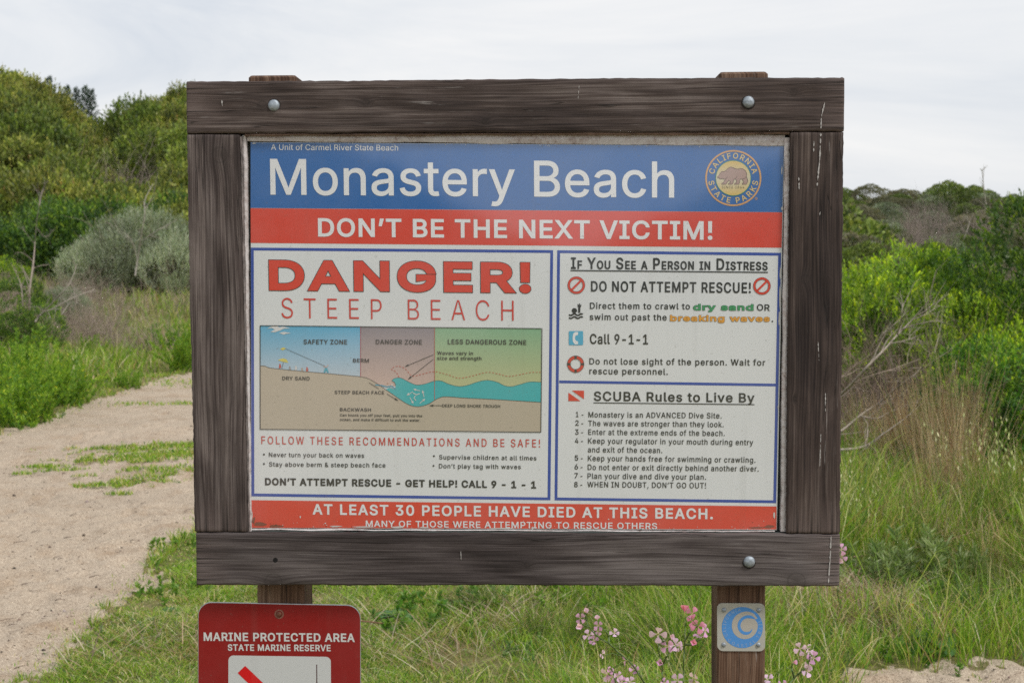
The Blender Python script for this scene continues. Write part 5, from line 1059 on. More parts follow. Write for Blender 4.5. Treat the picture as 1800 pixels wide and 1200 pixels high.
# flattened straw and dead thatch lying between the tufts
TX = []; TY = []
for (px, py, rad, cnt_) in ((1440, 1080, 0.30, 1500), (1490, 1055, 0.25, 900), (1560, 1075, 0.2, 600), (905, 1090, 0.22, 350), (1190, 1060, 0.22, 350), (385, 1130, 0.25, 250), (1640, 930, 0.6, 1500), (1560, 880, 0.5, 1200), (1700, 860, 0.6, 1500), (1620, 1110, 0.22, 350), (1740, 1000, 0.4, 900), (1150, 1130, 0.25, 500), (760, 1150, 0.25, 200), (560, 1100, 0.3, 200), (1500, 960, 0.4, 900), (200, 1150, 0.2, 90)):
    p = at(px, py, 1.0); k = 1.6 / (1.6 - p.z); a = RNG.uniform(0, 6.28, cnt_); q_ = np.sqrt(RNG.random(cnt_)) * rad; TX.append(p.x * k + q_ * np.cos(a)); TY.append(k + 1.3 * q_ * np.sin(a))
TX = np.concatenate(TX); TY = np.concatenate(TY); n = len(TX)
blades('dry_thatch', TX, TY, RNG.uniform(0.05, 0.17, n), RNG.uniform(0.003, 0.006, n), RNG.uniform(1.4, 3.2, n), pal(n, [(0.44, 0.34, 0.24), (0.30, 0.20, 0.14), (0.52, 0.45, 0.34), (0.22, 0.15, 0.11)], [3, 3, 2, 2]), BLADE, label='flattened brown and straw coloured dead grass between the green tufts', droop=0.12)

# small stones, crumbs and twigs on the sand
n = 15000
az = RNG.uniform(math.radians(-26), math.radians(25), n); D = np.exp(RNG.uniform(math.log(4.4), math.log(17), n)); X, Y = D * np.tan(az), D
a, b = path_mask(X, Y); k = a | b; X, Y, D = X[k], Y[k], D[k]; n = len(X)
r = RNG.gamma(1.6, 0.0013, n) + 0.0013; z = hgt(X, Y) + micro(X, Y) - np.where(path_mask(X, Y)[0], 0.018, 0)
oct_ = np.array([(1, 0, 0), (0, 1, 0), (-1, 0, 0), (0, -1, 0), (0, 0, 0.75), (0, 0, -0.6)])
jit = RNG.uniform(0.6, 1.4, (n, 6, 1)); V = oct_[None] * jit * r[:, None, None] * RNG.uniform(0.7, 1.6, (n, 1, 3)); V += np.stack([X, Y, z + r * 0.2], 1)[:, None]
tri = np.array([(0, 1, 4), (1, 2, 4), (2, 3, 4), (3, 0, 4), (1, 0, 5), (2, 1, 5), (3, 2, 5), (0, 3, 5)])
pc = pal(n, [(0.12, 0.09, 0.07), (0.30, 0.23, 0.18), (0.42, 0.36, 0.30), (0.05, 0.04, 0.035)], [2, 3, 3, 1])
me = fastmesh('pebbles', V.reshape(-1, 3), tris=(np.arange(n)[:, None, None] * 6 + tri[None]).reshape(-1, 3), cols=np.repeat(pc, 6, 0))
tag(link('pebbles', me, m=DRY), 'small dark stones and crumbs scattered over the pale sandy path', kind='stuff')

# ------------------------------------------------------------------ branches
# bits of twig lying on the sand
def crumbs():
    rg = np.random.default_rng(63); out = []
    for k in range(150):
        y = 4.5 + 8 * rg.random() ** 1.4; x = rg.uniform(PATH_L + 0.1, PATH_R + 0.1); L_ = rg.uniform(0.02, 0.09); a = rg.uniform(-0.9, 0.9); z = float(hgt(np.array([x]), np.array([y]))[0]) - 0.008
        out.append(([Vector((x, y, z)), Vector((x + L_ * 0.5 * math.cos(a), y + L_ * 0.5 * math.sin(a), z + rg.uniform(0.004, 0.012))), Vector((x + L_ * math.cos(a + 0.3), y + L_ * math.sin(a + 0.3), z + 0.004))], rg.uniform(0.0015, 0.003), 0.001))
    return out
def tubes(paths, seg=5):
    """paths: list of (points, r0, r1)"""
    V = []; F = []
    for pts, r0, r1 in paths:
        P = [Vector(p) for p in pts]; n = len(P); b0 = len(V)
        for i_, p in enumerate(P):
            t_ = (P[min(i_ + 1, n - 1)] - P[max(i_ - 1, 0)]).normalized(); a = t_.cross(Vector((0.3, 0.9, 0.2))).normalized(); c = t_.cross(a); rr_ = r0 + (r1 - r0) * i_ / (n - 1)
            for k in range(seg):
                th = 2 * math.pi * k / seg; V.append(p + a * rr_ * math.cos(th) + c * rr_ * math.sin(th))
        for i_ in range(n - 1):
            for k in range(seg): F.append((b0 + i_ * seg + k, b0 + i_ * seg + (k + 1) % seg, b0 + (i_ + 1) * seg + (k + 1) % seg, b0 + (i_ + 1) * seg + k))
    return V, F
def grow(rg, p, d, L, r, depth, out, spread=0.6, up=0.1, kids=3, wig=0.12, nseg=5):
    pts = [Vector(p)]; d = Vector(d).normalized()
    for k in range(nseg):
        d = (d + Vector(rg.normal(0, wig, 3)) + Vector((0, 0, up * 0.2))).normalized(); pts.append(pts[-1] + d * L / nseg)
    out.append((pts, r, r * 0.45))
    if depth > 0:
        for k in range(kids):
            q_ = pts[int(rg.integers(1, nseg + 1))]; dd = (d + Vector(rg.normal(0, spread, 3))).normalized()
            grow(rg, q_, dd, L * rg.uniform(0.45, 0.75), r * 0.5, depth - 1, out, spread, up, kids, wig, nseg)
def twig_mesh(name, paths, col, var=0.2, rg=RNG, seg=4):
    V, F = tubes(paths, seg); me = fastmesh(name, np.array([tuple(v) for v in V]), quads=np.array(F), smooth=True)
    c = np.tile(np.array(col), (len(V), 1)) * rg.uniform(1 - var, 1 + var, (len(V), 1)); set_tint(me, np.c_[c, np.ones(len(V))]); return me

tag(link('twig_litter', twig_mesh('twig_litter', crumbs(), (0.13, 0.09, 0.07), 0.4), None, DRY), 'small dark twigs scattered on the sandy path', kind='stuff')

# ------------------------------------------------------------------ foliage
def leaves(P, Nn, size, rg, asp=0.45, cup=0.25, cols=None):
    """diamond leaves at P pointing along Nn"""
    n = len(P); Nn = Nn / (np.linalg.norm(Nn, axis=1)[:, None] + 1e-9)
    r = rg.normal(size=(n, 3)); s = np.cross(Nn, r); s /= np.linalg.norm(s, axis=1)[:, None] + 1e-9; u_ = np.cross(s, Nn)
    L = size[:, None]
    V = np.stack([P, P + Nn * L * 0.5 + s * L * asp * 0.5 + u_ * L * cup * 0.2, P + Nn * L, P + Nn * L * 0.5 - s * L * asp * 0.5 + u_ * L * cup * 0.2], 1)
    return V.reshape(-1, 3), np.arange(n * 4).reshape(-1, 4), np.repeat(cols, 4, 0)
def lobes(rg, w_, d_, h_, n, rmin=0.28, rmax=0.45):
    """overlapping lumps that make the crown of a bush w x d x h standing on the ground"""
    L = []
    for k in range(n):
        a = rg.uniform(0, 2 * np.pi); q_ = math.sqrt(rg.random()) * 0.72; r_ = rg.uniform(rmin, rmax) * min(w_, h_ * 1.3) * 0.8
        for trial in range(40):
            x, y = q_ * w_ / 2 * math.cos(a), q_ * d_ / 2 * math.sin(a)
            top = h_ * (1 - 0.55 * q_ ** 2) * rg.uniform(0.78, 1.0)
            zc_ = max(top - r_, r_ * 0.3) if k % 3 else rg.uniform(0.2, 0.6) * top
            if all((x - l[0]) ** 2 + (y - l[1]) ** 2 + (zc_ - l[2]) ** 2 > (0.82 * (r_ + l[3]) * (1 - trial / 60)) ** 2 for l in L): break
            a = rg.uniform(0, 2 * np.pi); q_ = math.sqrt(rg.random()) * 0.8
        L.append((x, y, zc_, r_))
    return np.array(L)
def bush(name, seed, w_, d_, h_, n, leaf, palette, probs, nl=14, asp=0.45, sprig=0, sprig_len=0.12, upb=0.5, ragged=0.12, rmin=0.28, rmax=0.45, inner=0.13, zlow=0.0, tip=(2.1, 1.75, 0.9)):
    rg = np.random.default_rng(seed); LB = lobes(rg, w_, d_, h_, nl, rmin, rmax)
    LB[:, 2] = np.where(LB[:, 2] < zlow * h_, zlow * h_ + 0.3 * (LB[:, 2]), LB[:, 2])
    k = rg.integers(0, nl, n * 2); v = rg.normal(size=(n * 2, 3)); v[:, 2] += 0.35; v /= np.linalg.norm(v, axis=1)[:, None]
    rad = LB[k, 3] * (1 - inner * rg.random(n * 2) ** 1.5 + ragged * rg.random(n * 2) ** 3)
    P = LB[k, :3] + v * rad[:, None] * np.array([1, 1, 0.95])
    dist = np.linalg.norm(P[:, None, :] - LB[None, :, :3], axis=2) / LB[None, :, 3]
    ok = (dist.min(1) > 0.84) & (P[:, 2] > 0.02); P, v, k = P[ok][:n], v[ok][:n], k[ok][:n]; n = len(P)
    cols = pal(n, palette, probs, rg); cols = cols * (0.7 + 0.6 * rg.random(nl)[k])[:, None]
    dirn = v * (1 - upb) + np.array([0, 0, upb])
    if sprig:
        ns = sprig; T_ = np.linspace(0, 1, ns); m_ = n // ns; P, dirn, cols = P[:m_], dirn[:m_], cols[:m_]
        Ls = sprig_len * rg.uniform(0.5, 1.4, (m_, 1, 1)); dn = dirn / np.linalg.norm(dirn, axis=1)[:, None]; dn = dn + rg.normal(0, 0.18, dn.shape)
        Q = P[:, None, :] + dn[:, None, :] * T_[None, :, None] * Ls
        dd = dn[:, None, :] * (0.35 + 0.65 * T_[None, :, None]) + rg.normal(0, 0.55, (m_, ns, 3)) * (1.1 - 0.6 * T_[None, :, None])
        tipc = cols[:, None, :] * np.array([1.0, 1.0, 1.0]) * (1 + 0.0 * T_[None, :, None]); newg_highlight = np.array(tip)
        cc = np.where((T_[None, :, None] > 0.66) & (rg.random((m_, 1, 1)) < 0.7), tipc * newg_highlight, tipc)     # paler shoot tips: new growth, with sun highlights put into the leaf colour
        P, dirn, cols = Q.reshape(-1, 3), dd.reshape(-1, 3), cc.reshape(-1, 3); n = len(P)
    else: dirn = dirn + rg.normal(0, 0.5, dirn.shape)
    V, q, c = leaves(P, dirn, leaf * rg.uniform(0.6, 1.3, n), rg, asp, cols=np.clip(cols, 0, 1))
    return fastmesh(name, V, quads=q, cols=c)
def stems(name, seed, w_, h_, n=9, col=(0.16, 0.12, 0.09), r=0.012, depth=2):
    rg = np.random.default_rng(seed); out = []
    for k in range(n):
        a = rg.uniform(0, 6.28); sp_ = rg.uniform(0.1, 0.55)
        grow(rg, (0.06 * math.cos(a), 0.06 * math.sin(a), 0), (sp_ * math.cos(a) * w_ / h_, sp_ * math.sin(a) * w_ / h_, 1), h_ * 0.75, r, depth, out, 0.5)
    return twig_mesh(name, out, col)
BRIGHT = [(0.130, 0.210, 0.018), (0.090, 0.165, 0.018), (0.185, 0.260, 0.022), (0.042, 0.088, 0.016)]
DEEP = [(0.052, 0.105, 0.024), (0.078, 0.138, 0.028), (0.036, 0.072, 0.020), (0.11, 0.17, 0.030)]
OLIVE = [(0.160, 0.175, 0.045), (0.115, 0.135, 0.036), (0.220, 0.215, 0.065), (0.055, 0.072, 0.022), (0.24, 0.155, 0.075)]
OLIVE2 = [(0.125, 0.160, 0.036), (0.088, 0.118, 0.028), (0.175, 0.200, 0.050), (0.045, 0.065, 0.020)]
SAGE = [(0.235, 0.265, 0.19), (0.185, 0.215, 0.15), (0.30, 0.32, 0.245), (0.12, 0.14, 0.095)]
DULL = [(0.15, 0.145, 0.095), (0.11, 0.105, 0.07), (0.20, 0.175, 0.125), (0.07, 0.075, 0.05)]
GREY = [(0.17, 0.145, 0.12), (0.12, 0.10, 0.08), (0.22, 0.19, 0.16)]

def place(src, x, y, s, rz, label, cat, group=None, zs=1.0, used=set(), sink=0.05):
    o = src if src.name not in used else copy_tree(src)
    used.add(src.name)
    z = float(hgt(np.array([x]), np.array([y]))[0]) - sink
    o.location = (x, y, z); o.rotation_euler = (0, 0, rz); o.scale = (s, s, s * zs)
    tag(o, label, cat, group); return o
def bush_thing(name, crown, stem):
    o = empty(name); link('crown', crown, o, LEAF); link('branches', stem, o, DRY); return o

# bright shrubs close on the right
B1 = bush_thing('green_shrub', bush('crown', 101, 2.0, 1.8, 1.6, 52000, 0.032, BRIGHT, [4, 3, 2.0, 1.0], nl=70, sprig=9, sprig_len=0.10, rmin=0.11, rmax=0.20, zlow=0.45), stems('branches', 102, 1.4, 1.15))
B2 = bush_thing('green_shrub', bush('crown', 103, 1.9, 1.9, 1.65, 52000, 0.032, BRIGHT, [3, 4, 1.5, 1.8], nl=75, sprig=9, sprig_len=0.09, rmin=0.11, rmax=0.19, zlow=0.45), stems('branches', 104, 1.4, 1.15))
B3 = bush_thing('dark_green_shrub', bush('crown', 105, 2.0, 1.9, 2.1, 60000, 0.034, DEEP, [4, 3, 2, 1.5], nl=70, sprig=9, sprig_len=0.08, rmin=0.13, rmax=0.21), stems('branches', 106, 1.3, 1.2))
B4 = bush_thing('low_green_shrub', bush('crown', 107, 0.75, 0.75, 0.95, 13000, 0.022, [(0.10, 0.19, 0.024), (0.06, 0.14, 0.022), (0.035, 0.09, 0.02), (0.15, 0.23, 0.025)], [3, 3, 3, 1.5], nl=24, sprig=8, sprig_len=0.05, rmin=0.17, rmax=0.26), stems('branches', 108, 0.5, 0.6))
def px2x(px, D): return at(px, 600, D).x
for src, px, D_, s, zs, rz, lab in (
    (B1, 1535, 12.4, 1.00, 0.98, 0.3, 'bright yellow green rounded shrub just right of the notice board frame'),
    (B2, 1655, 13.4, 1.00, 1.03, 1.9, 'mid green shrub in the middle of the bright row right of the board'),
    (B1, 1600, 14.6, 1.05, 1.03, 3.9, 'bright green shrub top showing behind the row beside the board'),
    (B2, 1738, 12.2, 0.92, 0.90, 4.4, 'green shrub with pale shoots below the tall dark one'),
    (B1, 1705, 11.6, 0.72, 1.12, 5.1, 'small bright green shrub at the foot of the tall dark one'), (B3, 1880, 12.0, 1.05, 1.10, 2.8, 'tall dark green shrub rising against the far hill at right'),
    (B1, 1815, 10.1, 0.72, 0.98, 2.7, 'bright green shrub at the right edge with sunlit leafy shoots'),
    (B4, 1716, 9.6, 1.12, 1.05, 0.0, 'small dense round shrub with glossy leaves below the bright row'),
    (B4, 1785, 9.2, 1.25, 0.90, 2.1, 'low dark shrub spreading to the right edge above the dry grass'),
    (B2, 1925, 11.4, 1.0, 1.0, 5.2, 'green shrub beyond the right edge of the clearing'),
    (B2, 1420, 14.2, 1.0, 0.85, 0.9, 'green shrub mostly covered by the right side of the notice board')):
    place(src, px2x(px, D_), D_, s, rz, lab, 'shrub', None, zs)

# dead brush: fine pinkish brown twigs filling the gaps
def brush_mesh(seed, w_, h_, n, col, r=0.004, lay=0.6, depth=2):
    rg = np.random.default_rng(seed); out = []
    for k in range(n):
        a = rg.uniform(0, 6.28); q_ = math.sqrt(rg.random()) * w_ / 2; d = Vector((rg.normal(0.15, lay), rg.normal(0, lay), 1))
        grow(rg, (q_ * math.cos(a), q_ * math.sin(a), 0), d, h_ * rg.uniform(0.5, 1.0), r, depth, out, 0.55, 0.0, 2, 0.13, 4)
    return twig_mesh('twigs', out, col, 0.3, rg, 3)
DB1 = brush_mesh(201, 1.0, 0.85, 70, (0.30, 0.225, 0.175)); DB2 = brush_mesh(202, 1.1, 0.7, 60, (0.36, 0.30, 0.24), lay=0.9); DB3 = brush_mesh(203, 0.9, 0.9, 60, (0.19, 0.14, 0.11))
def dead(me, x, y, s, rz, lab, group=None):
    o = link('dead_shrub', me, None, DRY); z = float(hgt(np.array([x]), np.array([y]))[0]) - 0.03
    o.location = (x, y, z); o.scale = (s, s, s); o.rotation_euler = (0, 0, rz); tag(o, lab, 'dead shrub', group); return o
for me, px, D_, s, rz, lab in ((DB1, 1565, 9.9, 0.8, 2.2, 'pinkish dead twigs behind the forked bleached branch'), (DB3, 1690, 10.4, 1.0, 0.7, 'dark tangled dead shrub left of the small round shrub'), (DB1, 1500, 11.4, 1.2, 3.3, 'brown dead shrub deep behind the long bleached branch'), (DB3, 1580, 11.6, 1.3, 4.4, 'tall dark dead shrub under the middle of the green row'), (DB2, 1570, 9.0, 0.6, 5.5, 'pale low dead twigs at the top of the tall grass'), (DB1, 1660, 11.4, 1.25, 6, 'brown leafless shrub under the green row left of the dark one'), (DB3, 1530, 11.0, 1.15, 0, 'dark brown twiggy dead shrub under the bright green row beside the board'), (DB1, 1600, 10.2, 0.95, 1, 'pinkish brown dead shrub in the middle of the right thicket'), (DB2, 1530, 9.6, 0.9, 2, 'pale tangled dead shrub low against the right side of the board'),
                               (DB3, 1640, 11.2, 1.2, 3, 'dark leafless shrub below the middle green shrub'), (DB2, 1620, 9.1, 0.7, 4.2, 'straw coloured dead twigs left of the small round shrub'), (DB1, 1470, 10.4, 1.0, 5, 'dead shrub partly covered by the right frame board'),
                               (DB3, 1730, 10.6, 1.0, 1.5, 'dark dead shrub between the small round shrub and the green row')):
    dead(me, px2x(px, D_), D_, s, rz, lab)

# long bleached branches, followed from the photograph
zr = lambda x, y: (1470 + x / 3.53, 520 + y / 3.53)
def branch(name, routes, D_, col, r0, lab, cat='branch', rg_seed=5, tw=6, bend=0.25):
    rg = np.random.default_rng(rg_seed); out = []
    for k, (pts, rr_) in enumerate(routes):
        P = []; ph = rg.uniform(0, 6)
        for i_, p in enumerate(cat_fine(pts)): P.append(at(p[0], p[1], D_ + bend * math.sin(i_ * 0.25 + ph) * min(1, i_ / 6)))
        out.append((P, rr_, rr_ * 0.35))
        for j_ in range(tw):
            i_ = int(rg.integers(2, len(P) - 1)); d = (P[i_] - P[i_ - 1]).normalized()
            grow(rg, P[i_], d + Vector(rg.normal(0, 0.45, 3)), rg.uniform(0.1, 0.3), rr_ * 0.4, 1, out, 0.5, 0.1, 2, 0.12, 4)
    o = link(name, twig_mesh(name, out, col, 0.15, rg, 5), None, DRY); tag(o, lab, cat); return o
def cat_fine(pts):
    return cat(pts, 4) if len(pts) > 2 else [pts[0], tuple((Vector(pts[0]) + Vector(pts[1])) / 2), pts[1]]
R = lambda *p: [zr(*q_) for q_ in p]
BC = (0.36, 0.31, 0.26)
branch('bare_branch', [(R((-60, 700), (-20, 650), (40, 600), (110, 530), (200, 430), (300, 330), (380, 240), (470, 150), (560, 50), (600, 5)), 0.011), (R((380, 240), (400, 150), (415, 40)), 0.006), (R((340, 295), (450, 270), (550, 230)), 0.005), (R((400, 210), (520, 170), (660, 150)), 0.005), (R((250, 350), (270, 260), (325, 200)), 0.006), (R((470, 150), (560, 110), (640, 60)), 0.004)], 9.6, BC, 0.01, 'long bleached bare branch slanting up to the right in front of the bright shrubs', rg_seed=11)
branch('bare_branch', [(R((-90, 600), (40, 500), (150, 410), (250, 340)), 0.008), (R((100, 545), (200, 500), (360, 450), (520, 390)), 0.005)], 9.9, (0.42, 0.33, 0.27), 0.01, 'shorter tan branch just above the long one beside the frame', rg_seed=12)
branch('bare_branch', [(R((-80, 900), (40, 830), (150, 740), (270, 660), (350, 590), (430, 530), (500, 480)), 0.010), (R((350, 590), (355, 520), (340, 470)), 0.005), (R((150, 745), (250, 760), (330, 720), (480, 660), (600, 590), (720, 500), (745, 400)), 0.006)], 9.3, BC, 0.01, 'bleached forked branch across the middle of the right thicket', rg_seed=13)
branch('bare_branch', [(R((-20, 960), (130, 945), (210, 915), (270, 880)), 0.012), (R((210, 915), (370, 800), (450, 740), (560, 640)), 0.005)], 8.9, (0.40, 0.35, 0.30), 0.01, 'pale broken stick lowest in the right thicket above the tall grass', rg_seed=14, tw=3)
branch('bare_branch', [(R((580, 480), (600, 400), (625, 290), (650, 180), (660, 60)), 0.004), (R((600, 400), (680, 340), (700, 290)), 0.003)], 10.5, (0.36, 0.31, 0.25), 0.01, 'thin upright bare stem before the dark hollow between the shrubs', rg_seed=15, tw=3)
zf = lambda x, y: (1470 + x / 4.285, 280 + y / 4.285)
branch('bare_sapling', [([zf(1160, 560), zf(1155, 480), zf(1135, 370), zf(1115, 250), zf(1100, 100), zf(1085, 70)], 0.016), ([zf(1115, 250), zf(1105, 170), zf(1115, 60)], 0.012), ([zf(1140, 400), zf(1100, 330), zf(1030, 300)], 0.008)], 30, (0.33, 0.31, 0.25), 0.02, 'tall thin bare sapling standing up against the sky on the right hill', 'sapling', 16, 2, 0.1)
branch('bare_sapling', [([zf(960, 600), zf(985, 540), zf(1000, 480), zf(1030, 420)], 0.012), ([zf(1000, 480), zf(985, 420), zf(990, 390)], 0.01)], 28, (0.36, 0.33, 0.28), 0.02, 'small forked bare sapling near the sandy gap on the right hill', 'sapling', 17, 3, 0.1)
zb = lambda x, y: (x / 3.243, 430 + y / 3.243)
za = lambda x, y: (x / 3.243, 90 + y / 3.243)
PALE = (0.36, 0.32, 0.28)
branch('fallen_branch', [([zb(200, 440), zb(240, 392), zb(300, 365), zb(420, 300), zb(540, 255)], 0.014), ([zb(230, 400), zb(330, 300), zb(400, 215), zb(440, 110)], 0.010), ([zb(400, 215), zb(430, 280), zb(425, 300)], 0.010), ([zb(350, 400), zb(390, 340), zb(430, 290)], 0.008)], 19.0, PALE, 0.02, 'bleached fallen branch lying across brush above the bright green herbs', rg_seed=18, tw=8)
branch('bare_sapling', [([za(185, 1330), za(195, 1190), za(205, 1000), za(225, 850), za(205, 790), za(185, 760)], 0.008), ([za(225, 880), za(240, 800), za(270, 740)], 0.014), ([za(210, 1010), za(260, 1060), za(320, 1000)], 0.010), ([za(200, 1100), za(150, 1040), za(130, 1000)], 0.006)], 25.0, (0.22, 0.19, 0.165), 0.02, 'thin bare grey sapling before the dark green thicket at far left', 'sapling', 19, 5)
branch('bare_sapling', [([za(770, 1280), za(785, 1180), za(805, 1050), za(825, 930), za(825, 850), za(870, 760)], 0.015), ([za(810, 1080), za(900, 1020), za(1010, 960)], 0.008), ([za(780, 1180), za(755, 1090), za(710, 1030)], 0.009), ([za(825, 900), za(870, 830), za(900, 690)], 0.008)], 24.0, (0.38, 0.35, 0.31), 0.02, 'pale forked bare sapling in front of the silver grey sagebrush', 'sapling', 20, 4)
branch('bare_sapling', [([zb(165, 370), zb(170, 250), zb(190, 100), zb(200, -20)], 0.018), ([zb(130, 350), zb(125, 270), zb(110, 200), zb(60, 100)], 0.010)], 19.5, (0.36, 0.30, 0.26), 0.02, 'reddish grey bare stems beside the dark round bush at far left', 'sapling', 21, 6)

# tall dry culms and seed heads in the right thicket
def clump(name, seed, n, h_, w_, palette, probs, spread=0.35, r=0.0022, seeds=0.0):
    rg = np.random.default_rng(seed); out = []; heads = []
    for k in range(n):
        a = rg.uniform(0, 6.28); q_ = rg.random() * w_ / 2; p = Vector((q_ * math.cos(a), q_ * math.sin(a), 0)); d = Vector((rg.normal(0, spread), rg.normal(0, spread), 1)).normalized(); L_ = h_ * rg.uniform(0.5, 1.1)
        pts = [p]; 
        for i_ in range(6): d = (d + Vector((rg.normal(0, 0.04), rg.normal(0, 0.04), -0.03))).normalized(); pts.append(pts[-1] + d * L_ / 6)
        out.append((pts, r * rg.uniform(0.7, 1.3), r * 0.3))
    V, F = tubes(out, 3); me = fastmesh(name, np.array([tuple(v) for v in V]), quads=np.array(F))
    c = pal(n, palette, probs, rg); set_tint(me, np.c_[np.repeat(c, 21, 0), np.ones(len(V))]); return me
STRAW = [(0.44, 0.34, 0.22), (0.36, 0.24, 0.15), (0.52, 0.44, 0.32), (0.30, 0.16, 0.10), (0.16, 0.22, 0.05)]
CL1 = clump('dry_grass', 301, 150, 0.85, 0.34, STRAW, [3, 2, 3, 1.5, 0.5], 0.16); CL2 = clump('dry_grass', 302, 110, 0.55, 0.5, STRAW, [3, 2, 3, 1, 2], 0.42)
CL3 = clump('green_grass', 303, 130, 0.62, 0.34, [(0.14, 0.22, 0.03), (0.10, 0.17, 0.03), (0.24, 0.27, 0.07), (0.4, 0.34, 0.2)], [3, 3, 2, 1], 0.26)
def gtuft(me, px, D_, s, rz, lab, nm='dry_grass_clump', cat='grass clump', group=None):
    x = px2x(px, D_); o = link(nm, me, None, BLADE); o.location = (x, D_, float(hgt(np.array([x]), np.array([D_]))[0]) - 0.02); o.scale = (s, s, s); o.rotation_euler = (0, 0, rz); tag(o, lab, cat, group); return o
gtuft(CL1, 1672, 8.6, 1.2, 0, 'tallest upright clump of straw coloured dry grass in front of the small round shrub')
gtuft(CL1, 1655, 8.0, 0.8, 1.2, 'straw coloured dry grass clump leaning right of the board')
for k, (me, px, D_, s) in enumerate(((CL1, 1700, 8.9, 1.0), (CL1, 1630, 9.0, 0.95), (CL1, 1600, 9.4, 0.85), (CL1, 1560, 9.3, 0.8), (CL1, 1685, 8.2, 0.9), (CL1, 1520, 9.6, 0.8), (CL1, 1645, 8.7, 1.05), (CL2, 1500, 8.6, 0.8), (CL2, 1560, 8.3, 0.75), (CL2, 1600, 7.7, 0.8), (CL2, 1640, 7.2, 0.8), (CL2, 1745, 7.8, 0.85), (CL2, 1790, 8.3, 1.0), (CL2, 1545, 7.2, 0.7), (CL2, 1700, 6.9, 0.6), (CL2, 1775, 6.7, 0.65), (CL2, 1590, 9.0, 1.1))):
    gtuft(me, px, D_, s, k * 1.3, 'loose clump of mixed dry and green grass among the tall grass right of the board', group='loose dry grass clumps right of the board')
for k, (px, D_, s) in enumerate(((1500, 8.4, 0.6), (1530, 7.9, 0.7), (1600, 8.6, 0.55), (1520, 7.3, 0.7), (1640, 6.7, 0.65), (1720, 7.4, 0.8), (1795, 7.2, 0.9), (1740, 6.2, 0.55), (1790, 6.0, 0.6), (1700, 5.8, 0.5), (1575, 6.6, 0.5), (980, 6.4, 0.55), (900, 6.9, 0.6), (1040, 6.6, 0.6), (1100, 6.2, 0.55), (1180, 6.5, 0.6), (800, 7.2, 0.5), (1010, 5.5, 0.42), (1130, 5.4, 0.45), (850, 6.0, 0.4), (720, 6.6, 0.35), (1220, 5.9, 0.5), (940, 5.6, 0.35))):
    gtuft(CL3, px, D_, s, k * 2.1, 'tall green meadow grass clump ' + ('in the strip of grass below the frame' if px < 1300 else 'standing in the meadow right of the board'), 'green_grass_clump', group='green grass clumps below the board' if px < 1300 else 'green grass clumps right of the board')
# wild oats with hanging pale seed heads
def oats(seed, n=9, h_=0.95):
    rg = np.random.default_rng(seed); o = empty('wild_oats'); out = []; HP = []; HD = []
    for k in range(n):
        p = Vector((rg.normal(0, 0.05), rg.normal(0, 0.05), 0)); d = Vector((rg.normal(-0.12, 0.16), rg.normal(0, 0.16), 1)).normalized(); L_ = h_ * rg.uniform(0.75, 1.05); pts = [p]
        for i_ in range(8): d = (d + Vector((-0.02, 0, -0.035 * i_ / 3))).normalized(); pts.append(pts[-1] + d * L_ / 8)
        out.append((pts, 0.0022, 0.001))
        for j_ in range(8):
            f = rg.uniform(5, 8); i_ = min(int(f), 7); q_ = pts[i_].lerp(pts[i_ + 1], f - i_); e = q_ + Vector((rg.normal(0, 0.025), rg.normal(0, 0.02), -0.02)); out.append(([q_, q_.lerp(e, 0.5) + Vector((0, 0, 0.006)), e], 0.0006, 0.0004)); HP.append(tuple(e)); HD.append((rg.normal(0.2, 0.2), rg.normal(0, 0.2), -1))
    link('stalk', twig_mesh('stalk', out, (0.30, 0.33, 0.12), 0.2, rg, 3), o, BLADE)
    V, q, c = leaves(np.array(HP), np.array(HD), np.full(len(HP), 0.030) * rg.uniform(0.8, 1.2, len(HP)), rg, 0.3, cols=pal(len(HP), [(0.55, 0.58, 0.33), (0.60, 0.55, 0.40)], [1, 1], rg)); link('seed_head', fastmesh('seed_head', V, quads=q, cols=c), o, BLADE)
    return o
O1 = oats(311)
place(O1, px2x(1800, 7.2), 7.2, 1.0, 0, 'wild oats with pale hanging seed heads at the right edge before the dark shrub', 'wild oats')
place(O1, px2x(1650, 8.2), 8.2, 0.8, 2.2, 'wild oats standing among the straw coloured clump right of the board', 'wild oats')
place(O1, px2x(1500, 6.9), 6.9, 0.7, 4.2, 'short wild oats close to the lower right corner of the frame', 'wild oats')

# thistle-like grey green herbs and broad leaved rosette at lower right
def herb(name, seed, nst, h_, leaf, palette, probs, w_=0.25, nleaf=70, asp=0.3, upb=0.25):
    rg = np.random.default_rng(seed); o = empty(name); out = []; P = []; Dn = []
    for k in range(nst):
        p = Vector((rg.normal(0, w_ * 0.3), rg.normal(0, w_ * 0.3), 0)); d = Vector((rg.normal(0, w_), rg.normal(0, w_), 1)).normalized(); L_ = h_ * rg.uniform(0.55, 1.05); pts = [p]
        for i_ in range(5): d = (d + Vector(rg.normal(0, 0.07, 3))).normalized(); pts.append(pts[-1] + d * L_ / 5)
        out.append((pts, 0.0035, 0.0015))
        for j_ in range(nleaf):
            f = rg.uniform(0.3, 5); i_ = min(int(f), 4); P.append(tuple(pts[i_].lerp(pts[i_ + 1], f - i_))); v = Vector(rg.normal(0, 1, 3)); v.z = abs(v.z) * 0.5 + upb; Dn.append(tuple(v + d * 0.5))
    rgc = pal(len(P), palette, probs, rg); V, q, c = leaves(np.array(P), np.array(Dn), leaf * rg.uniform(0.5, 1.3, len(P)) , rg, asp, cols=rgc)
    link('foliage', fastmesh('foliage', V, quads=q, cols=c), o, LEAF); link('stem', twig_mesh('stem', out, (0.14, 0.19, 0.07), 0.2, rg, 4), o, DRY); return o
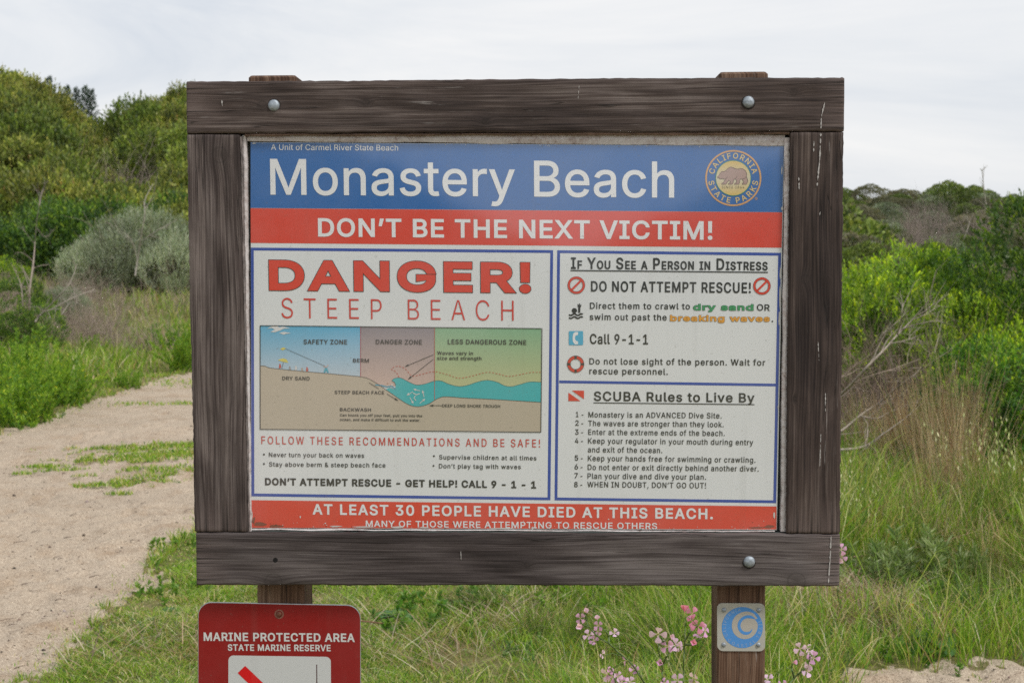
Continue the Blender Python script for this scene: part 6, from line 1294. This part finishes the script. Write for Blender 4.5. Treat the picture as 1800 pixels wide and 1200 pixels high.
H1 = herb('grey_green_herb', 321, 12, 0.34, 0.055, [(0.22, 0.275, 0.11), (0.165, 0.22, 0.075), (0.30, 0.34, 0.17)], [3, 3, 2], nleaf=110, asp=0.18)
for px, D_, s, lab in ((1600, 6.35, 0.85, 'grey green spiky herb with upright stems in the middle of the lower right meadow'), (1655, 6.5, 1.0, 'tallest grey green herb beside the bright grass tuft at lower right'), (1560, 6.6, 0.75, 'smaller grey green herb nearer the frame at lower right'), (1720, 6.6, 0.7, 'grey green herb right of the tallest one in the lower right meadow'), (1740, 5.9, 0.6, 'low grey green herb above the dark grass mat at lower right'), (1485, 6.4, 0.5, 'small grey green herb against the lower right corner of the frame')):
    place(H1, px2x(px, D_), D_, s, D_ * 3, lab, 'herb')
WD = herb('leafy_weed', 351, 16, 0.24, 0.045, [(0.13, 0.235, 0.030), (0.085, 0.17, 0.028), (0.19, 0.28, 0.04)], [3, 3, 2], w_=0.5, nleaf=45, asp=0.5)
WD2 = herb('leafy_weed', 352, 14, 0.20, 0.036, [(0.17, 0.25, 0.10), (0.11, 0.18, 0.07)], [3, 2], w_=0.5, nleaf=55, asp=0.35)
for k, (px, py, s) in enumerate(((1500, 1010, 1.0), (1560, 1040, 0.8), (1680, 1075, 0.9), (1760, 1060, 1.0), (1785, 960, 1.2), (1540, 900, 1.2), (1470, 1120, 0.7), (1400, 1110, 0.6), (1020, 1075, 0.9), (860, 1060, 0.9), (700, 1100, 0.8), (780, 1080, 0.9), (930, 1150, 0.7), (560, 1110, 0.6), (300, 1040, 0.7), (250, 1110, 0.6), (310, 960, 0.6), (1290, 1180, 0.6), (1190, 1110, 0.7), (1600, 1150, 0.7))):
    p = at(px, py, 1.0); kk = 1.6 / (1.6 - p.z); place(WD if k % 3 else WD2, p.x * kk, kk, s * 0.8, k * 1.3, ('small leafy weed in the meadow right of the right post' if px > 1345 else 'small leafy weed in the grass under the notice board' if px > 600 else 'small leafy weed in the turf beside the sandy path'), 'weed', 'leafy weeds right of the right post' if px > 1345 else 'leafy weeds under the board' if px > 600 else 'leafy weeds in the turf by the path')
def rosette(seed):
    rg = np.random.default_rng(seed); V = []; F = []; cols = []; K = 9
    for k in range(17):
        a = k * 2.4 + rg.normal(0, 0.2); L_ = rg.uniform(0.10, 0.21); ww = L_ * 0.36; el = rg.uniform(0.15, 0.6); b0 = len(V); cc = np.array((0.055, 0.125, 0.035)) * rg.uniform(0.8, 1.3)
        for i_ in range(K):
            f = i_ / (K - 1); rr_ = L_ * f; z = 0.02 + L_ * (el * f - (el + 0.1) * f ** 2.4) + rg.normal(0, 0.002); wv_ = ww * math.sin(math.pi * min(0.97, f * 0.75 + 0.12)) * (1 + 0.15 * rg.normal())
            for s_, dz in ((-1, 0.014), (0, 0), (1, 0.014)): V.append((rr_ * math.cos(a) - s_ * wv_ * math.sin(a), rr_ * math.sin(a) + s_ * wv_ * math.cos(a), z + dz)); cols.append(cc * (1.35 if s_ == 0 else 1))
        for i_ in range(K - 1):
            for c_ in range(2): F.append((b0 + i_ * 3 + c_, b0 + i_ * 3 + c_ + 1, b0 + (i_ + 1) * 3 + c_ + 1, b0 + (i_ + 1) * 3 + c_))
    return fastmesh('rosette', np.array(V), quads=np.array(F), cols=np.array(cols), smooth=True)
RS = rosette(331)
for px, D_, s, lab in ((1640, 5.5, 0.8, 'broad leaved dark green rosette at the edge of the sand at lower right'), (690, 5.95, 0.6, 'broad leaved dark rosette in the lawn just right of the red notice'), (288, 6.1, 0.3, 'small broad leaved rosette in the lawn left of the red notice'), (1195, 5.15, 0.28, 'small rosette in the grass left of the right post')):
    x = px2x(px, D_); o = link('weed_rosette', RS, None, LEAF); o.location = (x, D_, 0.005); o.scale = (s, s, s); o.rotation_euler = (0, 0, D_ * 5); tag(o, lab, 'weed')

# bright feathery herbs on the far side of the path
FN = [(0.185, 0.300, 0.024), (0.130, 0.240, 0.024), (0.260, 0.35, 0.035), (0.055, 0.135, 0.026), (0.42, 0.42, 0.04)]
F1 = herb('feathery_herb', 341, 44, 0.95, 0.050, FN, [4, 3, 3, 1, 0.5], w_=0.45, nleaf=260, asp=0.2)
F2 = herb('feathery_herb', 342, 40, 0.7, 0.048, FN, [3, 4, 1.5, 2, 0.2], w_=0.5, nleaf=230, asp=0.22)
for k, (src, px, D_, s, lab) in enumerate(((F1, 20, 14.6, 0.85, 'tall bright green feathery herb at the left edge beyond the path'), (F1, 80, 15.3, 0.80, 'bright green feathery herb with yellow tips below the fallen branch'), (F2, 112, 15.3, 0.8, 'bright feathery herb in front of the grass bank at the end of the herb row'),
      (F2, 5, 13.4, 1.0, 'darker low feathery herb at the left edge of the path'), (F2, 50, 13.9, 0.8, 'low feathery herb nearest the path in the herb row'), (F1, -40, 14.0, 1.0, 'feathery herb beyond the left end of the herb row'), (F1, 45, 16.4, 0.95, 'feathery herb at the back of the herb row'), (F1, 318, 19.6, 0.85, 'bright feathery herb beside the left frame board across the path'),
      (F2, 222, 17.3, 0.42, 'low dark green herb in the grass bank at the edge of the path'), (F1, 165, 20.2, 0.6, 'pale green herb in front of the brown brush'), (F2, 300, 22.0, 0.8, 'green herb at the back of the brush by the frame'))):
    place(src, px2x(px, D_), D_, s, k * 1.7, lab, 'herb')

# ------------------------------------------------------------------ scrub on the slopes
def crown_obj(name, me, x, y, s, rz, lab, cat, group, zs=1.0, sink=0.12):
    o = link(name, me, None, LEAF); o.location = (x, y, float(hgt(np.array([x]), np.array([y]))[0]) - sink * s); o.scale = (s, s, s * zs); o.rotation_euler = (0, 0, rz); tag(o, lab, cat, group); return o
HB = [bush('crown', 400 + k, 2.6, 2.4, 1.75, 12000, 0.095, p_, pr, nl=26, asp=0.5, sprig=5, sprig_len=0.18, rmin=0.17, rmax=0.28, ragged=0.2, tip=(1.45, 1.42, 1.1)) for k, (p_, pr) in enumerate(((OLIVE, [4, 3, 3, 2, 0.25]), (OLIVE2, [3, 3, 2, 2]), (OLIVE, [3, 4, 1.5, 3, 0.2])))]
DK = bush('crown', 410, 2.6, 2.4, 1.8, 9500, 0.080, DEEP, [4, 2, 4, 0.5], nl=20, asp=0.5, sprig=5, sprig_len=0.18, rmin=0.2, rmax=0.32)
SGm = bush('crown', 411, 2.3, 2.0, 1.6, 36000, 0.075, SAGE, [4, 3, 3, 1], nl=20, asp=0.2, tip=(1.1, 1.1, 1.1), sprig=8, sprig_len=0.24, upb=0.65, ragged=0.2, rmin=0.18, rmax=0.32)
FB = [bush('crown', 420 + k, 2.2, 2.2, 1.5, 5000, 0.11, p_, pr, nl=14, asp=0.55, rmin=0.26, rmax=0.42) for k, (p_, pr) in enumerate(((DULL, [3, 3, 2, 2]), (OLIVE2, [3, 3, 1, 3]), (SAGE, [2, 4, 1, 3]), (DULL, [4, 2, 3, 1])))]
TW = [brush_mesh(430, 2.4, 1.5, 90, (0.30, 0.245, 0.215), 0.010, 0.25, 2), brush_mesh(431, 2.2, 1.1, 80, (0.36, 0.29, 0.24), 0.008, 0.4, 2)]
rg = np.random.default_rng(77)
# left hill: rows from the foot to the ridge, a grey leafless patch left free in the middle
cnt = 0
for D_ in np.arange(31.0, 56, 1.75):
    span = at(360, 600, D_).x - at(-60, 600, D_).x; nn = int(span / 1.75)
    for k in range(nn + 1):
        x = at(-60, 600, D_).x + (k + rg.uniform(-0.3, 0.3)) * span / nn; y = D_ + rg.uniform(-0.6, 0.6)
        px = 900 + x / y * 2400
        grey = ((px - 235) / 62) ** 2 + ((y - 42.5) / 4.2) ** 2 < 1 or (px < 110 and 48 < y < 50.5)
        if D_ > 49 and 175 < px < 262: sc = rg.uniform(0.6, 0.8)
        else: sc = rg.uniform(0.85, 1.2)
        if grey and rg.random() < 0.8:
            o = dead(TW[cnt % 2], x, y, rg.uniform(1.0, 1.35), rg.uniform(0, 6), 'grey leafless twiggy shrub high on the left hillside', 'grey leafless shrubs on the left hillside')
        elif D_ < 35: crown_obj('dark_thicket_shrub', DK if rg.random() < 0.65 else HB[2], x, y, sc, rg.uniform(0, 6), 'dark green shrub in the thicket at the foot of the left hill', 'shrub', 'dark shrubs at the foot of the left hill')
        else:
            crown_obj('olive_shrub', HB[int(rg.integers(0, 3))], x, y, sc, rg.uniform(0, 6), ('olive green shrub on the skyline of the left hill' if D_ > 48 else 'olive green shrub halfway up the left hillside' if D_ > 41 else 'yellowish olive shrub low on the left hillside'), 'shrub', ('shrubs on the skyline of the left hill' if D_ > 48 else 'shrubs halfway up the left hillside' if D_ > 41 else 'shrubs low on the left hillside'), rg.uniform(0.85, 1.15))
        cnt += 1
SG = empty('silver_sagebrush'); link('crown', SGm, SG, LEAF); link('branches', stems('branches', 412, 2.0, 1.5, 14, (0.22, 0.18, 0.15), 0.02), SG, DRY)
place(SG, px2x(255, 29.2), 29.2, 1.02, 0.4, 'large silver grey sagebrush at the foot of the left hill beside the frame', 'shrub')
place(SG, px2x(180, 28.6), 28.6, 0.72, 2.4, 'smaller silver grey sagebrush at the left shoulder of the large one', 'shrub', sink=0.1)
place(SG, px2x(318, 28.4), 28.4, 0.7, 3.4, 'silver grey sagebrush half hidden by the left frame board', 'shrub')
place(SG, px2x(112, 25.0), 25.0, 0.42, 1.0, 'low pale sagebrush tuft above the brown brush', 'shrub')
place(B3, px2x(28, 20.5), 20.5, 0.72, 2.0, 'dark round green bush among bare stems at far left', 'shrub', zs=0.95)
place(B1, px2x(5, 27.0), 27.0, 0.62, 1.0, 'small yellow green bush at the left edge under the dark thicket', 'shrub')
place(B1, px2x(322, 30.5), 30.5, 0.8, 2.0, 'yellow green shrub showing between sagebrush and frame', 'shrub')
# brown brush belt between the herbs and the hill
for k in range(34):
    D_ = rg.uniform(21.5, 30); x = rg.uniform(at(-50, 600, D_).x, at(350, 600, D_).x)
    dead(TW[1] if k % 3 else DB2, x, D_, rg.uniform(0.32, 0.6) * (1 if k % 3 else 1.9), rg.uniform(0, 6), 'low brown dead brush between the green herbs and the left hill', 'brown dead brush left of the board')
# small conifers over the left ridge
def conifer(seed):
    rg_ = np.random.default_rng(seed); o = empty('pine_tree'); h_ = 4.2; P = []; Dn = []
    out = [([Vector((0, 0, 0)), Vector((0.03, 0, h_ * 0.5)), Vector((0, 0.02, h_))], 0.09, 0.015)]
    for k in range(52):
        z = h_ * (0.25 + 0.74 * k / 52); L_ = (h_ - z) * 0.34 + 0.12; a = k * 2.4; e = Vector((L_ * math.cos(a), L_ * math.sin(a), z + L_ * 0.35)); out.append(([Vector((0, 0, z)), Vector((0, 0, z)).lerp(e, 0.5), e], 0.02, 0.006))
        for j_ in range(46): f = rg_.uniform(0.25, 1.05); p = Vector((0, 0, z)).lerp(e, f); P.append(tuple(p + Vector(rg_.normal(0, 0.05, 3)))); Dn.append((rg_.normal() + math.cos(a), rg_.normal() + math.sin(a), rg_.uniform(0.3, 1.6)))
    V, q, c = leaves(np.array(P), np.array(Dn), 0.16 * rg_.uniform(0.7, 1.2, len(P)), rg_, 0.22, cols=pal(len(P), [(0.03, 0.06, 0.035), (0.045, 0.075, 0.04)], [1, 1], rg_))
    link('crown', fastmesh('crown', V, quads=q, cols=c), o, LEAF); link('trunk', twig_mesh('trunk', out, (0.09, 0.07, 0.055), 0.2, rg_), o, DRY); return o
CN = conifer(501)
for px, py, s, lab in ((86, 133, 0.7, 'single dark pine tip left of the others over the ridge'), (118, 149, 0.85, 'dark pine tip in the group on the left ridge'), (134, 153, 0.75, 'second dark pine tip in the group on the left ridge'), (149, 150, 0.8, 'third dark pine tip in the group on the left ridge'), (160, 156, 0.85, 'rightmost dark pine tip on the left ridge')):
    D_ = 60.0; p = at(px, py, D_); z0 = float(hgt(np.array([p.x]), np.array([D_]))[0]); o = place(CN, p.x, D_, 1, px, lab, 'tree'); k = (p.z - z0) / 4.2; o.scale = (k * 0.6, k * 0.6, k)
# right hill
cnt = 0
for D_ in [24, 26.5, 29, 32, 35, 38.5, 42, 46, 50, 54, 58, 62, 66, 70, 74, 78, 82, 86]:
    x0, x1 = at(1440, 600, D_).x, at(1860, 600, D_).x; step = 1.5; nn = max(2, int((x1 - x0) / step))
    for k in range(nn + 1):
        x = x0 + (k + rg.uniform(-0.35, 0.35)) * (x1 - x0) / nn; y = D_ + rg.uniform(-1.2, 1.2); px = 900 + x / y * 2400
        if 35 < y < 42.5 and 1695 < px < 1760: continue                       # the bare sandy gap
        s = rg.uniform(0.55, 1.05) * (0.75 if D_ < 30 else 1)
        u = rg.random()
        if u < 0.12: dead(TW[cnt % 2], x, y, s * 0.85, rg.uniform(0, 6), 'brown leafless shrub on the far right hill', 'leafless shrubs on the right hill')
        elif u < 0.38: crown_obj('grey_shrub', FB[2], x, y, s * 0.8, rg.uniform(0, 6), 'grey green rounded shrub on the far right hill', 'shrub', 'grey shrubs on the right hill', 0.9)
        elif u < 0.68: crown_obj('brownish_shrub', FB[0 if u < .5 else 3], x, y, s, rg.uniform(0, 6), 'dull brownish green shrub on the far right hill', 'shrub', 'dull shrubs on the right hill', rg.uniform(0.7, 1.0))
        else: crown_obj('hill_shrub', FB[1], x, y, s * 1.05, rg.uniform(0, 6), 'dark olive green shrub on the far right hill', 'shrub', 'olive shrubs on the right hill', rg.uniform(0.7, 1.05))
        cnt += 1
# the slope straight behind the board, seen only from the side: one loose mass of scrub
SV_ = []; SQ = []; SCo = []; nb_ = 0
for pi_, pal_ in enumerate((OLIVE, DULL, OLIVE2)):
    pm_ = bush('scrub_piece', 470 + pi_, 3.4, 3.2, 2.1, 1900, 0.20, pal_, [3, 3, 2, 2] if len(pal_) == 4 else [3, 3, 2, 2, 0.2], nl=16, asp=0.55, rmin=0.22, rmax=0.36)
    co_ = np.empty(len(pm_.vertices) * 3, np.float32); pm_.vertices.foreach_get('co', co_); co_ = co_.reshape(-1, 3)
    cl_ = np.empty(len(pm_.vertices) * 4, np.float32); pm_.color_attributes['tint'].data.foreach_get('color', cl_); cl_ = cl_.reshape(-1, 4)[:, :3]
    for D_ in np.arange(31 + pi_, 74, 3.4):
        for x_ in np.arange(-0.235 * D_, 0.235 * D_, 5.2):
            x = x_ + rg.uniform(-1.5, 1.5) + pi_ * 1.7; y = D_ + rg.uniform(-1, 1)
            if abs(x / y) > 0.235: continue
            a = rg.uniform(0, 6.28); s = rg.uniform(0.7, 1.15); R_ = np.array([[math.cos(a), -math.sin(a), 0], [math.sin(a), math.cos(a), 0], [0, 0, 1]])
            SV_.append(co_ @ R_.T * s + np.array([x, y, float(hgt(np.array([x]), np.array([y]))[0]) - 0.2])); SCo.append(cl_ * rg.uniform(0.75, 1.25)); SQ.append(np.arange(len(co_)).reshape(-1, 4) + nb_); nb_ += len(co_)
    bpy.data.meshes.remove(pm_)
tag(link('scrub', fastmesh('scrub', np.concatenate(SV_), quads=np.concatenate(SQ), cols=np.concatenate(SCo)), None, LEAF), 'continuous low scrub on the slope behind the notice board', kind='stuff')
p = at(1722, 416, 39.0)
sx, sy = px2x(1735, 39.5), 39.5
gx_, gy_ = np.meshgrid(np.linspace(-2.0, 2.0, 16), np.linspace(-2.6, 2.2, 14)); keepm = (gx_ / 2.0) ** 2 + (gy_ / 2.6) ** 2 < 1.1
zz = hgt(sx + gx_, sy + gy_) + 0.05; Vs = np.c_[(sx + gx_).ravel(), (sy + gy_).ravel(), zz.ravel()]
Q = [(r_ * 16 + c_, r_ * 16 + c_ + 1, (r_ + 1) * 16 + c_ + 1, (r_ + 1) * 16 + c_) for r_ in range(13) for c_ in range(15) if keepm[r_, c_]]
tag(link('sand_bank', fastmesh('sand_bank', Vs, quads=np.array(Q), smooth=True), None, SAND), kind='structure')

# ------------------------------------------------------------------ wild radish in flower behind the board
PET = [(0.62, 0.34, 0.60), (0.70, 0.48, 0.70), (0.70, 0.28, 0.50)]
def petal_mesh(col, rg_):
    V = []; F = []; cols = []
    for i_, (f, ww) in enumerate(((0, 0.06), (0.35, 0.10), (0.6, 0.32), (0.85, 0.40), (1.0, 0.22))):
        for s_ in (-1, 0, 1): V.append((f, s_ * ww, 0.10 * math.sin(f * 2.4) - 0.05 * abs(s_) * f)); cols.append(np.array(col) * (0.75 + 0.3 * f) if f > 0.1 else np.array((0.5, 0.5, 0.2)))
    for i_ in range(4):
        for c_ in range(2): F.append((i_ * 3 + c_, i_ * 3 + c_ + 1, (i_ + 1) * 3 + c_ + 1, (i_ + 1) * 3 + c_))
    return fastmesh('petal', np.array(V), quads=np.array(F), cols=np.array(cols), smooth=True)
rgp = np.random.default_rng(5)
PM = [petal_mesh(c, rgp) for c in PET]
cenm = pymesh('flower_centre', [(0.07 * math.cos(a), 0.07 * math.sin(a), 0.10) for a in np.arange(0, 6.2, 1.05)] + [(0, 0, 0.16), (0, 0, -0.45)] + [(0.10 * math.cos(a), 0.10 * math.sin(a), -0.05) for a in np.arange(0, 6.2, 1.05)],
    [(k, (k + 1) % 6, 6) for k in range(6)] + [(8 + k, 8 + (k + 1) % 6, (k + 1) % 6, k) for k in range(6)] + [(7, 8 + (k + 1) % 6, 8 + k) for k in range(6)], tint=(0.34, 0.36, 0.08))
LEAFP = mat_leaf('petal_matter', 0.45, 0.6, 0.2)
def flower(parent, p, s, k, rg_, closed=False):
    o = link('flower', cenm, parent, LEAF); o.location = p
    q = Vector((rg_.normal(0, 0.6), -0.9 + rg_.normal(0, 0.4), rg_.uniform(-0.1, 0.8))).to_track_quat('Z', 'Y'); o.rotation_mode = 'QUATERNION'; o.rotation_quaternion = q; o.scale = (s, s, s)
    a0 = rg_.uniform(0, 1.5)
    for i_ in range(4):
        pt_ = link('petal', PM[k], o, LEAFP); pt_.rotation_euler = (0, -(1.15 if closed else rg_.uniform(-0.1, 0.55)), a0 + i_ * math.pi / 2 + rg_.normal(0, 0.12)); pt_.location = (0, 0, 0.06)
def radish(routes, flowers, D_, lab, seed, base_px):
    rg_ = np.random.default_rng(seed); b0 = at(base_px, 1190, D_); root = empty('wild_radish', (b0.x, D_, 0)); RV = Vector((b0.x, D_, 0)); out = []; ends = []
    for r_ in routes:
        P = [at(zc(x, y)[0], zc(x, y)[1], D_ + 0.02 * math.sin(i_ * 1.3 + seed)) - RV for i_, (x, y) in enumerate(cat(r_, 4))]
        P = [Vector((0, 0, 0)), P[0] * 0.5 + Vector((0.01, 0.02, 0))] + P if r_ is routes[0] else P
        out.append((P, 0.0028, 0.0012)); ends += P
    for (x, y, s, k) in flowers:
        p = at(*zc(x, y), D_ + rg_.normal(0, 0.015)) - RV; e = min(ends[2:], key=lambda v: (v - p).length + (0.05 if v.z > p.z else 0)); out.append(([e, e.lerp(p, 0.5) + Vector((0, 0, 0.004)), p + Vector((0, 0.004, -0.006))], 0.0011, 0.0008)); flower(root, p, s * 0.0132, k, rg_, rg_.random() < 0.25)
    st = link('stem', twig_mesh('stem', out, (0.16, 0.22, 0.08), 0.2, rg_, 5), root, LEAF)
    for j_ in range(5):
        e = ends[int(rg_.integers(2, len(ends)))]; d = Vector((rg_.choice([-1, 1]), rg_.normal(0, 0.5), 0.7)).normalized()
        V, q, c = leaves(np.array([tuple(e)]), np.array([tuple(d)]), np.array([rg_.uniform(0.012, 0.03)]), rg_, 0.22, cols=np.array([(0.16, 0.22, 0.06)])); link('leaf', fastmesh('leaf', V, quads=q, cols=c), root, LEAF)
    return tag(root, lab, 'wildflower')
radish([[(600, 720), (560, 655), (520, 590), (470, 530), (400, 470), (340, 415), (270, 370), (215, 315), (190, 260), (182, 225)], [(340, 415), (330, 350), (265, 290)]],
       [(178, 210, 1, 1), (150, 248, 1, 0), (132, 300, 1.15, 1), (158, 300, .8, 0), (262, 262, 1, 1), (270, 296, .9, 0), (264, 332, .8, 0), (207, 362, 1.1, 1), (240, 396, .9, 0), (374, 348, .9, 1), (290, 482, .8, 1), (455, 525, 1.1, 0), (505, 590, 1, 0)], 3.05, 'wild radish on a long arching stem with pale lilac flowers left of the others', 601, 1145)
radish([[(400, 760), (385, 680), (365, 600), (330, 560)]], [(330, 618, 1.3, 1), (365, 632, 1.1, 0), (392, 632, 1.0, 1), (345, 590, .7, 0), (425, 668, .9, 0), (480, 672, 1, 1)], 2.95, 'wild radish with lilac blossoms cut by the lower edge below the arching stem', 602, 1085)
radish([[(700, 760), (690, 640), (690, 560), (670, 480), (665, 390)], [(690, 560), (720, 500), (760, 440)], [(665, 400), (700, 400), (730, 380)]], [(663, 350, 1.5, 1), (735, 372, 1.0, 1), (722, 432, 1.25, 0), (778, 428, 1.25, 1), (690, 540, 1.2, 0), (805, 435, .8, 1), (792, 655, 1.2, 1), (700, 672, .9, 0), (905, 645, 1.2, 1)], 3.0, 'wild radish with an open four petalled flower in the middle of the group', 603, 1165)
radish([[(828, 760), (830, 640), (832, 520), (838, 400), (842, 280)], [(838, 400), (880, 330), (925, 300)], [(838, 420), (890, 420), (945, 385)]], [(838, 222, 1.55, 2), (890, 218, 1.3, 2), (890, 266, 1.0, 2), (925, 300, 1.35, 2), (968, 328, 1.2, 0), (943, 368, 1.3, 0), (895, 408, 1.2, 2)], 3.05, 'tall wild radish with the deepest pink flowers just left of the right post', 604, 1201)
radish([[(1480, 760), (1560, 640), (1640, 570), (1665, 500), (1640, 450)], [(1560, 640), (1545, 580), (1548, 545)]], [(1600, 448, 1.2, 1), (1650, 462, 1.2, 1), (1688, 512, 1.2, 0), (1662, 556, 1.1, 1), (1640, 592, 1.2, 1), (1545, 540, .9, 0), (1385, 655, 1.2, 1), (1480, 690, 1.0, 0)], 3.05, 'wild radish with pale flowers right of the right post', 605, 1375)
radish([[(1845, 80), (1855, 0), (1865, -80), (1868, -150)]], [(1868, -205, 2.0, 0), (1872, -160, 2.0, 0), (1866, -120, 1.8, 1)], 5.7, 'single wild radish stem with pink flowers showing behind the lower right frame corner', 606, 1482)
# small orange poppy heads and a stick by the red notice
def poppy(px, py, D_, lab):
    p = at(px, py, D_); g0 = float(hgt(np.array([p.x]), np.array([D_]))[0]); o = empty('orange_poppy', (p.x, D_, g0)); h_ = max(p.z - g0, 0.05)
    link('stem', twig_mesh('stem', [([Vector((0, 0, 0)), Vector((0.004, 0, h_ * 0.5)), Vector((0, 0, h_))], 0.0016, 0.001)], (0.14, 0.2, 0.06), 0.1), o, DRY)
    V, q, c = leaves(np.tile([[0, 0, h_ - 0.002]], (5, 1)), np.array([(math.cos(a), math.sin(a), 1.6) for a in np.arange(0, 6.2, 1.257)]), np.full(5, 0.022), np.random.default_rng(1), 1.0, cols=np.tile([[0.75, 0.24, 0.03]], (5, 1))); link('petals', fastmesh('petals', V, quads=q, cols=c), o, LEAFP); tag(o, lab, 'wildflower')
poppy(1600, 1082, 5.95, 'tiny orange flower between the herbs and the grass at lower right'); poppy(1094, 1034, 6.5, 'tiny orange red flower in the grass just under the frame'); poppy(1521, 943, 8.2, 'tiny orange bloom in tall grass right of the frame')
p0, p1 = at(615, 1088, 5.6), at(672, 1095, 5.55); 
o = link('stick', twig_mesh('stick', [([Vector((p0.x - 0.1, 5.62, 0.04)), Vector((p0.x, 5.6, p0.z)), Vector((p1.x, 5.55, p1.z))], 0.005, 0.003)], (0.24, 0.12, 0.08), 0.1), None, DRY); tag(o, 'thin reddish stick poking out behind the right edge of the red notice', 'stick')
o = branch('grass_stalk', [([zf(0, 0)] and [(1500, 978), (1560, 972), (1620, 960), (1668, 950)], 0.004)], 6.7, (0.42, 0.28, 0.2), 0.01, 'long fallen tan stalk lying across the grass right of the lower frame', 'stalk', 22, 2, 0.05)
